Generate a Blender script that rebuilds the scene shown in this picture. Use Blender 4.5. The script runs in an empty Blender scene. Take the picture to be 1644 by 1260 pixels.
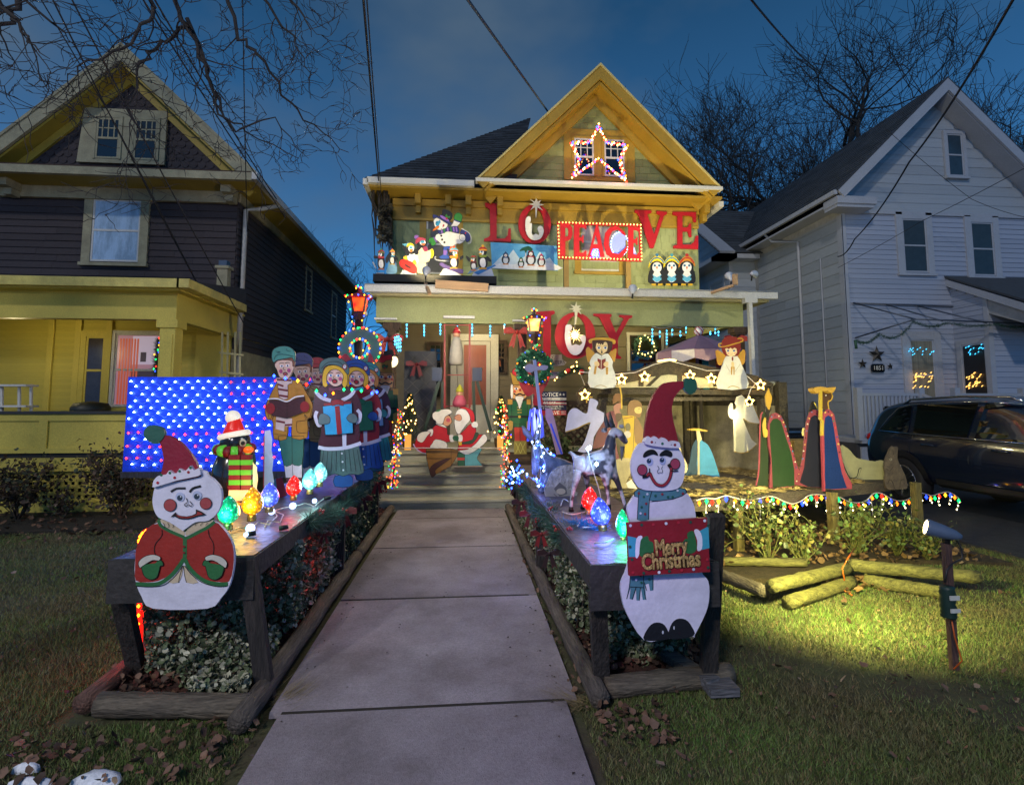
import bpy, bmesh, math, random
from mathutils import Vector, Matrix, geometry, noise, Euler
R=math.radians
random.seed(7)
sc=bpy.context.scene
col=sc.collection
# ---------------------------------------------------------------- camera
F=870.; HOR=650.; PIT=R(5); CYP=HOR-F*math.tan(PIT); YAW=math.atan(77*math.cos(PIT)/F)
EYE=Vector((0,0,1.55))
cam_d=bpy.data.cameras.new('camera'); cam=bpy.data.objects.new('camera',cam_d); col.objects.link(cam)
cam.location=EYE; cam.rotation_euler=(R(90)+PIT,0,-YAW)
cam_d.sensor_width=36; cam_d.lens=36*F/1644; cam_d.shift_y=-(630-CYP)/1644
cam_d.clip_start=.05; cam_d.clip_end=600
sc.camera=cam
RM=Euler((R(90)+PIT,0,-YAW)).to_matrix()
# ---------------------------------------------------------------- dusk sky
W=bpy.data.worlds.new('World'); sc.world=W; W.use_nodes=True
nt=W.node_tree; N=nt.nodes; L=nt.links; N.clear()
out=N.new('ShaderNodeOutputWorld'); bg=N.new('ShaderNodeBackground'); L.new(bg.outputs[0],out.inputs[0])
tc=N.new('ShaderNodeTexCoord'); sep=N.new('ShaderNodeSeparateXYZ'); L.new(tc.outputs['Generated'],sep.inputs[0])
ramp=N.new('ShaderNodeValToRGB'); L.new(sep.outputs[2],ramp.inputs[0])
el=ramp.color_ramp.elements
el[0].position=0; el[0].color=(.038,.25,.60,1)
el[1].position=1; el[1].color=(.007,.033,.085,1)
for p_,c_ in((.20,(.028,.170,.41,1)),(.38,(.021,.092,.225,1)),(.60,(.011,.050,.120,1))):
    e=el.new(p_); e.color=c_
mp=N.new('ShaderNodeMapping'); L.new(tc.outputs['Generated'],mp.inputs[0]); mp.inputs['Scale'].default_value=(1.3,1.3,2.4); mp.inputs['Location'].default_value=(.35,.1,.2)
nz=N.new('ShaderNodeTexNoise'); L.new(mp.outputs[0],nz.inputs[0]); nz.inputs['Scale'].default_value=1.5; nz.inputs['Detail'].default_value=5; nz.inputs['Roughness'].default_value=.5
r2=N.new('ShaderNodeValToRGB'); L.new(nz.outputs[0],r2.inputs[0]); r2.color_ramp.elements[0].position=.40; r2.color_ramp.elements[1].position=.66
# clouds thin out towards the horizon
m2=N.new('ShaderNodeMapRange'); L.new(sep.outputs[2],m2.inputs[0]); m2.inputs[1].default_value=.12; m2.inputs[2].default_value=.42
mm=N.new('ShaderNodeMath'); mm.operation='MULTIPLY'; L.new(r2.outputs[0],mm.inputs[0]); L.new(m2.outputs[0],mm.inputs[1])
mix=N.new('ShaderNodeMix'); mix.data_type='RGBA'; L.new(mm.outputs[0],mix.inputs[0]); L.new(ramp.outputs[0],mix.inputs[6]); mix.inputs[7].default_value=(.062,.098,.145,1)
L.new(mix.outputs[2],bg.inputs[0]); bg.inputs[1].default_value=1.0
# ---------------------------------------------------------------- street light falling from the road side
sd=bpy.data.lights.new('street_light','SUN'); sd.energy=.50; sd.angle=R(3); sd.color=(1,.93,.86)
so=bpy.data.objects.new('street_light',sd); col.objects.link(so)
so.rotation_euler=Vector((.55,1,-.72)).to_track_quat('-Z','Y').to_euler()
def spot(name,loc,to,e,ang,colr,blend=.6,rad=.06):
    d=bpy.data.lights.new(name,'SPOT'); d.energy=e; d.spot_size=R(ang); d.spot_blend=blend; d.color=colr; d.shadow_soft_size=rad
    o=bpy.data.objects.new(name,d); col.objects.link(o); o.location=loc
    o.rotation_euler=(Vector(to)-Vector(loc)).to_track_quat('-Z','Y').to_euler(); return o
def point(name,loc,e,colr,rad=.05):
    d=bpy.data.lights.new(name,'POINT'); d.energy=e; d.color=colr; d.shadow_soft_size=rad
    o=bpy.data.objects.new(name,d); col.objects.link(o); o.location=loc; return o
point('street_lamp',(-2.6,-3.4,5.2),640,(.97,.92,1),.35)
sc.view_settings.view_transform='Standard'; sc.view_settings.look='None'; sc.view_settings.exposure=.45; sc.view_settings.gamma=1
sc.cycles.use_denoising=True; sc.cycles.max_bounces=5; sc.cycles.diffuse_bounces=3; sc.cycles.glossy_bounces=3
sc.cycles.sample_clamp_indirect=2.5; sc.cycles.sample_clamp_direct=0; sc.cycles.use_light_tree=True
# ---------------------------------------------------------------- pixel -> place in the world
def ray(px,py): return RM@Vector(((px-822)/F,-(py-CYP)/F,-1))
def P(px,py,Y): d=ray(px,py); return EYE+d*(Y/d.y)
def G(px,py,z=0.): d=ray(px,py); return EYE+d*((z-1.55)/d.z)
def PX(px,py,X): d=ray(px,py); return EYE+d*(X/d.x)
# ---------------------------------------------------------------- materials
def lin(h):
    h=h.lstrip('#'); return tuple(((int(h[i:i+2],16)/255+.055)/1.055)**2.4 if int(h[i:i+2],16)>10 else int(h[i:i+2],16)/255/12.92 for i in(0,2,4))+(1,)
MATS={}
def mat(name,c,rough=.6,var=.15,scale=6.,bump=.0,bscale=40.,stretch=(1,1,1),metal=0.,c2=None,spec=.5,island=0.,coat=0.,detail=4,obj=0.,grit=.16,gs=70.,tight=.18):
    """procedural surface: base colour broken up by noise, dirt and per-piece variation"""
    if name in MATS: return MATS[name]
    m=bpy.data.materials.new(name); m.use_nodes=True; t=m.node_tree; b=t.nodes['Principled BSDF']
    if isinstance(c,str): c=lin(c)
    if isinstance(c2,str): c2=lin(c2)
    co=t.nodes.new('ShaderNodeTexCoord'); ma=t.nodes.new('ShaderNodeMapping'); t.links.new(co.outputs['Object'],ma.inputs[0]); ma.inputs['Scale'].default_value=stretch
    n=t.nodes.new('ShaderNodeTexNoise'); n.inputs['Scale'].default_value=scale; n.inputs['Detail'].default_value=detail; n.inputs['Roughness'].default_value=.65; t.links.new(ma.outputs[0],n.inputs[0])
    cc=c2 or tuple(v*(1-var*2) for v in c[:3])+(1,)
    rr=t.nodes.new('ShaderNodeValToRGB'); rr.color_ramp.elements[0].position=.5-tight; rr.color_ramp.elements[1].position=.5+tight
    rr.color_ramp.elements[0].color=cc if c2 else tuple(min(1,v*(1-var)) for v in c[:3])+(1,)
    rr.color_ramp.elements[1].color=c if c2 else tuple(min(1,v*(1+var)) for v in c[:3])+(1,)
    t.links.new(n.outputs[0],rr.inputs[0]); src=rr.outputs[0]
    if grit:
        n3=t.nodes.new('ShaderNodeTexNoise'); n3.inputs['Scale'].default_value=gs; n3.inputs['Detail'].default_value=8; n3.inputs['Roughness'].default_value=.75; t.links.new(ma.outputs[0],n3.inputs[0])
        h3=t.nodes.new('ShaderNodeHueSaturation'); mr3=t.nodes.new('ShaderNodeMapRange'); mr3.inputs[1].default_value=.33; mr3.inputs[2].default_value=.67; mr3.inputs[3].default_value=1-grit*1.6; mr3.inputs[4].default_value=1+grit
        t.links.new(n3.outputs[0],mr3.inputs[0]); t.links.new(mr3.outputs[0],h3.inputs['Value']); t.links.new(src,h3.inputs['Color']); src=h3.outputs[0]
    if island or obj:
        if island: g=t.nodes.new('ShaderNodeNewGeometry'); rnd=g.outputs['Random Per Island']; k=island
        else: g=t.nodes.new('ShaderNodeObjectInfo'); rnd=g.outputs['Random']; k=obj
        h=t.nodes.new('ShaderNodeHueSaturation'); mr=t.nodes.new('ShaderNodeMapRange'); mr.inputs[3].default_value=1-k; mr.inputs[4].default_value=1+k
        t.links.new(rnd,mr.inputs[0]); t.links.new(mr.outputs[0],h.inputs['Value']); t.links.new(src,h.inputs['Color']); src=h.outputs[0]
    t.links.new(src,b.inputs['Base Color'])
    b.inputs['Roughness'].default_value=rough; b.inputs['Metallic'].default_value=metal; b.inputs['Specular IOR Level'].default_value=spec; b.inputs['Coat Weight'].default_value=coat
    if bump:
        n2=t.nodes.new('ShaderNodeTexNoise'); n2.inputs['Scale'].default_value=bscale; n2.inputs['Detail'].default_value=6; t.links.new(ma.outputs[0],n2.inputs[0])
        bp=t.nodes.new('ShaderNodeBump'); bp.inputs['Strength'].default_value=bump; bp.inputs['Distance'].default_value=.02; t.links.new(n2.outputs[0],bp.inputs['Height']); t.links.new(bp.outputs[0],b.inputs['Normal'])
    MATS[name]=m; return m
def paint(h,rough=.5):
    return mat('paint_'+h.lstrip('#'),h,rough,.13,7,.12,60,detail=9,grit=.045,gs=20)
def emit(h,s,name=None,sample=True):
    k='glow_%s_%s'%(h.lstrip('#'),s)
    if k in MATS: return MATS[k]
    m=bpy.data.materials.new(k); m.use_nodes=True; b=m.node_tree.nodes['Principled BSDF']; c=lin(h)
    b.inputs['Base Color'].default_value=c; b.inputs['Emission Color'].default_value=c; b.inputs['Emission Strength'].default_value=s; b.inputs['Roughness'].default_value=.3
    if not sample: m.cycles.emission_sampling='NONE'
    MATS[k]=m; return m
def glass(name,c,rough=.03):
    if name in MATS: return MATS[name]
    m=bpy.data.materials.new(name); m.use_nodes=True; b=m.node_tree.nodes['Principled BSDF']
    b.inputs['Base Color'].default_value=lin(c); b.inputs['Roughness'].default_value=rough; b.inputs['Specular IOR Level'].default_value=1.; b.inputs['Coat Weight'].default_value=.6; b.inputs['Coat Roughness'].default_value=.02
    MATS[name]=m; return m
# ---------------------------------------------------------------- objects
def setp(o,label=None,cat=None,group=None,kind=None):
    if label: o['label']=label
    if cat: o['category']=cat
    if group: o['group']=group
    if kind: o['kind']=kind
    return o
def thing(name,label,cat,loc=(0,0,0),group=None):
    o=bpy.data.objects.new(name,None); o.empty_display_size=.2; col.objects.link(o); o.location=loc; o['_org']=tuple(loc)
    return setp(o,label,cat,group)
def org(o):
    return Vector(o['_org']) if o is not None and '_org' in o else Vector((0,0,0))
class MB:
    def __init__(s): s.v=[]; s.f=[]; s.m=[]; s.mats=[]; s.cur=0; s.sm=[]
    def use(s,m):
        if m not in s.mats: s.mats.append(m)
        s.cur=s.mats.index(m); return s
    def add(s,vs,fs,smooth=False):
        b=len(s.v); s.v+= [tuple(v) for v in vs]; s.f+=[tuple(b+i for i in f) for f in fs]; s.m+=[s.cur]*len(fs); s.sm+=[smooth]*len(fs); return s
    def box(s,x0,x1,y0,y1,z0,z1):
        vs=[(x,y,z) for x in(x0,x1) for y in(y0,y1) for z in(z0,z1)]
        return s.add(vs,[(0,1,3,2),(4,6,7,5),(0,4,5,1),(2,3,7,6),(0,2,6,4),(1,5,7,3)])
    def bar(s,a,b,w,h,up=(0,0,1)):
        a=Vector(a); b=Vector(b); d=(b-a).normalized(); u=Vector(up); r=d.cross(u)
        if r.length<1e-4: r=d.cross(Vector((0,1,0)))
        r.normalize(); u=r.cross(d).normalized(); r=r*w/2; u=u*h/2
        vs=[p+sx*r+su*u for p in(a,b) for sx in(-1,1) for su in(-1,1)]
        return s.add(vs,[(0,1,3,2),(4,6,7,5),(0,4,5,1),(2,3,7,6),(0,2,6,4),(1,5,7,3)])
    def tube(s,pts,r,n=6,cap=True,smooth=True):
        pts=[Vector(p) for p in pts]; rs=r if isinstance(r,(list,tuple)) else [r]*len(pts)
        vs=[]; fs=[]; pr=None
        for i,p in enumerate(pts):
            d=(pts[min(i+1,len(pts)-1)]-pts[max(i-1,0)])
            d=d.normalized() if d.length>1e-9 else Vector((0,0,1))
            if pr is None: a=d.orthogonal().normalized()
            else:
                a=pr-d*pr.dot(d); a=a.normalized() if a.length>1e-6 else d.orthogonal().normalized()
            pr=a; b=d.cross(a)
            for k in range(n):
                t=2*math.pi*k/n; vs.append(p+(a*math.cos(t)+b*math.sin(t))*rs[i])
        for i in range(len(pts)-1):
            for k in range(n): fs.append((i*n+k,i*n+(k+1)%n,(i+1)*n+(k+1)%n,(i+1)*n+k))
        if cap: fs+= [tuple(range(n))[::-1],tuple((len(pts)-1)*n+k for k in range(n))]
        return s.add(vs,fs,smooth)
    def prism(s,pts,d):
        """planar polygon (list of 3d points) extruded along vector d"""
        pts=[Vector(p) for p in pts]; d=Vector(d); n=len(pts)
        tri=geometry.tessellate_polygon([pts])
        fs=[tuple(t) for t in tri]+[tuple(i+n for i in reversed(t)) for t in tri]+[(i,(i+1)%n,(i+1)%n+n,i+n) for i in range(n)]
        return s.add(pts+[p+d for p in pts],fs)
    def quad(s,a,b,c,d): return s.add([a,b,c,d],[(0,1,2,3)])
    def lathe(s,c,prof,n=16,smooth=True,axis=None):
        c=Vector(c); vs=[]; fs=[]; q=Vector((0,0,1)).rotation_difference(Vector(axis)).to_matrix() if axis else Matrix.Identity(3)
        for r_,z_ in prof:
            for k in range(n):
                t=2*math.pi*k/n; vs.append(c+q@Vector((r_*math.cos(t),r_*math.sin(t),z_)))
        for i in range(len(prof)-1):
            for k in range(n): fs.append((i*n+k,i*n+(k+1)%n,(i+1)*n+(k+1)%n,(i+1)*n+k))
        fs+= [tuple(range(n))[::-1],tuple((len(prof)-1)*n+k for k in range(n))]
        return s.add(vs,fs,smooth)
    def ball(s,c,r,n=10,m=6,sc_=(1,1,1)):
        c=Vector(c); prof=[]
        vs=[];fs=[]
        for i in range(m+1):
            a=math.pi*i/m
            for k in range(n):
                t=2*math.pi*k/n; vs.append(c+Vector((r*math.sin(a)*math.cos(t)*sc_[0],r*math.sin(a)*math.sin(t)*sc_[1],r*math.cos(a)*sc_[2])))
        for i in range(m):
            for k in range(n): fs.append((i*n+k,i*n+(k+1)%n,(i+1)*n+(k+1)%n,(i+1)*n+k))
        return s.add(vs,fs,True)
    def build(s,name,parent=None,m=None,label=None,cat=None,group=None,kind=None,shift=None):
        if m is not None and not s.mats: s.mats=[m]
        o_=org(parent) if shift is None else Vector(shift)
        me=bpy.data.meshes.new(name); me.from_pydata([(x-o_.x,y-o_.y,z-o_.z) for x,y,z in s.v],[],s.f)
        for q in s.mats: me.materials.append(q)
        me.polygons.foreach_set('material_index',s.m); me.polygons.foreach_set('use_smooth',s.sm)
        bm=bmesh.new(); bm.from_mesh(me); bmesh.ops.recalc_face_normals(bm,faces=bm.faces); bm.to_mesh(me); bm.free()
        o=bpy.data.objects.new(name,me); col.objects.link(o)
        if parent is not None: o.parent=parent; o['_org']=tuple(o_)
        return setp(o,label,cat,group,kind)
def mb(m): return MB().use(m)
SH={}
def shared(key,fn):
    if key not in SH:
        b=fn(); me=bpy.data.meshes.new(key); me.from_pydata(b.v,[],b.f)
        for q in b.mats: me.materials.append(q)
        me.polygons.foreach_set('material_index',b.m); me.polygons.foreach_set('use_smooth',b.sm)
        bm=bmesh.new(); bm.from_mesh(me); bmesh.ops.recalc_face_normals(bm,faces=bm.faces); bm.to_mesh(me); bm.free()
        SH[key]=me
    return SH[key]
def inst(name,me,parent,loc,rot=(0,0,0),scale=(1,1,1),label=None,cat=None,group=None):
    o=bpy.data.objects.new(name,me); col.objects.link(o)
    o.location=Vector(loc)-org(parent); o.rotation_euler=rot; o.scale=scale
    if parent is not None: o.parent=parent
    return setp(o,label,cat,group)
# ---------------------------------------------------------------- painted plywood cut-outs
def smooth_pts(pts,closed=True,k=4):
    """Catmull-Rom through the traced points"""
    n=len(pts); o=[]
    rng=range(n) if closed else range(n-1)
    for i in rng:
        g=lambda j:(pts[j%n] if closed else pts[max(0,min(n-1,j))])
        p0,p1,p2,p3=g(i-1),g(i),g(i+1),g(i+2)
        for q in range(k):
            t=q/k
            o.append(tuple(.5*((2*p1[a])+(-p0[a]+p2[a])*t+(2*p0[a]-5*p1[a]+4*p2[a]-p3[a])*t*t+(-p0[a]+3*p1[a]-3*p2[a]+p3[a])*t**3) for a in(0,1)))
    if not closed: o.append(tuple(pts[-1]))
    return o
class Cut:
    def __init__(s,name,label,cat,anchor,Y,fr=(0,0,1),ang=0,group=None,t=.018,th=None,parent=None,pname=None):
        s.fr=fr; s.px=lambda x,y:(fr[0]+x*fr[2],fr[1]+y*fr[2])
        ax,ay=s.px(*anchor); s.o=P(ax,ay,Y)
        s.u=Vector((math.cos(ang),math.sin(ang),0)); s.n=Vector((math.sin(ang),-math.cos(ang),0)); s.t=t
        s.root=thing(name,label,cat,tuple(s.o),group) if parent is None else parent
        s.b=MB(); s.pn=pname or 'board'; s.lay=0; s.base=0.; s.nb=0; s.ol=0
    def to(s,x,y,off=0.):
        d=ray(*s.px(x,y)); t=(s.o-EYE).dot(s.n)/d.dot(s.n); return EYE+d*t+s.n*off
    def sz(s,r): # length of r frame units at the board
        return r*s.fr[2]*((s.o-EYE).length)/F
    def part(s,name):
        s.flush(); s.pn=name; return s
    def flush(s):
        if s.b.v: s.last=s.b.build(s.pn,s.root)
        s.b=MB()
    def _tess(s,loops,off,back=None):
        L3=[[s.to(x,y,off) for x,y in lp] for lp in loops]
        # tessellate in 2D so that holes work
        L2=[[Vector(((p-s.o).dot(s.u),p.z,0)) for p in lp] for lp in L3]
        tri=geometry.tessellate_polygon(L2); vs=[p for lp in L3 for p in lp]; n=len(vs)
        if back is None: s.b.add(vs,[tuple(t) for t in tri]); return
        bk=[p-s.n*back for p in vs]
        fs=[tuple(t) for t in tri]+[tuple(i+n for i in reversed(t)) for t in tri]
        b0=0
        for lp in loops:
            m=len(lp); fs+=[(b0+i,b0+(i+1)%m,b0+(i+1)%m+n,b0+i+n) for i in range(m)]; b0+=m
        s.b.add(vs+bk,fs)
    def board(s,c,pts,sm=4,holes=(),t=None,off=0.):
        if s.b.v: s.flush()
        s.b.use(paint(c) if isinstance(c,str) else c); off+=.0007*s.nb; s.nb+=1; s.base=off; s.lay=0
        P_=lambda q: smooth_pts(q,k=sm) if sm else q
        s._tess([P_(pts)]+[P_(h) for h in holes],off,t or s.t)
        if s.ol: s.line('#14100f',P_(pts),s.ol,0,True)
        return s
    def poly(s,c,pts,sm=4,holes=(),z=None):
        s.lay+=1; s.b.use(paint(c) if isinstance(c,str) else c)
        P_=lambda q: smooth_pts(q,k=sm) if sm else q
        s._tess([P_(pts)]+[P_(h) for h in holes],s.base+.0006+.0003*s.lay)
        if s.ol and len(pts)>4: s.line('#14100f',P_(pts),s.ol*.8,0,True)
        return s
    def ell(s,c,cx,cy,rx,ry=None,a=0,n=14,board=False,z=None):
        ry=ry or rx; a=R(a); pts=[(cx+rx*math.cos(t)*math.cos(a)-ry*math.sin(t)*math.sin(a),cy+rx*math.cos(t)*math.sin(a)+ry*math.sin(t)*math.cos(a)) for t in [2*math.pi*i/n for i in range(n)]]
        k,s.ol=s.ol,0; (s.board(c,pts,0) if board else s.poly(c,pts,0,z=z)); s.ol=k; return s
    def line(s,c,pts,w=3,sm=4,closed=False):
        s.lay+=1; s.b.use(paint(c) if isinstance(c,str) else c)
        q=smooth_pts(pts,closed,sm) if sm and len(pts)>2 else list(pts)
        if closed: q.append(q[0])
        off=s.base+.0006+.0003*s.lay; vs=[]
        for i,p in enumerate(q):
            a=q[max(0,i-1)]; b=q[min(len(q)-1,i+1)]; dx,dy=b[0]-a[0],b[1]-a[1]; l=math.hypot(dx,dy) or 1; nx,ny=-dy/l*w/2,dx/l*w/2
            vs+=[s.to(p[0]+nx,p[1]+ny,off),s.to(p[0]-nx,p[1]-ny,off)]
        s.b.add(vs,[(2*i,2*i+1,2*i+3,2*i+2) for i in range(len(q)-1)]); return s
    def end(s): s.flush(); return s.root
def text_mesh(txt,m,size=1.,ext=.002,bev=0.):
    cu=bpy.data.curves.new('lettering','FONT'); cu.body=txt; cu.size=size; cu.extrude=ext; cu.bevel_depth=bev; cu.align_x='CENTER'; cu.align_y='CENTER'; cu.resolution_u=3
    o=bpy.data.objects.new('lettering',cu); col.objects.link(o)
    dg=bpy.context.evaluated_depsgraph_get(); me=bpy.data.meshes.new_from_object(o.evaluated_get(dg)); col.objects.unlink(o); bpy.data.objects.remove(o)
    me.materials.clear(); me.materials.append(m); return me
def lettering(txt,m,parent,loc,size,ang=0,sx=1.,ext=.002,bev=0.,tilt=0.,name='lettering'):
    o=bpy.data.objects.new(name,text_mesh(txt,m,size,ext,bev)); col.objects.link(o); o.parent=parent; o.location=Vector(loc)-org(parent)
    o.rotation_euler=(Matrix.Rotation(ang,3,'Z')@Matrix.Rotation(R(90),3,'X')@Matrix.Rotation(tilt,3,'Z')).to_euler(); o.scale=(sx,1,1); return o
# light bulbs: one tiny glowing mesh per colour, shared by every string
BC={'red':('#ff2010',7),'green':('#10e060',5),'blue':('#2040ff',10),'yellow':('#ffb020',6),'orange':('#ff7010',6),'white':('#ffe9b0',9),'cool':('#a4d4ff',12),'net':('#9cc8ff',20),'cyan':('#40c8ff',6),'amber':('#ffc060',9)}
def bulb_mesh(c,r=.011,st=None):
    h,s_=BC[c]; s_=st or s_
    def f():
        b=mb(emit(h,s_)); n=5; vs=[(0,0,1.5*r)]+[(r*math.cos(2*math.pi*k/n),r*math.sin(2*math.pi*k/n),.25*r) for k in range(n)]+[(0,0,-r if c!='net' else -.1*r)]
        b.add(vs,[(0,1+k,1+(k+1)%n) for k in range(n)]+[(6,1+(k+1)%n,1+k) for k in range(n)]); return b
    return shared('bulb_%s_%s_%s'%(c,r,s_),f)
def catenary(a,b,sag,n=10):
    a=Vector(a); b=Vector(b); return [a.lerp(b,i/n)-Vector((0,0,4*sag*(i/n)*(1-i/n))) for i in range(n+1)]
# ================================================================ SETTING
m_soil=mat('soil',(.07,.085,.03,1),.95,.35,3,.6,30,c2=(.05,.04,.026,1))
def gz(x,y): return .02*noise.noise(Vector((x*.5,y*.5,0)))-.018
b=mb(m_soil)
gx=[-200,-60,-25]+[-14+i*.6 for i in range(38)]+[12,25,60,200]; gy=[-60,-20,-6]+[-1+i*.6 for i in range(22)]+[14,20,30,60,150,400]
vs=[(x,y,gz(x,y)) for x in gx for y in gy]; ny=len(gy)
b.add(vs,[(i*ny+j,(i+1)*ny+j,(i+1)*ny+j+1,i*ny+j+1) for i in range(len(gx)-1) for j in range(ny-1)],True)
ground=b.build('ground',kind='structure')
m_conc=mat('concrete',(.33,.30,.335,1),.8,.17,1.3,.5,160,c2=(.19,.165,.18,1),detail=12,obj=.10,grit=.15,gs=60,tight=.12)
path=thing('front_path',None,None,(0,0,0)); path['kind']='structure'
js=[-1.7,-.15,1.36,2.92,4.49,6.03,7.54,8.19]
for i in range(len(js)-1):
    y0,y1=js[i]+.013,js[i+1]-.013
    x0=-.955 if i>2 else -.90; x1=.60 if i>2 else .54
    def slab(y0=y0,y1=y1):
        b=mb(m_conc); e=.003
        vs=[(x0,y0,0),(x1,y0,0),(x1,y1,0),(x0,y1,0),(x0+e,y0+e,.03),(x1-e,y0+e,.03),(x1-e,y1-e,.03),(x0+e,y1-e,.03)]
        return b.add(vs,[(4,5,6,7),(0,1,5,4),(1,2,6,5),(2,3,7,6),(3,0,4,7)])
    s=slab().build('paving_slab',path); s.location.z=random.uniform(-.003,.002); s.rotation_euler.z=0
mb(mat('joint_dirt',(.02,.018,.014,1),.95)).box(-.892,.532,-1.69,8.19,-.02,.0265).build('joint_fill',path)
m_asph=mat('asphalt',(.035,.037,.043,1),.75,.3,9,.6,160)
mb(m_asph).box(5.6,9.15,-20,30,-.03,.018).build('driveway',kind='structure')
mb(m_conc).box(-14,14,-3.4,-1.75,-.03,.03).build('pavement',kind='structure')
mb(m_asph).box(-200,200,-14,-4.4,-.03,.0).build('road',kind='structure')
# snow patches bottom left
m_snow=mat('snow',(.75,.8,.88,1),.5,.08,6,.3,30)
def blob(cx,cy,rx,ry,h,seed,m,z0=.0):
    rnd=random.Random(seed); b=mb(m); n=18; rs=[1+rnd.uniform(-.25,.25) for _ in range(n)]
    vs=[(cx,cy,z0+h)]
    for k,(f,z) in enumerate(((.55,.85),(.88,.5),(1,-.3))):
        vs+=[(cx+rx*f*rs[i]*math.cos(2*math.pi*i/n),cy+ry*f*rs[i]*math.sin(2*math.pi*i/n),z0+h*z) for i in range(n)]
    fs=[(0,1+i,1+(i+1)%n) for i in range(n)]
    for r_ in range(2): fs+=[(1+r_*n+i,1+(r_+1)*n+i,1+(r_+1)*n+(i+1)%n,1+r_*n+(i+1)%n) for i in range(n)]
    return b.add(vs,fs,True)
for i,(px,py,rx,ry,lb) in enumerate(((155,1248,.085,.05,'larger patch of old snow on the lawn, nearest the path'),(42,1232,.05,.017,'small thin sliver of snow above the other snow patches'),(45,1256,.08,.02,'low snow patch at the very corner of the lawn'))):
    g=G(px,py,.02); setp(blob(g.x,g.y,rx,ry,.03,i,m_snow,.012).build('snow_patch'),lb,'snow','snow patches on the lawn')
# beds of mulch beside the path
m_mulch=mat('mulch',(.075,.028,.018,1),.95,.4,14,1,60,c2=(.022,.012,.010,1))
rd_=random.Random(8); b=mb(mat('debris',(.06,.045,.04,1),.9,.3,30,island=.6))
for i in range(260):
    x=rd_.choice([rd_.uniform(-.93,.55),rd_.gauss(-.86,.05),rd_.gauss(.50,.05)]); y=rd_.uniform(.9,8.1); a=rd_.uniform(0,3.1); l=rd_.uniform(.003,.013); w=l*rd_.uniform(.25,.8)
    if -.95<x<.57: c_,s_=math.cos(a),math.sin(a); b.add([(x+l*c_,y+l*s_,.032),(x-w*s_,y+w*c_,.034),(x-l*c_,y-l*s_,.032),(x+w*s_,y-w*c_,.037)],[(0,1,2,3)])
b.build('path_debris',kind='stuff')
def sheet(name,pts,z,m,kind='structure'):
    return mb(m).prism([(x,y,-.02) for x,y in pts],(0,0,z+.02)).build(name,kind=kind)
sheet('planting_bed',[(-1.98,3.2),(-1.08,3.2),(-1.08,8.3),(-1.98,8.3)],.035,m_mulch)
sheet('planting_bed',[(.72,3.25),(1.5,3.25),(1.5,8.3),(.72,8.3)],.035,m_mulch)
sheet('planting_bed',[(1.55,4.7),(2.7,4.7),(3.8,5.25),(5.3,4.95),(5.3,8.6),(1.55,8.6)],.03,mat('bed_soil',(.05,.036,.02,1),.95,.4,12,1,60))
sheet('planting_bed',[(-11,7.0),(-2.3,7.3),(-2.3,9.0),(-11,8.7)],.03,mat('dark_soil',(.028,.024,.018,1),.95,.4,12,1,60))
def wood(name,c,c2,st=(1,8,8)): return mat(name,c,.75,.2,2.5,.8,9,st,c2=c2,detail=9,grit=.35,gs=12)
m_log=wood('weathered_log',(.15,.125,.10,1),(.035,.028,.024,1),(8,1,8)); m_logx=wood('weathered_log_across',(.17,.14,.10,1),(.055,.045,.035,1),(1,8,8))
m_loggreen=wood('yellow_green_log',(.24,.23,.07,1),(.05,.048,.018,1),(.8,14,14))  # yellow-green tone for the rose bed timbers
def log(a,b_,r,m,label,group,seed=0):
    a=Vector(a); b_=Vector(b_); n=14; rnd=random.Random(seed)
    pts=[a.lerp(b_,i/n)+Vector((rnd.uniform(-.004,.004),0,rnd.uniform(-.004,.004))) for i in range(n+1)]
    o=mb(m).tube(pts,[r*(1+rnd.uniform(-.03,.03)) for _ in pts],11).build('landscape_timber',shift=tuple(a)); o.location=a; return setp(o,label,'log',group)
gl='round timbers edging the front beds'
log((-1.04,2.78,.065),(-1.04,5.6,.065),.055,m_log,'nearer grey log edging the path under the jacketed snowman table',gl,1)
log((-1.04,5.62,.06),(-1.04,8.15,.06),.052,m_log,'grey log continuing the path edge up to the porch steps, snowman-jacket side',gl,2)
log((-1.80,3.02,.06),(-1.05,2.94,.06),.058,m_logx,'short log lying across the front of the bed below the jacketed snowman',gl,3)
log((-1.89,3.04,.06),(-1.98,7.2,.07),.055,wood('reddish_log',(.19,.10,.075,1),(.07,.035,.025,1),(8,1,8)),'reddish log along the lawn side of the jacketed snowman bed',gl,4)
log((.70,2.85,.06),(.66,5.7,.06),.052,m_log,'nearer grey log edging the path below the Merry Christmas snowman side',gl,5)
log((.66,5.72,.055),(.66,8.15,.055),.048,m_log,'far thin log edging the path on the donkey side up to the steps',gl,6)
log((.76,2.98,.05),(1.50,3.06,.05),.06,m_logx,'short log across the front of the bed under the Merry Christmas snowman',gl,7)
a1,a2,a3=G(1238,948,.14),G(1362,912,.14),G(1572,928,.14)
gy_='split log border round the rose bed'
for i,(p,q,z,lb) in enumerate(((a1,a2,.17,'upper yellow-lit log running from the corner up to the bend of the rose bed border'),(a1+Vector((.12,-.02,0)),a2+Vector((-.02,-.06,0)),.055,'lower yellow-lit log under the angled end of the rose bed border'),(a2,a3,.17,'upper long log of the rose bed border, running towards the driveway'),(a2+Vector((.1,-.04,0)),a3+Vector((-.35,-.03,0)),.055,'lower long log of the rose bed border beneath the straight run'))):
    log((p.x,p.y,z),(q.x,q.y,z*.85),.052,m_loggreen,lb,gy_,20+i)
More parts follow.
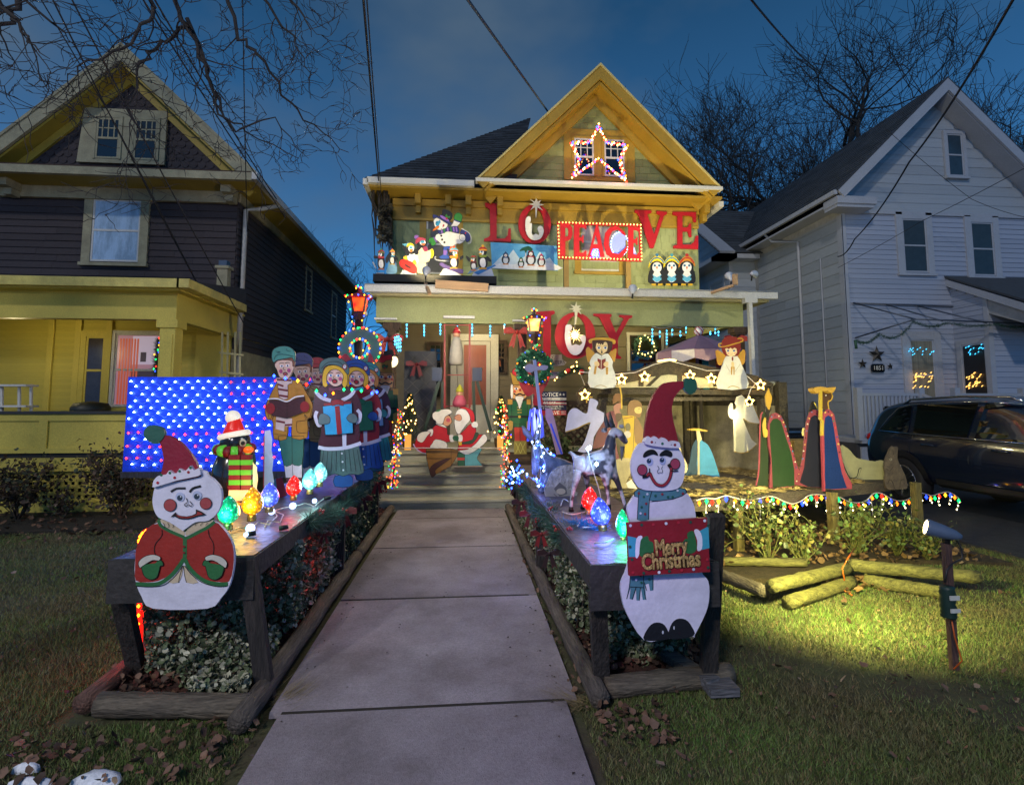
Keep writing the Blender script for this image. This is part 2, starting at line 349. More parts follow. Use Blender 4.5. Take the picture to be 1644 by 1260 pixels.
q=G(1160,897,.1); log((q.x,q.y,.08),(q.x+.75,q.y-.12,.08),.04,m_loggreen,'thin greenish log behind the Merry Christmas snowman, at the back of its lawn',gy_,30)
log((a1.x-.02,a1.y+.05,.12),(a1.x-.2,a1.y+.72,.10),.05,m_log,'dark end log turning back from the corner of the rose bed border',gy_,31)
# ================================================================ HOUSES
class WF:
    """a wall's own frame: u along the wall, z up, d outwards"""
    def __init__(s,o,ang): s.o=Vector(o); s.u=Vector((math.cos(ang),math.sin(ang),0)); s.n=Vector((math.sin(ang),-math.cos(ang),0)); s.a=ang
    def p(s,u,z,d=0.): return s.o+s.u*u+Vector((0,0,z))+s.n*d
    def box(s,b,u0,u1,z0,z1,d0,d1):
        vs=[s.p(u,z,d) for u in(u0,u1) for d in(d0,d1) for z in(z0,z1)]
        return b.add(vs,[(0,1,3,2),(4,6,7,5),(0,4,5,1),(2,3,7,6),(0,2,6,4),(1,5,7,3)])
    def poly(s,b,pts,d0,d1): return b.prism([s.p(u,z,d0) for u,z in pts],s.n*(d1-d0))
FW=lambda Y:WF((0,Y,0),0)      # wall facing the street; u = x
def wedge(m,key,top=.004,bot=.016):
    def f():
        b=mb(m); return b.add([(0,0,0),(1,0,0),(1,-bot,0),(0,-bot,0),(0,0,1),(1,0,1),(1,-top,1),(0,-top,1)],[(0,1,2,3),(4,5,6,7),(0,1,5,4),(2,3,7,6),(0,3,7,4),(1,2,6,5)])
    return shared(key,f)
def clad(house,wf,m,key,u0,u1,z0,z1,h,ext=None,cut=None,bot=.016,name='siding_board',maxl=99,jit=0.):
    me=wedge(m,key,bot=bot); z=z0; rnd=random.Random(5)
    while z<z1-.02:
        a,b_=(u0,u1) if ext is None else ext(z,min(z+h,z1))
        if b_-a>.05:
            s=a
            while s<b_-.02:
                e=min(b_,s+ (maxl*rnd.uniform(.75,1.2) if maxl<90 else 99))
                if b_-e<.3: e=b_
                hh=min(h,z1-z)
                inst(name,me,house,wf.p(s,z+rnd.uniform(-jit,jit),.002),(0,rnd.uniform(-.0016,.0016) if e-s>1.5 else 0,wf.a),(e-s-.003,1,hh)); s=e
        z+=h
SC={}
def shingles(house,wf,m,key,u0,u1,z0,z1,w,h,inside=None,skip=(),budget=300,scale_shape=False,bot=.014,name='shingle'):
    """individual wall shingles, rows overlapping; the first ones as parts, the rest joined"""
    if scale_shape:
        def f():
            b=mb(m); pts=[(0,1),(0,.45)]+[(.5-.5*math.cos(math.pi*k/6),.45-.45*math.sin(math.pi*k/6)) for k in range(1,6)]+[(1,.45),(1,1)]
            return b.prism([(x,-.003 if z>.8 else -bot,z) for x,z in pts],(0,.006,0))
        me=shared(key,f)
    else: me=wedge(m,key,bot=bot)
    rest=MB().use(m); rnd=random.Random(hash(key)%999); r=0; z=z1-h; cnt=SC.setdefault(house.name,0)
    z=z0
    while z<z1-.01:
        u=u0-(w*.5 if r%2 else 0)-rnd.uniform(0,w*.2)*(0 if scale_shape else 1)
        while u<u1:
            ww=w if scale_shape else w*rnd.uniform(.6,1.35)
            a,b_=max(u,u0),min(u+ww,u1)
            cu=(a+b_)/2
            if b_-a>.03 and (inside is None or inside(cu,z+h*.5)) and not any(s[0]<a and b_<s[1] and s[2]<z and z+h<s[3] for s in skip):
                p=wf.p(a+.002,z+(0 if scale_shape else rnd.uniform(-.006,.006)),.003)
                sc_=(b_-a-.004,1,h*(1.3 if scale_shape else 1.0))
                if SC[house.name]<budget:
                    inst(name,me,house,p,(0,0,wf.a),sc_); SC[house.name]+=1
                else:
                    wf.box(rest,a+.002,b_-.002,z,z+h*.99,.002,.014)
            u+=ww
        z+=h; r+=1
    if rest.v: rest.build('far_shingles',house,kind='stuff')
def win(house,wf,u0,u1,z0,z1,mf,mp,fw=.1,split=True,mullions=(0,0),label=None,curtain=None,ms=None,d=.03,sill=True,cap=0.):
    """window: casing > sash, pane, sill"""
    b=mb(mf); wf.box(b,u0-fw,u0,z0-fw*.2,z1+fw,-.02,d); wf.box(b,u1,u1+fw,z0-fw*.2,z1+fw,-.02,d); wf.box(b,u0,u1,z1,z1+fw,-.02,d-.002)
    if cap: wf.box(b,u0-fw-.04,u1+fw+.04,z1+fw,z1+fw+cap,-.02,d+.04)
    o=b.build('window',house,label=label)
    ms=ms or mf; b=mb(ms); t=.035; zm=(z0+z1)/2
    wf.box(b,u0,u0+t,z0,z1,-.02,.012); wf.box(b,u1-t,u1,z0,z1,-.02,.012); wf.box(b,u0+t,u1-t,z0,z0+t,-.02,.011); wf.box(b,u0+t,u1-t,z1-t,z1,-.02,.011)
    if split: wf.box(b,u0+t,u1-t,zm-.02,zm+.02,-.02,.016)
    nx,nz=mullions
    for i in range(1,nx): uu=u0+(u1-u0)*i/nx; wf.box(b,uu-.01,uu+.01,zm+.02,z1-t,-.01,.010)
    for i in range(1,nz): zz=zm+(z1-zm)*i/nz; wf.box(b,u0+t,u1-t,zz-.01,zz+.01,-.01,.008)
    b.build('sash',o)
    b=mb(mp); wf.box(b,u0+.01,u1-.01,z0+.01,z1-.01,-.015,-.004+.008); b.build('pane',o)
    if sill: b=mb(mf); wf.box(b,u0-fw-.02,u1+fw+.02,z0-fw*.2-.06,z0-fw*.2,-.02,d+.04); b.build('sill',o)
    return o
def roof(house,a,b_,c,d,m,n,w,name='roof',t=.02):
    """stepped shingle courses between eave a-b and ridge d-c (joined)"""
    a,b_,c,d=map(Vector,(a,b_,c,d)); nr=(b_-a).cross(d-a).normalized()
    if nr.z<0: nr=-nr
    g=MB().use(m); rnd=random.Random(3)
    for i in range(n):
        p0,p1=a.lerp(d,i/n),b_.lerp(c,i/n); q0,q1=a.lerp(d,(i+1)/n),b_.lerp(c,(i+1)/n); Ln=(p1-p0).length
        k=max(1,int(Ln/w)); off=rnd.random()
        cuts=[0]+[min(1,max(0,(j+off)/k)) for j in range(k)]+[1]
        for s,e in zip(cuts,cuts[1:]):
            if e-s<1e-4: continue
            A,B,C,D=p0.lerp(p1,s),p0.lerp(p1,e),q0.lerp(q1,e),q0.lerp(q1,s); h1=nr*(t+rnd.uniform(0,.006)); h2=nr*.004
            g.add([A,B,C,D,A+h1,B+h1,C+h2,D+h2],[(4,5,6,7),(0,1,5,4),(1,2,6,5),(3,0,4,7),(0,3,2,1)])
    return g.build(name,house)
def rails(b,wf,u0,u1,z0,z1,d,w=.05): wf.box(b,u0,u1,z0,z1,d,d+w)
m_dark=mat('dark_interior',(.010,.010,.012,1),.9)
m_glass=glass('window_glass','#10151c'); m_glassblue=mat('curtained_glass',(.36,.50,.68,1),.16,.22,2.2,.25,5,(3,3,.8),spec=.8,tight=.1)
m_white=mat('white_trim',(.60,.60,.58,1),.5,.07,5,.15,40)
m_gutter=mat('white_gutter',(.66,.65,.60,1),.4,.05,3)
# ---------------------------------------------------------------- centre house
m_sage=mat('sage_shingle',(.34,.39,.19,1),.75,.10,5,.35,22,(4,4,1),obj=.13); m_sagewall=mat('sage_paint',(.34,.37,.16,1),.65,.08,2,.1,30)
m_ochre=mat('ochre_paint',(.40,.25,.028,1),.5,.08,3,.12,30); m_slate=mat('slate_roof',(.045,.05,.058,1),.75,.3,8,.5,40,island=.35)
H1=thing('house','sage green shingled house with ochre gable, red LOVE letters and decorated porch','house',(1.8,11.3,0))
Yw=11.3; X0,X1=-1.52,5.12; w=FW(Yw)
b=mb(m_sagewall); b.box(X0,X1,Yw,Yw+8,.0,5.95); b.build('wall',H1)
wl=P(677,338,Yw),P(742,440,Yw); wc=P(931,340,Yw),P(993,432,Yw)
shingles(H1,w,m_sage,'sage_sh',X0+.02,X1-.02,3.55,5.5,.21,.155,skip=[(wl[0].x,wl[1].x,wl[1].z,wl[0].z),(wc[0].x,wc[1].x,wc[1].z,wc[0].z)],budget=190)
m_screen=mat('grey_screen',(.12,.12,.115,1),.5,.1,3); 
win(H1,w,P(685,340,Yw).x,P(733,340,Yw).x,P(700,440,Yw).z,P(700,345,Yw).z,m_ochre,m_screen,.14,label='screened upper window behind the skating snowman',ms=m_white)
m_lace=mat('lace_curtain',(.55,.45,.44,1),.8,.12,2,.2,10,(9,9,1)); 
win(H1,w,P(932,350,Yw).x,P(992,350,Yw).x,P(960,435,Yw).z,P(960,344,Yw).z,m_ochre,m_lace,.14,label='lace-curtained upper window behind the PEACE sign',ms=m_white)
# eaves, frieze, modillions
ez=5.98
w2=FW(10.7)
b=mb(m_ochre); w.box(b,X0,X1,5.47,5.72,.0,.05); w.box(b,X0,X1,5.72,5.86,.0,.11); w.box(b,X0,X1,5.42,5.47,.0,.07); b.build('frieze',H1)
b=mb(m_ochre); b.box(-1.93,5.42,10.72,11.3,5.90,5.95); b.build('soffit',H1)
b=mb(m_ochre); b.box(-1.95,-1.5,11.3,19,5.90,5.95); b.build('soffit',H1); b=mb(m_ochre); b.box(5.1,5.45,11.3,19,5.9,5.95); b.build('soffit',H1)
for px in(672,720,752,802,1128):
    q=P(px,320,11.2); b=mb(m_ochre); b.box(q.x-.06,q.x+.06,10.98,11.29,5.70,5.90); b.box(q.x-.05,q.x+.05,11.12,11.295,5.55,5.70); b.build('bracket',H1)
b=mb(m_gutter); b.box(-1.95,.17,10.60,10.71,5.94,6.06); b.build('gutter',H1)
b=mb(m_gutter); b.box(-2.03,-1.93,10.6,17.5,5.9,6.02); b.build('gutter',H1)
b=mb(m_gutter); b.box(5.44,5.54,10.9,17.5,5.80,5.92); b.build('gutter',H1)
gy0=10.6; pk=P(963,106,gy0); gl0=P(765,293,gy0); gr0=P(1157,303,gy0); ez1=(gl0.z+gr0.z)/2
gl0=Vector((gl0.x,gy0,ez1)); gr0=Vector((gr0.x,gy0,ez1)); pk=Vector(((gl0.x+gr0.x)/2+.02,gy0,pk.z))
b=mb(m_gutter); b.box(gl0.x-.02,gr0.x+.02,gy0-.06,gy0+.1,ez1-.02,ez1+.05); b.build('gable_sill_moulding',H1)
b=mb(m_slate); b.prism([(gl0.x+.1,gy0,ez1+.05),(gl0.x+.1,11.1,ez1+.25),(gl0.x+.1,11.1,ez1+.05)],(gr0.x-gl0.x-.2,0,0)); b.build('pent_roof',H1)
# gable wall
gw=FW(11.1); hw=(gr0.x-gl0.x)/2; rise=pk.z-ez1
b=mb(m_sagewall); gw.poly(b,[(gl0.x+.1,ez1),(gr0.x-.1,ez1),(pk.x,pk.z-.1)],0,-.05); b.build('gable_wall',H1)
ins=lambda u,z: z<ez1+rise*(1-abs(u-pk.x)/hw)-.42
w0,w1=P(905,245,11.1).x,P(1018,245,11.1).x
shingles(H1,gw,mat('sage_gable_shingle',(.30,.32,.12,1),.75,.1,5,.35,22,(4,4,1),obj=.13),'sage_gsh',gl0.x+.2,gr0.x-.2,ez1+.2,pk.z-.35,.21,.155,inside=ins,skip=[(w0,w1,P(905,288,11.1).z,P(905,210,11.1).z)],budget=300)
for s in(-1,1):      # rake boards: white crown, ochre fascia, soffit
    e=gl0 if s<0 else gr0; dirv=(pk-e).normalized(); nrm=Vector((-dirv.z,0,dirv.x))*(1 if dirv.x>0 else -1)
    if nrm.z<0: nrm=-nrm
    def strip(m,y0,y1,n0,n1,name,e=e,nrm=nrm):
        mb_=mb(m); top=pk
        # mitre at the ridge
        def P_(q,n): 
            if q is pk: return Vector((pk.x,0,pk.z+n/ (abs(nrm.z))))
            return q+nrm*n
        a,c,d_,f=P_(e,n0),P_(pk,n0),P_(pk,n1),P_(e,n1)
        mb_.prism([(v.x,y0,v.z) for v in(a,c,d_,f)],(0,y1-y0,0)); return mb_.build(name,H1)
    strip(mat('pale_yellow_trim',(.60,.50,.20,1),.5),gy0-.05,gy0+.05,-.005,.03,'rake_moulding')
    strip(m_ochre,gy0-.02,gy0+.04,-.20,-.012,'rake_board')
    strip(m_ochre,gy0+.05,11.12,-.26,-.21,'rake_soffit')
    strip(m_ochre,11.0,11.08,-.42,-.262,'rake_frieze')
    ridge2=Vector((pk.x,19,pk.z)); 
    A,B=(e+nrm*.0),Vector((e.x,19,e.z))
    roof(H1,A+Vector((0,.05,.03)),B,Vector((pk.x,19,pk.z+.03)),Vector((pk.x,gy0+.05,pk.z+.05)),m_slate,16,.5)
# attic window pair
b=mb(m_ochre); z0,z1=P(960,290,11.05).z,P(960,208,11.05).z; gw.box(b,w0,w1,z0,z1,.0,.04); b.build('attic_window_surround',H1)
for a_,c_ in((922,953),(970,1002)):
    win(H1,FW(11.05),P(a_,240,11.05).x,P(c_,240,11.05).x,z0+.1,z1-.22,m_ochre,m_glass,.05,mullions=(3,2),ms=m_white,sill=False,d=.02)
# hip roof to the left
pkh=P(852,190,14.6)
roof(H1,(-1.98,10.62,6.03),(1.0,10.62,6.03),(pkh.x,14.6,pkh.z),(pkh.x-.02,14.6,pkh.z),m_slate,34,.28)
roof(H1,(-1.98,19,6.03),(-1.98,10.62,6.03),(pkh.x,14.6,pkh.z),(pkh.x,14.8,pkh.z),m_slate,34,.4)
# vine bits hanging at the corner
# ---- porch
gy1=8.9
b=mb(m_gutter); b.box(-1.62,5.40,gy1-.08,gy1+.02,3.38,3.50); b.tube([(-1.62,gy1-.08,3.5),(5.4,gy1-.08,3.5)],.012,6); b.build('porch_gutter',H1)
b=mb(m_slate); b.prism([(-1.55,gy1+.02,3.46),(-1.55,11.3,3.98),(-1.55,11.3,3.90),(-1.55,gy1+.02,3.40)],(6.85,0,0)); b.build('porch_roof',H1)
b=mb(m_sagewall); b.box(-1.47,4.9,9.08,9.24,2.92,3.34); b.box(-1.47,-1.33,9.24,11.3,2.96,3.36); b.box(4.76,4.9,9.24,11.3,2.96,3.36); b.build('porch_beam',H1)
b=mb(mat('cream_soffit',(.42,.38,.2,1),.6)); b.box(-1.55,5.3,gy1+.03,11.28,3.34,3.38); b.build('porch_ceiling',H1)
m_brownpost=wood('brown_post',(.10,.06,.035,1),(.04,.025,.015,1),(8,8,1))
cols_x=[P(629,600,9.2).x,P(838,600,9.2).x,P(1187,600,9.2).x]
for cx in cols_x:
    b=mb(m_brownpost); b.box(cx-.07,cx+.07,9.1,9.24,.82,2.78); b.box(cx-.11,cx+.11,9.08,9.27,2.78,2.82); b.box(cx-.14,cx+.14,9.06,9.29,2.82,2.92); b.box(cx-.1,cx+.1,9.08,9.26,.82,.95); b.build('porch_column',H1)
for px in(619,840): # pale shelf lines at the top
    c=P(px,512,9.0); mb(m_gutter).box(c.x-.18,c.x+.18,8.98,9.06,2.95,2.98).build('trim_strip',H1)
c=P(737,507,9.0); mb(m_gutter).box(c.x-.26,c.x+.26,8.98,9.06,2.99,3.03).build('trim_strip',H1)
m_grey=mat('porch_grey_paint',(.32,.32,.25,1),.55,.12,3,.2,30,(1,6,6),obj=.06)
b=mb(m_grey); 
for i in range(46):
    x=-1.5+i*.1395; p=mb(m_grey).box(x,x+.135,9.2,11.3,.76,.80).build('floor_board',H1)
m_step=mat('step_paint',(.38,.38,.29,1),.5,.15,3,.2,30,(1,6,6))
sx0,sx1=-1.27,.74; zs=[.0,.155,.31,.465,.62,.775]
for i in range(5):
    y=8.2+i*.25
    mb(m_step).box(sx0,sx1,y+.02,y+.26,zs[i]-.01,zs[i+1]-.035).build('riser',H1)
    mb(m_step).box(sx0-.02,sx1+.02,y-.015,y+.13,zs[i+1]-.035,zs[i+1]).build('tread',H1)
    mb(m_step).box(sx0-.02,sx1+.02,y+.135,y+.272,zs[i+1]-.035,zs[i+1]-.001).build('tread',H1)
m_brown=wood('brown_boards',(.085,.05,.03,1),(.035,.022,.014,1),(1,8,8))
b=mb(m_brown); b.box(.76,4.95,9.22,9.3,.0,.76); b.box(-1.5,-1.29,9.22,9.3,0,.76); b.build('porch_skirt',H1)
b=mb(m_brown); b.box(.95,4.7,9.15,9.2,1.55,1.62); b.box(.95,4.7,9.15,9.2,.86,.92); b.build('porch_railing',H1)
# lattice of crossed laths between the rails
def lattice(house,wf,u0,u1,z0,z1,st,w_,m,d,diag=True,name='lath',mx=300):
    k=0
    if diag:
        for sgn in(1,-1):
            u=u0-(z1-z0)
            while u<u1+(z1-z0):
                a=(u,z0) if sgn>0 else (u,z1); pts=[]
                # clip line to the rectangle
                t0=max(0,(u0-u)); t1=min(z1-z0,(u1-u))
                if t1-t0>.05:
                    A=(u+t0,z0+t0) if sgn>0 else (u+t0,z1-t0); B=(u+t1,z0+t1) if sgn>0 else (u+t1,z1-t1)
                    mb(m).bar(wf.p(*A,d+.006*sgn),wf.p(*B,d+.006*sgn),.008,w_,up=(0,0,1)).build(name,house); k+=1
                u+=st
    else:
        u=u0
        while u<u1: mb(m).add([wf.p(*q) for q in((u,z0,d),(u+w_,z0,d),(u+w_,z1,d),(u,z1,d),(u,z0,d+.006),(u+w_,z0,d+.006),(u+w_,z1,d+.006),(u,z1,d+.006))],[(4,5,6,7),(0,4,7,3),(1,5,6,2),(0,1,5,4),(3,2,6,7)]).build(name,house); u+=st
        z=z0
        while z<z1: mb(m).add([wf.p(*q) for q in((u0,z,d+.007),(u1,z,d+.007),(u1,z+w_,d+.007),(u0,z+w_,d+.007),(u0,z,d+.013),(u1,z,d+.013),(u1,z+w_,d+.013),(u0,z+w_,d+.013))],[(4,5,6,7),(0,4,7,3),(1,5,6,2),(0,1,5,4),(3,2,6,7)]).build(name,house); z+=st
lattice(H1,FW(9.2),.95,2.2,.92,1.55,.13,.035,m_brown,.03)
# porch back wall with brown clapboards, door, windows
m_bclap=mat('brown_clapboard',(.16,.13,.075,1),.65,.15,3,.2,30,(1,8,8),obj=.06)
clad(H1,FW(11.28),m_bclap,'bclap',X0+.05,X1-.05,.82,3.34,.14,bot=.012)
dw=FW(11.24)
m_doorw=mat('cream_door_paint',(.52,.50,.42,1),.5,.06,3)
d0,d1=P(724,545,11.24).x,P(800,545,11.24).x; zt=P(760,537,11.24).z
d=mb(m_doorw); dw.box(d,d0-.0,d0+.14,.80,zt,0,.06); dw.box(d,d1-.16,d1,.80,zt,0,.06); dw.box(d,d0+.14,d1-.16,zt-.14,zt,0,.058)
door=d.build('door_frame',H1)
m_red=mat('door_red',(.30,.065,.02,1),.35,.1,2,.1,20,(6,6,1)); u0,u1=P(753,550,11.24).x,P(783,550,11.24).x
b=mb(m_red); dw.box(b,d0+.15,d1-.17,.84,zt-.15,-.02,.02); dr=b.build('front_door',H1)
b=mb(m_doorw); dw.box(b,d0+.15,d0+.27,.84,zt-.15,.02,.04); dw.box(b,d1-.25,d1-.17,.84,zt-.15,.02,.04); dw.box(b,d0+.27,d1-.25,.84,1.55,.02,.038); dw.box(b,d0+.27,d1-.25,zt-.22,zt-.15,.02,.038); b.build('storm_door',dr)
b=mb(mat('brass',(.5,.35,.12,1),.3,metal=1)); q=P(773,592,11.2); b.ball((q.x,q.y,q.z),.03); b.build('handle',dr)
m_amberglass=emit('#c88a30',.5)
for a_,c_,t_,bt in((696,716,552,640),(800,812,548,600)):
    win(H1,dw,P(a_,0,11.24).x,P(c_,0,11.24).x,P(700,bt,11.24).z,P(700,t_,11.24).z,m_brown,m_glass,.04,ms=m_brown,mullions=(2,3),sill=False)
for a_,c_ in((1000,1048),(1058,1100)):
    win(H1,dw,P(a_,0,11.24).x,P(c_,0,11.24).x,P(1000,625,11.24).z,P(1000,538,11.24).z,m_doorw,m_glass,.06,ms=m_brown,sill=False)
# dark diamond-patterned panel left of the door
pnl=mb(mat('dark_blue_panel',(.035,.04,.055,1),.5,.2,3)); q0,q1=P(650,545,10.2),P(700,710,10.2); FW(10.2).box(pnl,q0.x,q1.x,.82,2.55,0,.02); pn=pnl.build('porch_panel',H1)
lattice(pn,FW(10.2),q0.x,q1.x,.9,2.5,.24,.012,mat('panel_grey',(.10,.10,.10,1)),.03)
# right pole / downspout and gutter end
q=P(1203,480,8.85); q2=P(1215,640,8.85); b=mb(m_gutter); b.bar((q.x,8.85,3.4),(q.x+.02,8.85,.4),.08,.06); b.box(q.x-.1,q.x+.12,8.8,8.92,3.30,3.40); b.build('downspout',H1)
# ---------------------------------------------------------------- left neighbour
m_brsh=mat('brown_shingle',(.050,.040,.045,1),.8,.18,6,.5,24,(4,4,1),obj=.12); m_brwall=mat('brown_wall',(.035,.028,.03,1),.85,.15,4)
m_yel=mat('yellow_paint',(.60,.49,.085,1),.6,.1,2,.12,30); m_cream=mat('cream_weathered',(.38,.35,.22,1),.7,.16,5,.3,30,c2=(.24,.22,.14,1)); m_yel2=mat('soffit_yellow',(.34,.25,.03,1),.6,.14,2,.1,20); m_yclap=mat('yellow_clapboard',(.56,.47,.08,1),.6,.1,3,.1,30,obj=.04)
H0=thing('house','dark brown shingled house with yellow porch and lattice base beside the lawn','house',(-6.5,10.6,0))
w=FW(10.6); A0,A1=-8.62,-4.38
b=mb(m_brwall); b.box(A0,A1,10.6,20.3,3.2,5.75); b.box(-13,A0,11.4,20.3,3.2,5.75); b.build('wall',H0)
b=mb(m_yel); b.box(-13,A1,10.6,20.3,0,3.2); b.build('wall',H0,label='yellow painted ground floor wall')
lw=(P(147,320,10.6),P(238,427,10.6))
clad(H0,w,m_brsh,'brsh',A0,A1,3.3,5.4,.13,bot=.026,maxl=.9,jit=.004,name='shingle_course')
ws=WF((A1,10.6,0),R(90)); ws.n=Vector((1,0,0))
clad(H0,ws,m_brsh,'brsh',0.,9.7,2.6,5.55,.13,bot=.026,maxl=2.4,jit=.004,name='shingle_course')
me_=wedge(m_brsh,'brsh')
b=mb(m_cream); ws.box(b,0,9.7,.4,2.6,-.02,.02); b.build('lower_side_wall',H0)
win(H0,FW(10.57),P(153,322,10.6).x,P(230,322,10.6).x,P(190,421,10.6).z,P(190,322,10.6).z,m_cream,m_glassblue,.15,label='blue-curtained upper window with cream frame',ms=m_white,sill=True)
for yy,hw_ in((14.5,.35),(18.0,.5)):
    pass
for (pa,pb,t_,bt) in((489,500,430,495),(532,541,470,540)):
    ya,yb=PX(pa,460,A1).y,PX(pb,460,A1).y; zt_=PX(pa,t_,A1).z; zb_=PX(pa,bt,A1).z
    wr=WF((A1,0,0),R(90)); wr.n=Vector((1,0,0)); win(H0,wr,ya+.1,yb-.1,zb_,zt_,m_cream,m_glassblue,.09,ms=m_white)
# eave cornice
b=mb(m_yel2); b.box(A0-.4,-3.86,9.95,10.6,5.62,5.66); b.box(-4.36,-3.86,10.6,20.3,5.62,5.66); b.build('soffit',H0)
b=mb(m_cream); b.box(A0-.4,-3.86,9.86,9.95,5.60,5.74); b.box(A0,A1,10.5,10.58,5.40,5.62); b.box(A1-.02,A1+.05,10.6,20.3,5.45,5.62); b.build('cornice',H0)
b=mb(mat('rust_flashing',(.05,.025,.015,1),.8)); b.box(A0-.38,-3.9,9.9,10.55,5.745,5.78); b.build('flashing',H0)
for px in(12,368):
    q=P(px,300,10.3); b=mb(m_cream); b.box(q.x-.09,q.x+.09,10.15,10.5,5.48,5.62); b.box(q.x-.07,q.x+.07,10.3,10.5,5.36,5.48); b.build('bracket',H0)
b=mb(mat('pale_gutter',(.42,.42,.40,1),.4)); b.box(-3.86,-3.77,9.86,20.3,5.62,5.75); b.build('gutter',H0)
q=[PX(436,328,-3.8),PX(412,345,-4.2),PX(406,352,-4.3),PX(403,500,-4.28),PX(408,620,-4.28)]
b=mb(mat('pale_gutter',(.4,.4,.4,1))); b.tube([(-3.82,11.2,5.62),(-4.1,10.95,5.45),(-4.29,10.75,5.35),(-4.29,10.72,.3)],.045,8); b.tube([(-4.05,10.1,3.2),(-4.1,10.2,2.95),(-4.28,10.68,2.5)],.04,8); b.build('downspout',H0)
# gable
pkx=P(196,90,10.12).x; pz=P(196,76,10.12).z; ge=-3.86; gez=5.78; hw=ge-pkx
b=mb(m_brwall); FW(10.5).poly(b,[(pkx-hw+.15,gez),(ge-.15,gez),(pkx,pz-.15)],0,-.05); b.build('gable_wall',H0)
gwz=(P(135,262,10.5).z,P(150,180,10.5).z); gwx=(P(133,200,10.5).x,P(272,200,10.5).x)
ins=lambda u,z: z<gez+(pz-gez)*(1-abs(u-pkx)/hw)-.36
shingles(H0,FW(10.49),m_brsh,'fish_scale',pkx-hw+.2,ge-.2,gez+.0,pz-.3,.155,.13,inside=ins,skip=[(gwx[0],gwx[1],gwz[0],gwz[1])],scale_shape=True,budget=300,bot=.02)
e0=Vector((pkx-hw,9.9,gez)); e1=Vector((ge,9.9,gez)); pk0=Vector((pkx,9.9,pz))
def rake(house,e,pk,y0,y1,n0,n1,m,name):
    dv=(pk-e).normalized(); nr=Vector((-dv.z,0,dv.x)); 
    if nr.z<0: nr=-nr
    f=lambda q,n: Vector((pk.x,0,pk.z+n/abs(nr.z))) if q is pk else q+nr*n
    pts=[f(e,n0),f(pk,n0),f(pk,n1),f(e,n1)]
    return mb(m).prism([(v.x,y0,v.z) for v in pts],(0,y1-y0,0)).build(name,house)
m_roofd=mat('dark_roof_shingle',(.045,.045,.055,1),.8,.2,8,.5,40,island=.3)
for e in(e0,e1):
    rake(H0,e,pk0,10.08,10.14,-.20,.0,m_cream,'rake_board')
    rake(H0,e,pk0,10.06,10.12,.002,.05,m_cream,'rake_moulding')
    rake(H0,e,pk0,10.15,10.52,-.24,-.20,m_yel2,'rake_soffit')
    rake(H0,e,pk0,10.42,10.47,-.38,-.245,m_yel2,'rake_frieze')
    roof(H0,(e.x,10.12,gez+.04),(e.x,20.3,gez+.04),(pkx,20.3,pz+.05),(pkx,10.12,pz+.05),m_roofd,18,.5)
b=mb(m_cream); q0,q1=P(133,262,10.45),P(272,262,10.45); t0,t1=P(140,178,10.45),P(272,180,10.45)
FW(10.45).poly(b,[(gwx[0],gwz[0]-.02),(gwx[1],gwz[0]-.02),(gwx[1]-.0,gwz[1]+.03),(gwx[0]+.08,gwz[1]+.03)],0,.05); b.build('gable_window_surround',H0)
for a_,c_ in((156,194),(217,254)):
    win(H0,FW(10.4),P(a_,200,10.4).x,P(c_,200,10.4).x,gwz[0]+.06,gwz[1]-.16,m_cream,m_glass,.04,mullions=(4,2),ms=m_cream,sill=False,d=.02)
# porch
py0=8.45; PR=-4.5
b=mb(mat('yellow_gutter',(.60,.50,.12,1),.5,.25,5,.3,20)); b.box(-13,-4.12,8.1,8.2,3.24,3.37); b.box(-4.15,-3.98,8.1,10.2,3.24,3.37); b.build('porch_gutter',H0)
b=mb(m_roofd); b.prism([(-13,8.15,3.37),(-13,10.6,3.75),(-13,10.6,3.3),(-13,8.15,3.30)],(8.85,0,0)); b.build('porch_roof',H0)
b=mb(m_yel); b.box(-13,-4.3,py0-.02,py0+.14,2.82,3.22); b.box(-4.44,-4.3,py0+.14,10.6,2.82,3.22); b.build('porch_beam',H0)
b=mb(m_yel); b.box(-13,-4.16,8.2,10.6,3.22,3.25); b.build('porch_ceiling',H0)
for cx in(-4.42,-9.0):
    b=mb(m_yel); b.box(cx-.11,cx+.11,py0-.0,py0+.22,1.45,2.70); b.box(cx-.15,cx+.15,py0-.03,py0+.25,2.70,2.82); b.box(cx-.13,cx+.13,py0-.02,py0+.24,1.40,1.5)
    b.box(cx-.08,cx+.08,py0-.012,py0,1.56,2.6); b.build('porch_column',H0)
b=mb(m_yel); b.box(-13,-4.35,py0,py0+.12,.86,1.42); b.build('porch_parapet',H0)
for x in(-9.9,-7.6,-6.1,-4.6): mb(m_yel).box(x,x+.12,py0-.025,py0-.002,.9,1.4).build('parapet_stile',H0)
b=mb(m_yel); b.box(-13,-4.35,py0-.024,py0-.002,1.32,1.4); b.box(-13,-4.35,py0-.024,py0-.002,.86,.93); b.build('parapet_rail',H0)
mb(mat('dark_cap',(.03,.03,.035,1),.6)).box(-13,-4.3,py0-.04,py0+.16,1.42,1.46).build('parapet_cap',H0)
mb(mat('black_gap',(.008,.008,.01,1),.6)).box(-13,-4.3,py0+.02,py0+.1,.79,.86).build('porch_gap_strip',H0)  # black strip standing in for the shaded gap under the parapet
b=mb(m_yel); b.box(-13,-4.3,py0-.02,py0+.08,.60,.79); b.box(-13,-4.3,py0-.03,py0+.1,-.02,.16); 
for x in(-9.3,-7.07,-4.42): b.box(x-.12,x+.12,py0-.015,py0+.05,.16,.60)
b.build('porch_base',H0)
mb(m_dark).box(-13,-4.35,py0+.12,py0+.2,-.02,.7).build('porch_void',H0)
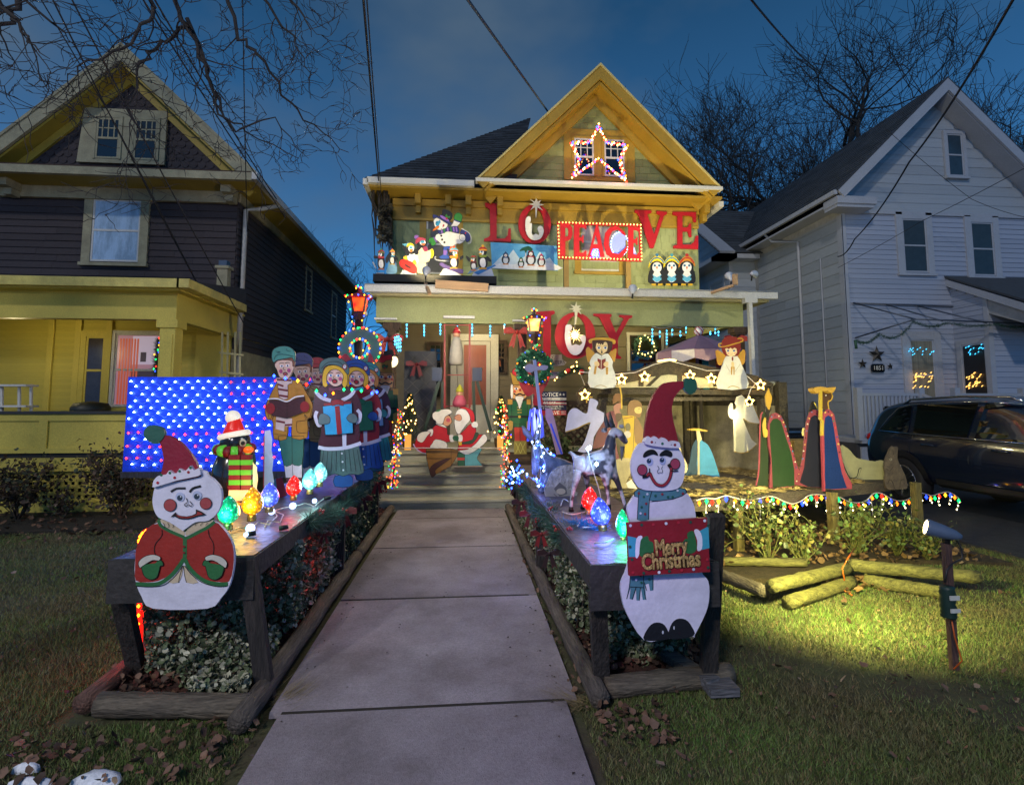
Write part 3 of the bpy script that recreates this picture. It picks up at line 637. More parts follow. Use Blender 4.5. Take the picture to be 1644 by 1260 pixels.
lattice(H0,FW(py0+.06),-6.94,-4.56,.16,.60,.095,.05,m_yel,.0,diag=False)
lattice(H0,FW(py0+.06),-9.2,-7.2,.16,.60,.095,.05,m_yel,.0,diag=False)
b=mb(mat('porch_floor',(.12,.12,.12,1))); b.box(-13,-4.35,py0+.2,10.6,.8,.86); b.build('porch_floor',H0)
# inner porch wall
clad(H0,FW(10.58),m_yclap,'yclap',-9.5,-4.45,.86,3.2,.12,bot=.012)
m_warmroom=emit('#b08090',.30); 
pw=FW(10.55)
q0,q1=P(187,535,10.55),P(262,653,10.55)
lwin=win(H0,pw,q0.x,q1.x,q1.z,q0.z,m_white,mat('lit_room',(.25,.2,.22,1)),.05,label='porch window with a lit room, orange curtain and Christmas tree',ms=m_white,sill=False)
b=mb(m_warmroom); pw.box(b,q0.x+.04,q1.x-.04,q1.z+.04,q0.z-.04,.005,.008); b.build('lit_room',lwin)
b=mb(emit('#b8a8bc',.42)); pw.box(b,q0.x+.30,q1.x-.05,(q0.z+q1.z)/2+.1,q0.z-.05,.0085,.0095); b.build('room_wall',lwin); b=mb(emit('#4a3840',.2)); pw.box(b,q0.x+.45,q0.x+.55,(q0.z+q1.z)/2+.15,q0.z-.35,.010,.011); pw.box(b,q0.x+.3,q1.x-.05,q1.z+.05,(q0.z+q1.z)/2-.02,.0085,.0095); b.build('room_wall',lwin)
b=mb(emit('#b85434',.40)); 
for i in range(7): pw.box(b,q0.x+.08+i*.05,q0.x+.11+i*.05,q1.z+.05,q0.z-.1,.010,.014+.003*(i%2))
b.build('curtain',lwin)
q0,q1=P(140,540,10.55),P(163,650,10.55); win(H0,pw,q0.x,q1.x,q1.z,q0.z,m_yel,mat('dim_glass',(.06,.05,.06,1),.15),.1,ms=m_yel,sill=False)
for px in(78,122,172): q=P(px,600,10.54); b=mb(m_yel); pw.box(b,q.x-.05,q.x+.05,.86,3.2,.0,.035); b.build('wall_stile',H0)
q0,q1=P(0,530,10.55),P(38,640,10.55); b=mb(m_yel); b.box(A1-.6,A1-.0,10.5,10.57,.9,3.1); b.build('corner_panel',H0)
# ---------------------------------------------------------------- right neighbour
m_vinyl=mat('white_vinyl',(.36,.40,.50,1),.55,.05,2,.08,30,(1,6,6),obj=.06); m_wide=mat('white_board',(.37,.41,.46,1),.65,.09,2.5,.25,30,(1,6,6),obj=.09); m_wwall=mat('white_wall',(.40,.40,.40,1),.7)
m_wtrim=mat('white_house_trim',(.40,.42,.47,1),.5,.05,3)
H2=thing('house','white clapboard two-storey house behind the parked dark car','house',(11.7,12.5,0))
B0,B1=9.42,14.85; wy=12.5
b=mb(m_wwall); b.box(B0,B1,wy,24,.8,6.6); b.build('wall',H2)
b=mb(mat('dark_foundation',(.05,.035,.03,1),.9,.3,8,.5)); b.box(B0+.04,B1-.04,wy+.04,24,0,.8); b.build('foundation',H2)
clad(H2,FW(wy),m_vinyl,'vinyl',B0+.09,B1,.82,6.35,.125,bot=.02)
b=mb(m_wtrim); b.box(B0-.02,B0+.09,wy-.03,wy+.02,.8,6.4); b.box(B0-.03,B0+.0,wy-.03,wy+.14,.8,6.3); b.build('corner_board',H2)
w3=WF((B0,0,0),R(90)); w3.n=Vector((-1,0,0))
class WF3(WF): pass
def clad_left(house,X,y0,y1,z0,z1,h,m,ext=None,name='siding_board'):
    z=z0; rnd=random.Random(9)
    def f():
        b=mb(m); t,bo=.003,.014; return b.add([(0,0,0),(0,1,0),(-bo,1,0),(-bo,0,0),(0,0,1),(0,1,1),(-t,1,1),(-t,0,1)],[(0,1,2,3),(4,5,6,7),(0,1,5,4),(2,3,7,6),(0,3,7,4),(1,2,6,5)])
    me=shared('left_'+m.name,f)
    while z<z1-.03:
        a,c=(y0,y1) if ext is None else ext(z+h/2)
        s=a
        while s<c-.02:
            e=min(c,s+rnd.uniform(2.2,3.8))
            if c-e<.5: e=c
            inst(name,me,house,(X-.002,s,z),(0,0,0),(1,e-s-.004,min(h,z1-z)-.004)); s=e
        z+=h
clad_left(H2,B0,wy+.14,16.4,.82,6.3,.27,m_wide)
# front gable
pkw=P(1520,127,12.0); gez=6.72; gL=8.98; hw=pkw.x-gL
b=mb(m_wwall); FW(wy-.0).poly(b,[(gL+.3,gez-.35),(pkw.x+hw-.3,gez-.35),(pkw.x+hw-.3,gez),(pkw.x,pkw.z-.2),(gL+.3,gez)],0,-.05); b.build('gable_wall',H2)
gext=lambda z,z2:(pkw.x-hw*(1-(z2-gez+.25)/(pkw.z-gez)),pkw.x+hw*(1-(z2-gez+.25)/(pkw.z-gez)))
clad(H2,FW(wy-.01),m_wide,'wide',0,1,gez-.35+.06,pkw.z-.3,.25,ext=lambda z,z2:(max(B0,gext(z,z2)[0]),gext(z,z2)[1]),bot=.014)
b=mb(m_wtrim); FW(wy).box(b,B0,B1,gez-.36,gez-.28,0,.05); b.build('belt_board',H2)
eL=Vector((gL,12,gez)); eR=Vector((pkw.x+hw,12,gez)); pw_=Vector((pkw.x,12,pkw.z))
m_roofb=mat('blue_grey_roof',(.05,.058,.07,1),.8,.2,8,.5,40,island=.25)
for e in(eL,eR):
    rake(H2,e,pw_,11.96,12.02,-.22,.0,m_wtrim,'rake_board'); rake(H2,e,pw_,12.03,wy+.02,-.24,-.20,m_wtrim,'rake_soffit'); rake(H2,e,pw_,11.97,12.0,.002,.04,m_roofb,'roof_edge')
    roof(H2,(e.x,12,gez+.03),(e.x,24,gez+.03),(pkw.x,24,pkw.z+.04),(pkw.x,12,pkw.z+.04),m_roofb,22,.4)
b=mb(m_wtrim); b.box(gL-.02,gL+1.0,11.98,12.5,gez-.30,gez-.12); b.box(gL,gL+.95,12.02,12.5,gez-.38,gez-.30); b.build('eave_return',H2)
b=mb(m_wtrim); b.box(gL-.08,gL,12,24,gez-.08,gez+.03); b.box(gL,B0,12.5,24,gez-.25,gez-.2); b.build('gutter',H2)
b=mb(m_wtrim); b.tube([(gL-.02,15.2,gez-.05),(gL+.1,15.0,gez-.35),(B0-.06,14.2,gez-.6),(B0-.06,14.2,.8)],.04,8); b.tube([(B0-.05,13.3,5.4),(B0-.05,13.3,.8)],.02,6); b.build('downspout',H2)
# wing with its own gable at the back left
wx=8.55; wy0,wy1=16.6,23.5
b=mb(m_wwall); b.box(wx,B0,wy0,wy1,.5,6.3); b.build('wing_wall',H2)
clad_left(H2,wx,wy0,wy1,.5,6.2,.27,m_wide)
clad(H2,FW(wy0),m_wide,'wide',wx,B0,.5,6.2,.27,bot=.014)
b=mb(m_wtrim); b.box(wx-.02,wx+.1,wy0-.02,wy0+.12,.5,6.2); b.build('corner_board',H2)
ym=(wy0+wy1)/2; wpk=9.2
b=mb(m_wwall); b.prism([(wx-.02,wy0-.3,6.3),(wx-.02,wy1,6.3),(wx-.02,ym,wpk-.1)],(.1,0,0)); b.build('wing_gable',H2)
clad_left(H2,wx-.04,0,1,6.3,wpk-.2,.27,m_wide,ext=lambda z:(wy0-.2+(ym-wy0)*(z-6.2)/(wpk-6.3),wy1-(wy1-ym)*(z-6.2)/(wpk-6.3)))
b=mb(m_wtrim); b.box(wx-.6,wx+.02,wy0-.5,wy1+.3,6.18,6.32); b.box(wx-.6,B0-.1,wy0-.5,wy0,6.18,6.32); b.bar((wx-.3,wy0-.5,6.35),(wx-.3,ym,wpk+.05),.5,.1,up=(0,0,1)); b.build('wing_cornice',H2)
roof(H2,(wx-.6,wy0-.5,6.35),(12,wy0-.5,6.35),(12,ym,wpk),(wx-.6,ym,wpk),m_roofb,18,.4)
roof(H2,(wx-.6,wy1+.5,6.35),(12,wy1+.5,6.35),(12,ym,wpk),(wx-.6,ym,wpk),m_roofb,6,1.)
wl3=WF((wx,0,0),R(90)); wl3.n=Vector((-1,0,0))
m_bluewin=glass('blue_window','#2b4f80',.1)
for a_,c_,t_,bt,mg in((wy0+.45,wy0+1.35,5.7,4.1,m_glass),(wy0+2.6,wy0+3.3,5.6,4.1,m_bluewin),(wy0+4.2,wy0+4.9,5.6,4.1,m_glass),(ym-.35,ym+.35,8.0,6.75,m_brownpost),(wy0+1.0,wy0+1.9,2.9,1.5,mat('yellow_shade',(.5,.4,.05,1)))):
    win(H2,wl3,a_,c_,bt,t_,m_wtrim,mg,.12,ms=m_wtrim)
for (a_,c_,t_,bt) in((1449,1487,352,437),(1559,1594,354,440)):
    win(H2,FW(wy-.02),P(a_,400,wy).x,P(c_,400,wy).x,P(1450,bt,wy).z,P(1450,t_,wy).z,m_wtrim,mat('dark_blind',(.035,.045,.05,1),.25),.17,ms=m_wtrim)
win(H2,FW(wy-.05),P(1500,0,wy).x,P(1524,0,wy).x,P(1500,283,wy).z,P(1500,216,wy).z,m_wtrim,mat('dim_blue_glass',(.03,.06,.09,1),.2),.09,ms=m_wtrim)
q0,q1=P(1458,545,wy),P(1504,660,wy)
m_curt=mat('pleated_curtain',(.22,.21,.16,1),.8,.25,2,.3,6,(14,14,.5))
fw_=win(H2,FW(wy-.02),q0.x,q1.x,q1.z,q0.z,m_wtrim,m_curt,.2,ms=m_wtrim,label='tall curtained ground-floor window reflecting strings of lights')
# entry bay whose side wall faces the driveway, under a shed roof sloping to the street
Xe=P(1528,500,wy).x; RA=P(1528,455,wy); RB=PX(1662,499,Xe); LA=P(1528,487,wy).z; LB=PX(1662,524,Xe).z; yd=PX(1593,600,Xe).y
b=mb(m_wwall); b.prism([(Xe,wy,LA),(Xe,wy,RA.z),(Xe,RB.y,RB.z),(Xe,RB.y,LB)],(4,0,0)); b.build('entry_wall',H2)
clad_left(H2,Xe-.003,0,1,LA-.1,RA.z,.125,m_vinyl,ext=lambda z:(max(RB.y,wy-(wy-RB.y)*(RA.z-z)/(RA.z-RB.z)) if z>RB.z else RB.y,wy) if False else ((wy-(wy-RB.y)*min(1,max(.02,(RA.z-.08-z)/(RA.z-RB.z)))),wy))
mb(m_wwall).box(Xe,Xe+4,yd,wy+.05,.8,LA).build('entry_wall',H2)
clad_left(H2,Xe-.003,yd,wy,.82,LA,.125,m_vinyl); clad(H2,FW(yd-.002),m_vinyl,'vinyl',Xe,Xe+4,.82,LA,.125,bot=.02)
mb(m_wtrim).box(Xe-.03,Xe+.08,yd-.03,yd+.08,.8,LA).build('corner_board',H2)
mb(m_wtrim).bar((Xe-.05,wy,RA.z+.02),(Xe-.05,RB.y-.2,RB.z-.06),.16,.16).build('entry_rake',H2)
mb(m_roofb).prism([(Xe-.15,wy,RA.z+.14),(Xe-.15,RB.y-.25,RB.z+.05),(Xe+4,RB.y-.25,RB.z+.05),(Xe+4,wy,RA.z+.14)],(0,0,.05)).build('entry_roof',H2)
wde=WF((Xe-.02,0,0),R(90)); wde.n=Vector((-1,0,0)); q0,q1=PX(1545,560,Xe),PX(1583,545,Xe)
dd=win(H2,wde,q1.y,q0.y,.95,PX(1564,552,Xe).z,m_wtrim,mat('dark_door_glass',(.012,.013,.016,1),.35),.12,ms=m_wtrim,split=False,sill=False,label='glass storm door reflecting warm and blue lights')
# porch deck and railing
b=mb(m_wtrim); y_=10.9; rx0,rx1=P(1378,650,y_).x,P(1478,650,y_).x; rx2=P(1535,650,y_).x
b.box(rx0,rx1,y_-.03,y_+.03,1.74,1.80); b.box(rx0,rx1,y_-.03,y_+.03,.92,.98); b.build('railing_rail',H2)
mb(m_wtrim).box(rx0,rx1+3,y_-.05,12.4,.74,.84).build('porch_deck',H2)
mb(mat('porch_skirt_grey',(.07,.07,.075,1),.8)).box(rx0,rx1+3,y_+.1,12.4,0,.74).build('porch_skirting',H2)
for px in(1397,1435): q=P(px,700,y_); mb(m_wtrim).box(q.x-.2,q.x+.2,y_+.02,y_+.06,.1,.66).build('skirt_panel',H2)
n=16
bal=shared('baluster',lambda:mb(m_wtrim).box(-.018,.018,-.018,.018,0,.8))
for i in range(n): inst('baluster',bal,H2,(rx0+(rx1-rx0)*(i+.5)/n,y_,.96))
for x in(rx0,rx1,rx2,rx2+1.6): 
    mb(m_wtrim).box(x-.06,x+.06,y_-.06,y_+.06,.8,1.92).build('railing_post',H2)
mb(m_wtrim).box(rx2,rx2+2,y_-.03,y_+.03,1.74,1.80).build('railing_rail',H2)
for i in range(12): inst('baluster',bal,H2,(rx2+.1+i*.14,y_,.96))
mb(m_wtrim).bar((rx1,y_,1.8),(rx1+.55,y_-1.2,1.1),.06,.05).build('stair_rail',H2); mb(m_wtrim).bar((rx2,y_,1.8),(rx2+.5,y_-1.2,1.1),.06,.05).build('stair_rail',H2)
# awning frame over the entry
m_pole=mat('awning_pole',(.10,.12,.16,1),.4,metal=.6)
aw=thing('awning','thin dark pipe frame of an uncovered awning above the stars and number plate','awning',(10,wy,3.5))
y2=11.3; a_=P(1367,487,wy); bq=P(1644,497,wy); c_=P(1466,513,y2); d_=P(1644,520,y2)
for i,(p,q) in enumerate(((a_,bq),(c_,d_),(a_,c_),(P(1420,490,wy),P(1510,516,y2)),(P(1470,492,wy),P(1580,519,y2)),(P(1370,543,wy-.05),c_))):
    mb(m_pole).tube([p+Vector((0,-.06,0)),q+Vector((0,-.06,0))],.018,6).build('pipe',aw)
# garland on the awning
# ================================================================ PLANTS
import numpy as np
rng=np.random.default_rng(4)
def raw(name,V,Fc,m,kind=None,parent=None,sm=False):
    me=bpy.data.meshes.new(name); V=np.asarray(V,dtype=np.float32)
    if parent is not None: V=V-np.array(org(parent),dtype=np.float32)
    Fc=np.asarray(Fc,dtype=np.int32); k=Fc.shape[1]
    me.vertices.add(len(V)); me.vertices.foreach_set('co',V.ravel()); me.loops.add(Fc.size); me.loops.foreach_set('vertex_index',Fc.ravel())
    me.polygons.add(len(Fc)); me.polygons.foreach_set('loop_start',np.arange(0,Fc.size,k,dtype=np.int32)); me.polygons.foreach_set('loop_total',np.full(len(Fc),k,dtype=np.int32))
    me.update(calc_edges=True); me.materials.append(m)
    o=bpy.data.objects.new(name,me); col.objects.link(o)
    if parent is not None: o.parent=parent
    if kind: o['kind']=kind
    return o
m_grass=mat('grass_blade',(.09,.18,.03,1),.6,.3,1.2,c2=(.13,.115,.055,1),island=.6)
m_straw=mat('dead_grass',(.20,.155,.07,1),.7,.2,3,island=.4)
def blades(name,n,region,h0,h1,w_,m,flat=.5):
    xs=[];ys=[]
    while len(xs)<n:
        # density falls with distance from the camera
        D=.9+8.4*rng.random(n)**1.5; a=(rng.random(n)-.5)*2.05+.09; x=D*np.tan(a*.5)*1.02*1.0; x=D*(rng.random(n)*2.35-1.15); y=D
        k=region(x,y)&(np.sin(x*2.3+np.sin(y*1.9)*2)+np.sin(y*3.1+x*.8)+rng.normal(0,.5,n)>-1.25); xs+=list(x[k]); ys+=list(y[k])
    x=np.array(xs[:n]); y=np.array(ys[:n]); h=rng.uniform(h0,h1,n); th=rng.uniform(0,2*np.pi,n); ph=rng.uniform(0,2*np.pi,n); lean=rng.uniform(.1,1.,n)*flat*2
    w=w_*(.7+.35*y/3)
    b0=np.stack([x-w*np.cos(th),y-w*np.sin(th),np.full(n,-.01)],1); b1=np.stack([x+w*np.cos(th),y+w*np.sin(th),np.full(n,-.01)],1)
    t=np.stack([x+h*lean*np.cos(ph),y+h*lean*np.sin(ph),h],1)
    return raw(name,np.stack([b0,b1,t],1).reshape(-1,3),np.arange(3*n).reshape(-1,3),m,'stuff')
def lawnL(x,y): return (x<-.98)&(y<7.6)&~((x>-2.02)&(y>2.95))
def lawnR(x,y): return (x>.60)&(x<5.75)&~((x>.62)&(x<1.56)&(y>3.0))&~((y>4.75)&(x<2.6))&~((x>2.5)&(x<5.3)&(y>4.5+.55*np.minimum(1,np.abs(x-2.6)))&(y<9))&(y<9)
reg=lambda x,y:lawnL(x,y)|lawnR(x,y)
blades('lawn_grass',230000,reg,.009,.026,.0022,m_grass,.8)
blades('dead_grass',60000,reg,.008,.022,.0022,m_straw,1.)
# dry leaves
m_leaf=mat('dry_leaf',(.15,.09,.06,1),.7,.35,9,island=.75,c2=(.11,.055,.03,1))
m_leafp=mat('pale_dry_leaf',(.30,.22,.15,1),.7,.3,9,island=.4)
def leaves(name,pts,size,m,curl=.35,kind='stuff',parent=None,tilt=.5,fold=True):
    n=len(pts); pts=np.asarray(pts); s=size*rng.uniform(.55,1.3,n)
    shape=np.array([[-.5,-.12,.1],[-.12,-.5,.15],[.42,-.30,.2],[.55,.05,.1],[.35,.38,.25],[-.05,.5,.1],[-.48,.22,.2],[0,0,0]]); k=len(shape)
    V=np.empty((n,k,3))
    a=rng.uniform(0,2*np.pi,n); tx=rng.normal(0,tilt,n); ty=rng.normal(0,tilt,n)
    sh=shape[None]*np.ones((n,1,1)); sh=sh+rng.normal(0,.09,sh.shape); sh[:,:,2]*=curl*2
    x=sh[:,:,0];y=sh[:,:,1];z=sh[:,:,2]
    y2=y*np.cos(tx)[:,None]-z*np.sin(tx)[:,None]; z2=y*np.sin(tx)[:,None]+z*np.cos(tx)[:,None]
    x3=x*np.cos(ty)[:,None]+z2*np.sin(ty)[:,None]; z3=-x*np.sin(ty)[:,None]+z2*np.cos(ty)[:,None]
    V[:,:,0]=pts[:,0:1]+s[:,None]*(x3*np.cos(a)[:,None]-y2*np.sin(a)[:,None]); V[:,:,1]=pts[:,1:2]+s[:,None]*(x3*np.sin(a)[:,None]+y2*np.cos(a)[:,None]); V[:,:,2]=pts[:,2:3]+s[:,None]*z3
    b=np.arange(n)[:,None,None]*k; f=np.array([[7,i,(i+1)%7] for i in range(7)])[None]+b
    return raw(name,V.reshape(-1,3),f.reshape(-1,3),m,kind,parent)
def scat(n,x0,x1,y0,y1,z0,z1): return np.stack([rng.uniform(x0,x1,n),rng.uniform(y0,y1,n),rng.uniform(z0,z1,n)],1)
def inlawn(n):
    p=scat(n*6,-8,6,1,8,.035,.05); k=reg(p[:,0],p[:,1])&(p[:,1]<rng.uniform(1.2,8,len(p))+1); return p[k][:n]
leaves('fallen_leaves',inlawn(520),.036,m_leaf); leaves('leaf_crumbs',inlawn(2200),.014,m_leaf)
leaves('fallen_leaves',inlawn(150),.036,m_leafp)
# drifts against the timbers
leaves('fallen_leaves',np.concatenate([scat(150,-2.1,-.95,2.45,2.85,.02,.05),scat(330,-1.95,-1.1,3.05,3.7,.05,.09),scat(150,.66,1.5,3.1,3.6,.05,.09),scat(90,.62,1.0,2.5,2.85,.03,.05),scat(60,.58,.66,2.9,7,.03,.05)]),.034,m_leaf)
leaves('fallen_leaves',scat(420,-9,-2.3,6.6,8.4,.04,.07),.06,m_leaf)
leaves('fallen_leaves',np.concatenate([scat(900,1.6,5.2,5.0,6.6,.04,.09),scat(90,3.0,3.9,4.3,4.7,.02,.05)]),.05,mat('tan_leaf',(.20,.12,.05,1),.7,.3,9,island=.5))
leaves('mulch_chips',np.concatenate([scat(2600,-1.95,-1.1,3.2,8.2,.035,.07),scat(1500,.74,1.5,3.2,8.2,.035,.07)]),.03,mat('mulch_chip',(.10,.03,.022,1),.8,.3,9,island=.5),tilt=.9)
# hedges: variegated wintercreeper under both tables
m_wood=mat('twig',(.05,.038,.03,1),.9,.2,8)
m_var1=mat('variegated_leaf',(.20,.23,.13,1),.5,.35,26,island=.5,c2=(.045,.085,.03,1)); m_var2=mat('cream_leaf_edge',(.36,.36,.26,1),.5,.25,20,island=.35); m_dkleaf=mat('dark_leaf',(.05,.085,.035,1),.5,.3,9,island=.5)
def hedge(label,boxes,n,m,mx,size=.035,name='hedge',cat='hedge',group=None,twigs=60):
    t=thing(name,label,cat,(boxes[0][0],boxes[0][2],0),group)
    vol=[(b[1]-b[0])*(b[3]-b[2])*(b[5]-b[4]) for b in boxes]; S=sum(vol)
    for frac,mm in((.62,m),(.38,mx)):
        P_=[]
        for b,v in zip(boxes,vol):
            k=int(n*frac*v/S); u=rng.random((k,3)); 
            # push towards the surface
            sel=rng.integers(0,3,k); sd=rng.integers(0,2,k); push=rng.random(k)**2*.25
            for a in range(3):
                q=sel==a; u[q,a]=np.where(sd[q]==0,push[q],1-push[q])
            lo=np.array([b[0],b[2],b[4]]); hi=np.array([b[1],b[3],b[5]]); p=lo+u*(hi-lo)
            w=np.array([noise.noise(Vector((q[0]*4,q[1]*4,q[2]*4))) for q in p]); p[:,2]+=w*.09; p[:,0]+=w*.07; 
            c=(lo+hi)/2; r=np.abs(u-.5).max(axis=1); keep=w>-.42; P_.append(p[keep])
        p=np.concatenate(P_); leaves('foliage',p,size,mm,parent=t,kind=None,tilt=.8)
    b=MB().use(m_wood); r_=random.Random(n)
    for i in range(twigs):
        q=r_.choice(boxes); x,y=r_.uniform(q[0],q[1]),r_.uniform(q[2],q[3]); h=r_.uniform(.3,.95)*(q[5]); b.tube([(x,y,.0),(x+r_.uniform(-.05,.05),y+r_.uniform(-.05,.05),h*.5),(x+r_.uniform(-.12,.12),y+r_.uniform(-.12,.12),h)],[.006,.004,.002],4)
    b.build('stem',t); return t
hedge('low variegated hedge seen between the legs under the jacketed snowman',[(-1.78,-1.25,3.3,3.75,.05,.50),(-1.5,-1.12,3.2,3.5,.05,.22)],8600,m_var1,m_var2,.027)
hedge('hedge with frosted leaves along the path under the carolers table',[(-1.42,-1.08,3.7,5.0,.12,.60)],8000,m_var1,m_var2,.028)
hedge('far hedge beneath the carolers, next to the steps',[(-1.35,-1.08,5.3,7.3,.1,.55)],4200,m_dkleaf,m_var1)
hedge('variegated hedge between the legs under the Merry Christmas snowman',[(.86,1.32,3.25,3.8,.05,.62)],8400,m_var1,m_var2,.027)
hedge('long wintercreeper hedge beside the path below the goat and donkey',[(.72,.98,3.7,7.2,.08,.62)],14000,m_var1,m_var2,.027)
hedge('small leafy mat at the foot of the jacketed snowman stand',[(-1.40,-1.12,3.02,3.2,.03,.13)],700,m_var2,m_var1,.028,name='ground_cover',cat='ground cover',twigs=6)
# rose bushes in the lit bed
m_rose=mat('rose_leaf',(.085,.13,.03,1),.5,.3,9,island=.5); m_rose2=mat('yellowing_leaf',(.17,.15,.035,1),.55,.3,9,island=.4); m_cane=mat('rose_cane',(.14,.15,.04,1),.6,.2,6)
def bush(cx,cy,r,h,n,label,group,mA,mB,mC,size=.05,stems=16,name='rose_bush',cat='shrub',bare=False):
    t=thing(name,label,cat,(cx,cy,0),group); b=MB().use(mC); rd=random.Random(int(cx*100)); tips=[]
    for i in range(stems):
        a=rd.uniform(0,6.28); q=Vector((cx,cy,0)); d=Vector((math.cos(a)*rd.uniform(.1,.7),math.sin(a)*rd.uniform(.1,.7),1)).normalized(); pts=[q.copy()]
        for s in range(6): q=q+d*h*rd.uniform(.14,.22); d=(d+Vector((rd.uniform(-.3,.3),rd.uniform(-.3,.3),rd.uniform(-.15,.1)))).normalized(); pts.append(q.copy())
        b.tube(pts,[.007*(1-i_/7.5) for i_ in range(7)],4); tips+=pts[2:]
        for s in range(3 if not bare else 7):
            p=rd.choice(pts[2:]); e=p+Vector((rd.uniform(-1,1),rd.uniform(-1,1),rd.uniform(.2,1.1))).normalized()*r*rd.uniform(.3,.6); b.tube([p,p.lerp(e,.5)+Vector((0,0,.02)),e],[.004,.003,.0015],4); tips+=[e,p.lerp(e,.6)]
    b.build('cane',t)
    T=np.array([tuple(v) for v in tips]); k=rng.integers(0,len(T),n); p=T[k]+rng.normal(0,r*.13,(n,3)); p[:,2]=np.maximum(p[:,2],.04)
    leaves('foliage',p[:n*2//3],size,mA,parent=t,kind=None,tilt=.8); leaves('foliage',p[n*2//3:],size,mB,parent=t,kind=None,tilt=.8); return t
grb='rose bushes in the lit bed below the deck'
for i,(px,py,r,h,n,lb) in enumerate(((1150,880,.32,.5,380,'low rose bush right beside the Merry Christmas snowman board'),(1235,890,.36,.75,620,'tall rose bush just right of the first deck post'),(1290,895,.3,.5,420,'yellowing rose bush between the two tall ones'),(1375,880,.4,.62,700,'leafy rose bush behind the bend in the logs'),(1440,878,.38,.5,560,'low spreading rose bush near the last deck post'),(1490,885,.28,.38,300,'small rose bush at the driveway end of the bed'))):
    g=G(px,py+18); bush(g.x,g.y,r*.85,h*.78,n//2,lb,grb,m_rose,m_rose2,m_cane,.036,stems=20)
g=G(1330,925); 
for i,(px,py,sc_,n,lb) in enumerate(((30,812,.62,900,'dark bare-twigged shrub at the far left lattice'),(195,805,.7,1500,'larger dark shrub with brown leaves before the lattice, beside the blue panel'))):
    g=G(px,py); g.y=7.95; g.x=P(px,py,7.95).x; bush(g.x,g.y,.55*sc_*1.3,1.05*sc_,n,lb,'dark shrubs along the yellow porch base',mat('brown_leaf',(.085,.055,.035,1),.7,.3,8,island=.5),mat('dull_green_leaf',(.04,.055,.03,1),.7,.3,8,island=.5),mat('shrub_twig',(.12,.085,.06,1),.8),.045,26,name='shrub',bare=True)
g=P(100,815,7.95); bush(g.x,g.y,.3,.3,220,'low sprawling shrub between the two bigger ones by the lattice','dark shrubs along the yellow porch base',MATS['brown_leaf'],MATS['dull_green_leaf'],MATS['shrub_twig'],.04,10,name='shrub',bare=True)
# tufts at the path corners
for (x,y,lb) in((-.93,3.05,'tuft of long dry grass by the path at the jacketed snowman corner'),(.60,2.92,'tuft of long grass by the path at the Merry Christmas snowman corner')):
    n=170; b0=rng.normal(0,.035,(n,2))+[x,y]; a=rng.uniform(-.5,1.2,n) if x<0 else rng.uniform(2.4,4.4,n); l=rng.uniform(.08,.24,n)
    V=np.stack([np.c_[b0[:,0]-.0018,b0[:,1],np.full(n,.01)],np.c_[b0[:,0]+.0018,b0[:,1],np.full(n,.01)],np.c_[b0[:,0]+np.cos(a)*l,b0[:,1]+np.sin(a)*l,l*rng.uniform(.1,.5,n)]],1)
    o=raw('grass_tuft',V.reshape(-1,3),np.arange(3*n).reshape(-1,3),m_straw); setp(o,lb,'grass')
# ---------------------------------------------------------------- bare trees
m_bark=mat('bark',(.032,.028,.026,1),.9,.3,8,.6,20)
def grow(b,p,d,l,r,depth,rd,tw=.3,up=.12,minr=.006,seg=4,split=(2,3),tp=.62,droop=0.,n0=6):
    """one limb and everything that grows from it"""
    pts=[p.copy()]; rs=[r]; q=p.copy(); r1=r*tp
    for i in range(seg):
        d=(d+Vector((rd.uniform(-tw,tw),rd.uniform(-tw,tw),rd.uniform(-tw,tw)+up-droop))).normalized(); q=q+d*l/seg; pts.append(q.copy()); rs.append(r+(r1-r)*(i+1)/seg)
    b.tube(pts,rs,n0 if r>.05 else (4 if r>.015 else 3),cap=False)
    if depth==0: return
    for k in range(rd.randint(*split)):
        a=Vector((rd.uniform(-1,1),rd.uniform(-1,1),rd.uniform(-.4,.8))).normalized(); nd=(d*rd.uniform(.7,1.2)+a*.85).normalized()
        st=pts[-1] if k<2 else pts[rd.randint(1,seg)]
        grow(b,st,nd,l*rd.uniform(.62,.9),max(minr,r1*rd.uniform(.55,.85)),depth-1,rd,tw,up,minr,seg,split,tp,droop)
def tree(loc,h,r,label,depth,seed,group=None,l0=None,split=(2,4),limbs=5,minr=.010,lean=(0,0),spread=.8):
    rd=random.Random(seed); t=thing('bare_tree',label,'tree',loc,group); p=Vector(loc); b=MB().use(m_bark)
    pts=[p+Vector((lean[0]*i/5,lean[1]*i/5,h*i/5)) for i in range(6)]; b.tube(pts,[r*(1.25-.5*i/5) for i in range(6)],10); b.build('trunk',t)
    b=MB().use(m_bark)
    for k in range(limbs):
        a=2*math.pi*k/limbs+rd.uniform(-.4,.4); grow(b,pts[3+k%3],Vector((math.cos(a)*spread,math.sin(a)*spread,rd.uniform(.5,1.1))).normalized(),l0 or h*.45,r*.5,depth,rd,minr=minr,split=split,up=.035,seg=4)
    b.build('crown',t); return t
TG='bare winter trees behind the white house'
tp1=P(1225,300,26); tree((tp1.x,26,0),8.3,.42,'broad bare tree behind the white house roof valley, nearest the green house',5,11,TG,l0=3.9,split=(3,4),limbs=6,minr=.013)
tp2=P(1330,200,27); tree((tp2.x,27,0),10.5,.55,'tallest bare tree, rising just left of the white house gable',5,23,TG,l0=4.4,split=(3,4),limbs=6,minr=.013)
tp3=P(1600,150,30); tree((tp3.x,30,0),11.5,.45,'bare tree showing beyond the right slope of the white gable',5,31,TG,l0=4.0,split=(3,4),limbs=6,minr=.013)
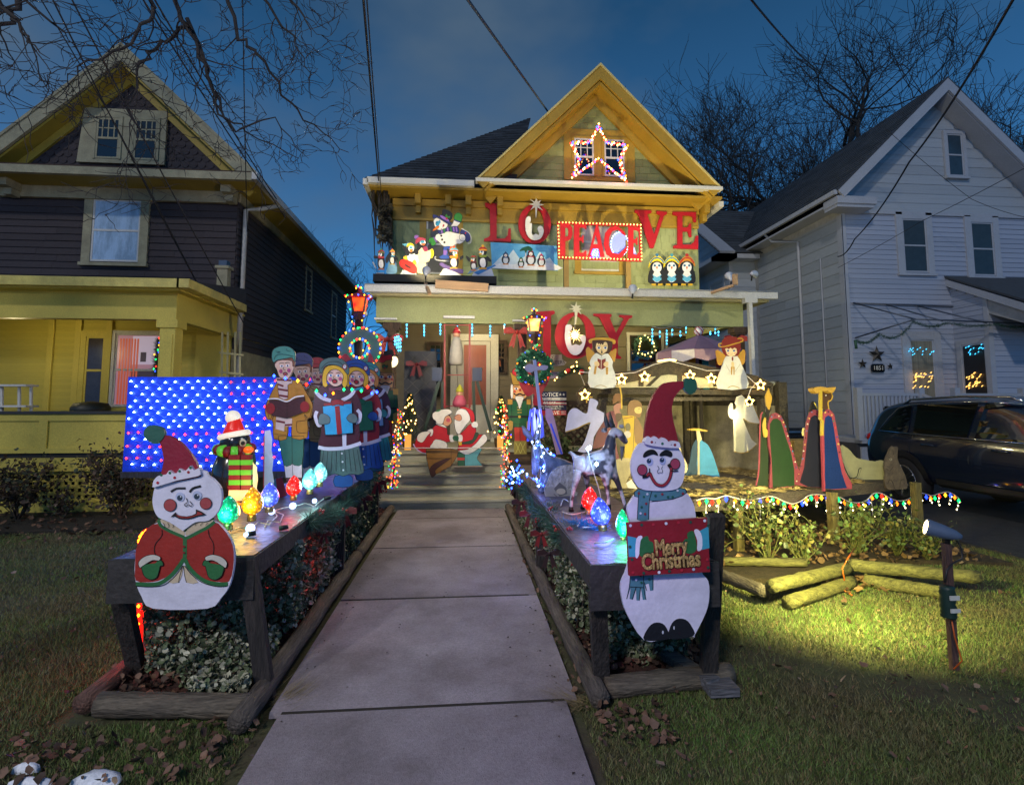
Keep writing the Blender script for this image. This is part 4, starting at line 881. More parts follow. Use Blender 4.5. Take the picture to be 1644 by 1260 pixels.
t4=P(545,420,40); tree((t4.x,40,0),8.5,.18,'small distant bare tree in the gap between brown and green houses',4,5,TG,l0=2.6,split=(2,3),limbs=5,minr=.012)
t5=P(575,520,34); tree((t5.x,34,0),4.5,.14,'distant bare tree low in the gap beside the red lantern',5,8,TG,l0=2.3,split=(2,3),limbs=5,minr=.012)
# overhanging boughs of a street tree, reaching down into view at upper left
st=thing('street_tree','bare street tree whose drooping boughs hang across the dusk sky at upper left','tree',(-4.2,1.2,0))
b=MB().use(m_bark); b.tube([(-4.2,1.2,0),(-4.15,1.3,2),(-4.0,1.6,4),(-3.8,2.0,6)],[.3,.26,.22,.2],12); b.build('trunk',st)
def bough(px_pts,Ys,r0,rd,nside=14,dep=3,l=.55):
    pts=[P(px,py,Y) for (px,py),Y in zip(px_pts,Ys)]
    pts=[Vector(v) for v in pts]; fine=[]
    for i in range(len(pts)-1):
        for k in range(4): fine.append(pts[i].lerp(pts[i+1],k/4)+Vector((rd.uniform(-.03,.03),rd.uniform(-.03,.03),rd.uniform(-.03,.03))))
    fine.append(pts[-1]); n=len(fine)
    b=MB().use(m_bark); b.tube(fine,[r0*(1-.85*i/(n-1)) for i in range(n)],6,cap=False)
    for k in range(nside):
        i=rd.randint(1,n-2); d=(fine[i+1]-fine[i]).normalized(); a=Vector((rd.uniform(-1,1),rd.uniform(-.6,.6),rd.uniform(-1,.6))).normalized()
        grow(b,fine[i],(d*.7+a*.8).normalized(),l*rd.uniform(.6,1.2),max(.005,r0*(1-.85*i/n)*.5),dep,rd,tw=.45,up=.0,minr=.0035,seg=4,split=(2,3),droop=.02)
    b.build('bough',st)
rd=random.Random(77)
bough([(345,-60),(385,60),(415,85),(455,150),(500,200),(560,245)],[5.5,5.6,5.7,5.8,6,6.2],.024,rd,7,3,.34)
bough([(275,-60),(290,20),(310,60),(335,120),(350,180),(395,210),(480,255)],[4.6,4.7,4.8,4.9,5,5.2,5.4],.024,rd,8,3,.34)
bough([(210,-60),(245,10),(240,30),(200,75),(130,110),(90,130)],[4.5]*6,.022,rd,8,3,.36)
bough([(300,40),(265,65),(240,85),(215,130),(205,190),(215,240)],[4.8,4.8,4.7,4.7,4.7,4.7],.02,rd,9,3,.4)
bough([(60,-60),(30,15),(0,45),(-30,60)],[4.2]*4,.03,rd,6,3,.4)
bough([(-20,-20),(20,30),(40,60),(80,95)],[4.0]*4,.02,rd,7,2,.4)
bough([(440,-80),(460,-10),(490,30),(500,60)],[5]*4,.02,rd,6,3,.33)
bough([(330,-60),(420,-10),(470,60),(500,120)],[5.6]*4,.022,rd,7,3,.33)
bough([(300,30),(330,110),(350,160),(375,210),(440,190),(490,250)],[4.8,4.9,5,5.1,5.2,5.3],.02,rd,6,3,.33)
# climbing ivy stems hanging at the corner of the centre house
iv=thing('dead_vine','dead vine and cable tangle hanging from the eave corner above the penguins','vine',tuple(P(618,300,10.9)))
b=MB().use(mat('dead_vine',(.04,.03,.02,1),.9))
for k in range(16):
    x=610+rd.uniform(-14,14); y=290+rd.uniform(0,25); pts=[]
    for i in range(7): pts.append(P(x+rd.uniform(-3,3)+(i*.9),y+i*rd.uniform(14,19),10.9)); 
    b.tube(pts,[.012,.02,.012,.02,.015,.01,.004],5)
b.build('stem',iv)
V=[P(617+rd.uniform(-9,10),330+rd.random()*60,10.88) for _ in range(90)]; leaves('foliage',[tuple(v) for v in V],.12,mat('dead_vine_leaf',(.10,.085,.05,1),.8,.3,8,island=.5),kind=None,parent=iv,tilt=.9)
# ---------------------------------------------------------------- cables
m_cable=mat('cable',(.012,.013,.016,1),.6)
def cable(label,pts,r,sag=0.,group='overhead service cables',m=None):
    p=[P(*q) for q in pts]; f=[]
    for a,c in zip(p,p[1:]):
        f+=catenary(a,c,sag,10)[:-1]
    f.append(p[-1]); o=mb(m or m_cable).tube(f,r,6).build('cable',shift=tuple(f[0])); o.location=f[0]; return setp(o,label,'cable',group)
cable('thin cable crossing the brown gable window to the lower wall',[(65,-40,5),(330,480,9.6)],.008,.05)
cable('cable running from the top left down past the brown gable to the porch',[(95,-40,5),(392,520,9.4)],.008,.05)
cable('leftmost long cable over the brown roof',[(30,-60,5),(180,190,7),(325,470,9.7)],.006)
cable('upper of two cables meeting at the brown house gutter',[(225,-40,5),(444,320,10.2)],.009,.05)
cable('lower of two cables meeting at the brown house gutter',[(205,-40,5),(440,322,10.2),(470,360,13)],.009,.05)
cable('vertical drop cable hanging in front of the brown house corner',[(389,-40,6),(393,215,7.5),(397,372,9.4)],.007)
cable('paired cable rising from the green house eave corner, nearer strand',[(580,-40,5),(608,290,10.6)],.014)
cable('paired cable rising from the green house eave corner, thinner strand',[(586,-40,5),(612,310,10.65)],.008)
cable('thick pale blurred-looking cable ending at the green roof slope',[(715,-50,5),(880,180,11)],.018,m=mat('pale_cable',(.05,.085,.13,1),.6))
cable('dark cable over the bare trees towards the white gable roof',[(1190,-20,5),(1320,118,11)],.012,.1)
cable('thick black service cable sagging to the corner of the white house',[(1660,-60,4),(1460,260,8),(1372,384,11.6),(1345,412,12.3)],.014,.10)
cable('faint thin cable across the white gable going down right',[(1420,205,11.3),(1560,320,11.4),(1660,352,11)],.006,.05)
cable('faint thin cable rising right across the white gable wall',[(1345,430,12.2),(1480,355,11),(1660,262,8)],.006,.02)
# ================================================================ PARKED CAR
m_car=mat('car_paint',(.008,.013,.030,1),.16,.02,3,spec=.8,coat=1.0); m_cglass=glass('car_glass','#0a0b0e',.02); m_clad=mat('black_plastic',(.016,.016,.018,1),.5,.1,9); m_chrome=mat('chrome',(.6,.62,.66,1),.18,.02,3,metal=1.)
car=thing('parked_car','dark blue-black sports utility car parked in the driveway, rear towards the white porch','car',(7.9,7,0))
CX_=7.87; yR=9.05; Lc=4.62; Wc=.925
# stations along the length, s=0 rear .. 1 front: (s, z bottom, z belt, z roof, half width belt, half width roof)
ST=[(0,.55,.98,1.05,.80,.70),(.015,.42,1.04,1.22,.86,.70),(.05,.36,1.08,1.50,.90,.70),(.10,.34,1.09,1.60,.915,.68),(.18,.33,1.085,1.645,.925,.66),(.30,.33,1.07,1.66,.925,.65),(.42,.33,1.05,1.65,.925,.64),(.54,.33,1.03,1.60,.925,.63),(.62,.33,1.02,1.45,.925,.66),(.70,.33,1.02,1.16,.92,.74),(.74,.33,1.01,1.07,.915,.80),(.84,.34,.97,1.00,.91,.78),(.93,.36,.90,.93,.87,.72),(.98,.42,.80,.84,.76,.62),(1,.5,.68,.72,.62,.5)]
def sect(st):
    s,zb,zl,zr,wb,wr=st; y=yR-s*Lc; h=zl-zb
    half=[(wb*.86,zb),(wb*.965,zb+.06),(wb*1.0,zb+h*.35),(wb*1.005,zb+h*.62),(wb*.985,zb+h*.86),(wb*.955,zl),(wb*.955+(wr-wb*.955)*.5,zl+(zr-zl)*.5),(wr+.03,zl+(zr-zl)*.9),(wr*.85,zr-.005),(wr*.4,zr+.015)]
    return [(CX_-x,y,z) for x,z in half]+[(CX_+x,y,z) for x,z in reversed(half)]
vs=[];n=20
for st in ST: vs+=sect(st)
fs=[(i*n+k,i*n+(k+1)%n,(i+1)*n+(k+1)%n,(i+1)*n+k) for i in range(len(ST)-1) for k in range(n)]+[tuple(range(n)),tuple((len(ST)-1)*n+k for k in range(n))[::-1]]
body=MB().use(m_car).add(vs,fs,True).build('body',car); mo=body.modifiers.new('round','SUBSURF'); mo.levels=2; mo.render_levels=2
def flank(y,z,off=.006):
    """point on the left flank at length y and height z"""
    s=(yR-y)/Lc
    for a,c in zip(ST,ST[1:]):
        if a[0]<=s<=c[0]:
            t=(s-a[0])/(c[0]-a[0]); st=tuple(a[i]+(c[i]-a[i])*t for i in range(6)); break
    pr=[(p[0],p[2]) for p in sect(st)[:10]]
    for (x0,z0),(x1,z1) in zip(pr,pr[1:]):
        if z0<=z<=z1+1e-6: return Vector((x0+(x1-x0)*(z-z0)/(z1-z0+1e-9)-off,y,z))
    return Vector((pr[-2][0]-off,y,z))
def fpanel(poly,m,name,off=.010,k=6,parent=car,t=.01):
    """thin panel lying on the flank"""
    b=MB().use(m); pts=[]
    for a,c in zip(poly,poly[1:]+poly[:1]): pts+=[(a[0]+(c[0]-a[0])*i/k,a[1]+(c[1]-a[1])*i/k) for i in range(k)]
    q=[Vector((y,z,0)) for y,z in pts]; tri=geometry.tessellate_polygon([q]); v=[flank(y,z,off) for y,z in pts]
    b.add(v,[tuple(x) for x in tri]); return b.build(name,parent)
# window band
wz=lambda y,f: (1.10+(1.585-1.10)*f)
def glassp(y0,y1,z0a,z0b,z1a,z1b,name): return fpanel([(y0,z0a),(y1,z0b),(y1,z1b),(y0,z1a)],m_cglass,name,.014,8)
g_=fpanel([(8.62,1.13),(8.05,1.115),(8.12,1.53),(8.35,1.49)],m_cglass,'quarter_window',.014)
fpanel([(7.95,1.11),(7.05,1.09),(7.02,1.57),(8.02,1.555)],m_cglass,'rear_door_window',.014)
fpanel([(6.93,1.09),(5.75,1.07),(6.25,1.52),(6.92,1.575)],m_cglass,'front_door_window',.014)
b=MB().use(m_chrome); b.tube([flank(y,z,.018) for y,z in((8.66,1.12),(8.0,1.10),(7,1.08),(5.7,1.06))],.011,5); b.tube([flank(y,z,.018) for y,z in((8.66,1.12),(8.52,1.34),(8.36,1.50),(8.1,1.56),(7.6,1.585),(7,1.595),(6.3,1.55))],.009,5); b.build('window_trim',car)
b=MB().use(m_chrome); b.tube([(CX_-.66,8.35,1.56),(CX_-.66,8.2,1.635),(CX_-.65,7.3,1.675),(CX_-.64,6.6,1.655),(CX_-.64,6.45,1.60)],.018,6); b.tube([(CX_+.66,8.35,1.56),(CX_+.66,8.2,1.635),(CX_+.65,7.3,1.675),(CX_+.64,6.6,1.655),(CX_+.64,6.45,1.60)],.018,6); b.build('roof_rail',car)
for yy in(7.66,6.55):
    b=MB().use(m_car); b.tube([flank(yy+.1,.95,.02),flank(yy,.955,.04),flank(yy-.12,.95,.02)],.016,6); b.build('door_handle',car)
for yy,z0 in((7.0,.42),(8.0,.9),(5.8,.42)):
    b=MB().use(m_clad); b.tube([flank(yy,z0,.001),flank(yy,.8,.001),flank(yy,1.09,.001)],.005,4); b.build('door_seam',car)
fpanel([(7.55,.34),(5.4,.34),(5.4,.47),(7.55,.47)],m_clad,'sill_cladding',.016,8)
b=MB().use(m_clad); b.add([],[])
def arch(yc,name):
    R0,R1=.385,.475; zc=.36; b=MB().use(m_clad); v=[];f=[];n_=16
    for i in range(n_+1):
        a=math.pi*i/n_
        for r_ in(R0,R1): v.append(flank(yc+r_*math.cos(a),max(.345,zc+r_*math.sin(a)),.02))
    f=[(2*i,2*i+1,2*i+3,2*i+2) for i in range(n_)]
    b.add(v,f); b.build('arch_cladding',car)
    b=MB().use(m_dark); c=[flank(yc+R0*math.cos(math.pi*i/n_),max(.345,zc+R0*math.sin(math.pi*i/n_)),.012) for i in range(n_+1)]; b.add(c+[flank(yc,.345,.012)],[(i,i+1,n_+1) for i in range(n_)]); b.build('wheel_well',car)
for yc in(8.13,5.43):
    arch(yc,'w')
    for sx in(-1,1):
        wh=MB().use(m_dark); c=Vector((CX_+sx*.83,yc,.36)); ax=Vector((sx,0,0))
        prof=[(.20,-.1),(.33,-.11),(.36,-.08),(.365,0),(.36,.08),(.335,.115),(.25,.12)]
        o=MB().use(mat('tyre',(.012,.012,.013,1),.8)).lathe(c,prof,28,True,ax).build('wheel',car)
        b=MB().use(mat('alloy',(.45,.46,.5,1),.3,metal=1.)); 
        b.lathe(c+ax*.09,[(.235,-.02),(.25,.0),(.25,.035),(.235,.03)],24,True,ax)
        for k in range(5):
            for dd in(-.12,.12):
                a=2*math.pi*k/5+dd; b.bar(c+ax*.118,c+ax*.118+Vector((0,math.cos(a)*.235,math.sin(a)*.235)),.026,.03,up=ax)
        b.lathe(c+ax*.11,[(.05,0),(.05,.02),(.0,.025)],12,True,ax); b.build('rim',o)
b=MB().use(mat('tail_lamp',(.35,.008,.008,1),.15,coat=1)); b.ball((CX_-.80,8.93,1.0),.10,10,6,(.6,1.2,.75)); b.ball((CX_+.80,8.93,1.0),.10,10,6,(.6,1.2,.75)); b.build('tail_light',car)
b=MB().use(m_cglass); b.box(CX_-.58,CX_+.58,8.86,8.9,1.15,1.5); b.build('rear_window',car)
b=MB().use(m_car); b.box(CX_-.62,CX_+.62,8.62,8.82,1.50,1.53); b.build('roof_spoiler',car)
b=MB().use(m_chrome); b.box(CX_-.30,CX_+.30,8.99,9.07,.55,.66); b.build('number_plate',car)
b=MB().use(m_car); b.ball(flank(5.95,1.12,.1),.1,10,6,(1,.7,.7)); b.build('wing_mirror',car)
for sx in(-1,1): b=MB().use(glass('headlamp','#c0c8d0')); b.ball((CX_+sx*.66,4.58,.80),.12,10,6,(1,.7,.6)); b.build('headlight',car)
# vehicle glimpsed behind the figures, far down the drive
m_pk=mat('pickup_black',(.012,.012,.014,1),.3,coat=1)
q=P(1262,700,13.0); x,y=q.x,13.; pk_=thing('pickup_truck','black pickup truck half hidden behind the robed figures, far down the drive','truck',(x+.3,y,0))
b=MB().use(m_pk); b.box(x-.62,x+.72,y,y+1.5,.45,.98); b.prism([(x-.55,y+1.5,.98),(x+.65,y+1.5,.98),(x+.55,y+1.7,1.45),(x-.45,y+1.7,1.45)],(0,1.4,0)); b.build('body',pk_)
b=MB().use(m_chrome); b.box(x-.4,x+.5,y-.04,y,.72,.78); b.box(x-.4,x+.5,y-.04,y,.86,.9); b.box(x-.6,x+.7,y-.1,y-.02,.44,.56); b.build('grille',pk_)
for sx in(-.45,.55): b=MB().use(glass('headlamp','#c0c8d0')); b.box(x+sx-.09,x+sx+.09,y-.03,y+.02,.74,.9); b.build('headlight',pk_)
for sx in(-.55,.65): MB().use(MATS['tyre']).lathe((x+sx,y+.5,.36),[(.2,-.1),(.36,-.1),(.36,.1),(.2,.1)],16,True,(1,0,0)).build('wheel',pk_)
# ================================================================ DISPLAY TABLES, DECK, STABLE
m_tarp=mat('dark_tabletop',(.10,.085,.09,1),.42,.3,4,.6,14,c2=(.04,.034,.04,1)); m_tarpside=mat('black_felt_paper',(.032,.029,.028,1),.7,.25,5,.5,25)
m_dpost=wood('dark_stained_post',(.055,.045,.04,1),(.02,.017,.016,1),(8,8,1)); m_wpost=wood('worn_post',(.17,.12,.07,1),(.05,.035,.025,1),(8,8,1))
def table(name,label,x0,x1,y0,y1,z,skirt,legs):
    t=thing(name,label,'display table',((x0+x1)/2,y0,0),'felt-covered display tables')
    b=mb(m_tarp); n=9; vs=[]; rd=random.Random(3)
    for i in range(n+1):
        for k in range(5):
            vs.append((x0+(x1-x0)*k/4,y0+(y1-y0)*i/n,z+rd.uniform(-.004,.004)))
    b.add(vs,[(i*5+k,i*5+k+1,(i+1)*5+k+1,(i+1)*5+k) for i in range(n) for k in range(4)],True); b.box(x0+.01,x1-.01,y0+.01,y1-.01,z-.05,z-.008); b.build('tabletop',t)
    b=mb(m_tarpside); b.box(x0-.012,x1+.012,y0-.02,y0,z-skirt,z-.002); b.build('front_skirt',t)
    for xx in(x0-.012,x1): mb(m_tarpside).box(xx,xx+.012,y0,y1,z-skirt*.55,z-.004).build('side_skirt',t)
    for a,c in legs: mb(m_dpost).bar(a,c,.085,.05,up=(0,1,0)).build('leg',t)
    return t
table('display_table','long dark table under the jacketed snowman and carolers',-1.80,-1.10,3.05,7.0,.76,.22,
  [((-1.79,3.10,.60),(-1.84,3.42,0)),((-1.13,3.05,.74),(-1.03,3.12,0)),((-1.08,5.0,.76),(-1.08,5.0,0)),((-1.08,6.9,.76),(-1.08,6.9,0)),((-1.75,5.0,.7),(-1.8,5.0,0)),((-1.75,6.9,.7),(-1.8,6.9,0))])
table('display_table','long dark table under the goat, donkey and Merry Christmas snowman',.64,1.28,2.74,7.2,.76,.22,
  [((.68,2.79,.6),(.76,3.05,0)),((1.31,2.78,.98),(1.36,3.05,0)),((.70,5.0,.72),(.70,5.0,0)),((1.2,5.0,.7),(1.2,5.0,0)),((.72,7.1,.7),(.72,7.1,0))])
q=G(1075,1030,.1); b=mb(wood('bluish_board',(.16,.16,.17,1),(.08,.08,.09,1))); b.bar((1.12,3.5,.08),(1.35,2.95,.06),.09,.045); b.box(1.30,1.46,2.88,3.12,.02,.065); o=b.build('foot_board'); setp(o,'grey foot boards lying at the bottom of the Merry Christmas snowman leg','board')
# deck
D=[(1.28,5.45),(2.86,5.55),(5.70,6.72),(5.2,8.7),(1.28,8.7)]; DZ=.60
dk=thing('nativity_deck','low wooden deck strewn with straw that carries the nativity figures','deck',(3,6,0))
m_deck=wood('deck_board',(.10,.085,.06,1),(.05,.04,.03,1),(1,8,8))
# deck boards run along x
y=5.46
def xr(y):
    xs=[]
    for (a,c) in zip(D,D[1:]+D[:1]):
        if (a[1]-y)*(c[1]-y)<=0 and a[1]!=c[1]: xs.append(a[0]+(c[0]-a[0])*(y-a[1])/(c[1]-a[1]))
    return min(xs),max(xs)
while y<8.6:
    a0,a1=xr(y+.001); c0,c1=xr(y+.13); mb(m_deck).prism([(a0,y,DZ-.03),(a1,y,DZ-.03),(c1,y+.13,DZ-.03),(c0,y+.13,DZ-.03)],(0,0,.03)).build('deck_board',dk); y+=.138
for a,c in((D[0],D[1]),(D[1],D[2]),(D[2],D[3])):
    mb(m_deck).bar((a[0],a[1]-.03,DZ-.07),(c[0],c[1]-.03,DZ-.07),.03,.13).build('fascia',dk)
for px,py in((1187,888),(1340,875),(1475,850)):
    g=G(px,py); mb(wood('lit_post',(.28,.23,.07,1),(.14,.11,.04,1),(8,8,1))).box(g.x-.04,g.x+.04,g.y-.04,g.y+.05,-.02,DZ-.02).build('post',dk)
n=5200; p=scat(n*2,1.3,5.6,5.5,8.5,DZ+.002,DZ+.02); k=np.array([xr(min(8.59,q[1]))[0]<q[0]<xr(min(8.59,q[1]))[1] and q[0]<4.9 and noise.noise(Vector((q[0]*1.3,q[1]*1.3,0)))>-.12 for q in p]); p=p[k][:n]; n=len(p)
th=rng.uniform(0,np.pi,n); l=rng.uniform(.04,.16,n); dx=np.cos(th)*l; dy=np.sin(th)*l; w_=.003
V=np.stack([p+np.c_[-dx,-dy,np.zeros(n)],p+np.c_[-dy*w_/l,dx*w_/l,rng.uniform(0,.03,n)],p+np.c_[dx,dy,rng.uniform(0,.03,n)],p+np.c_[dy*w_/l,-dx*w_/l,np.zeros(n)]],1)
raw('straw',V.reshape(-1,3),np.arange(4*n).reshape(-1,4),mat('straw',(.34,.26,.10,1),.7,.3,4,island=.5),'stuff')
# stable
stb=thing('stable','dark timber nativity stable with tarpaulin walls and star lights along its roof','stable',tuple(P(1100,780,7.8)))
m_tb=wood('stable_timber',(.075,.062,.035,1),(.03,.025,.018,1),(6,6,6)); m_tarpw=mat('olive_tarp',(.42,.38,.24,1),.36,.35,2.4,.8,5,c2=(.17,.155,.10,1)); m_pale=mat('pale_sheeting',(.50,.49,.33,1),.6,.1,3,.2,9)
C0=P(1110,700,8.5); Lp=P(955,700,7.95); Rp=P(1252,700,7.15); zt=1.86
for a,c in((Lp,C0),(C0,Rp)):
    N_=14; b=mb(m_tarpw); vs=[]
    for i in range(N_+1):
        for k in range(7):
            t=i/N_; x=a.x+(c.x-a.x)*t; yy=a.y+(c.y-a.y)*t; vs.append((x,yy-.035*noise.noise(Vector((x*3,yy*3,k*.7))),DZ+.01+(zt-.3-DZ)*k/6))
    b.add(vs,[(i*7+k,(i+1)*7+k,(i+1)*7+k+1,i*7+k+1) for i in range(N_) for k in range(6)],True); b.build('tarp_wall',stb)
    mb(m_tb).bar((a.x,a.y,zt-.28),(c.x,c.y,zt-.28),.05,.08).build('rail',stb); mb(m_tb).bar((a.x,a.y-.02,zt-.02),(c.x,c.y-.02,zt-.02),.05,.08).build('rail',stb)
    b=mb(m_tb); b.prism([(a.x,a.y,zt-.26),(c.x,c.y,zt-.26),(c.x,c.y,zt),(a.x,a.y,zt)],(0,.02,0)); b.build('upper_wall',stb)
for v in(C0,Lp,Rp): mb(m_tb).box(v.x-.06,v.x+.06,v.y-.12,v.y-.02,DZ,zt).build('post',stb)
mb(m_tb).box(C0.x-.17,C0.x-.09,C0.y-.16,C0.y-.08,DZ,zt).build('post',stb)
YF=7.0; f=lambda px,py: P(px,py,YF)
fl,fr_=f(938,628),f(1238,632)
b=mb(m_pale); b.prism([(fl.x,YF,f(1000,622).z),(fr_.x,YF,f(1000,622).z),(Rp.x,Rp.y,zt+.0),(C0.x,C0.y,zt+.0),(Lp.x,Lp.y,zt+.0)],(0,0,.015)); b.build('roof_sheet',stb)
b=mb(m_pale); b.prism([(f(985,605).x,YF+.03,f(985,622).z),(f(1225,605).x,YF+.03,f(985,622).z),(f(1215,600).x,YF+.03,f(1215,602).z),(f(1100,585).x,YF+.03,f(1100,590).z),(f(990,600).x,YF+.03,f(990,602).z)],(0,.012,0)); b.build('gable_sheet',stb)
arch_=[(925,632),(950,606),(985,598),(1022,594),(1050,582),(1075,578),(1110,582),(1160,592),(1215,603),(1242,616)]
arb=[(1240,634),(1210,620),(1160,610),(1110,604),(1075,601),(1045,605),(1020,612),(985,618),(955,624),(930,650)]
b=mb(m_tb); b.prism([f(*q) for q in arch_+arb],(0,.045,0)); b.build('roof_board',stb)
mb(m_tb).bar(f(940,628)+Vector((0,.01,0)),f(1240,630)+Vector((0,.01,0)),.06,.07).build('ledge',stb)
mb(m_tb).bar(f(960,641)+Vector((0,.1,0)),f(1225,640)+Vector((0,.1,0)),.05,.05).build('rail',stb)
for px in(1092,1030,1150): mb(m_tb).bar(f(px,600)+Vector((0,.02,0)),f(px,630)+Vector((0,.02,0)),.06,.03,up=(0,1,0)).build('strut',stb)
mb(m_tb).bar(f(1035,626)+Vector((0,.04,0)),f(1062,600)+Vector((0,.04,0)),.04,.03,up=(0,1,0)).build('strut',stb)
for px in(968,1228): q=f(px,640); mb(m_tb).box(q.x-.05,q.x+.05,YF+.02,YF+.12,DZ,q.z).build('post',stb)
def starlight(px,py,Y,parent,r=.075):
    c=P(px,py,Y); b=mb(emit('#ffcf70',4)); pts=[]
    for k in range(10):
        a=math.pi/2+math.pi*k/5; rr=r if k%2==0 else r*.48; pts.append(c+Vector((math.cos(a)*rr,0,math.sin(a)*rr)))
    b.tube(pts+[pts[0]],.0075,4); o=b.build('star_light',parent)
    me=bulb_mesh('amber',.014,14)
    for k in range(5):
        a=math.pi/2+2*math.pi*k/5; inst('bulb',me,o,c+Vector((math.cos(a)*r*.62,-.01,math.sin(a)*r*.62)))
ss=thing('star_light_string','white wired string of seven warm star lights along the stable roof','light string',tuple(P(1075,580,6.95)))
m_wire=mat('white_wire',(.6,.6,.58,1),.5); sw=[(939,618,),(930,597),(985,601),(1020,598),(1050,585),(1075,579),(1110,588),(1135,595),(1160,594),(1200,604),(1213,616),(1205,625),(1200,640)]
mb(m_wire).tube([P(x,y,6.93) for x,y in sw],.006,5).build('wire',ss)
for px,py in((939,634),(998,609),(1035,605),(1108,603),(1142,608),(1221,618),(1203,645)): starlight(px,py,6.9,ss)
mb(emit('#ffcf70',5)).tube([P(1056,580,6.9),P(1075,577,6.88),P(1085,579,6.9)],.012,5).build('star_light',ss)
point('stable_fill',(2.75,6.9,1.45),13,(1,.84,.5),.12); point('stable_fill',(3.45,6.75,1.4),9,(1,.84,.5),.12)  # fill lamps added below the star string to brighten the stable walls
# striped revolving canopy behind the stable
cp=thing('carousel_canopy','small mauve and white revolving carousel canopy with a striped ball on top, behind the stable','canopy',tuple(P(1122,640,8.0)))
tip=P(1122,537,8.0); ez_=P(1122,566,8.0).z; cx,cy=tip.x,8.0; RR=.66
m_mauve=paint('#8a6f8c'); m_mauve2=paint('#75607c')
for k in range(12):
    a0,a1=2*math.pi*k/12,2*math.pi*(k+1)/12; b=mb(m_mauve if k%2 else m_mauve2)
    A=[Vector((cx+math.cos(a)*RR,cy+math.sin(a)*RR,ez_)) for a in(a0,a1)]; b.prism([A[0],A[1],tip],(0,0,-.01)); b.build('canopy_panel',cp)
    b=mb(paint('#d8cfc4') if k%2 else paint('#a0808a')); b.prism([A[0],A[1],A[1]-Vector((0,0,.13)),A[0].lerp(A[1],.5)-Vector((0,0,.18)),A[0]-Vector((0,0,.13))],(.004,.004,0)); b.build('valance',cp)
b=mb(paint('#e8e4e0')); b.ball(tip+Vector((0,0,.05)),.07,12,8); b.build('finial',cp)
for k in range(5): a=2*math.pi*k/5; c=tip+Vector((0,0,.05)); b=mb(paint('#a01520')); b.tube([c+Vector((math.cos(a+t*.8)*.071*math.sin(t),math.sin(a+t*.8)*.071*math.sin(t),.071*math.cos(t))) for t in [math.pi*i/8 for i in range(9)]],.008,4); b.build('stripe',cp)
for i,(px,c_) in enumerate(((1112,'#c08a20'),(1122,'#6f5f9a'),(1133,'#3aa0c0'),(1085,'#c08a20'),(1155,'#a03040'))):
    q=P(px,600,8.0); mb(paint(c_)).box(q.x-.045,q.x+.045,7.98,8.02,P(1100,592,8).z-.35,ez_-.05).build('pillar',cp)
mb(m_dpost).tube([(cx,cy,DZ),(cx,cy,ez_)],.03,8).build('pole',cp)
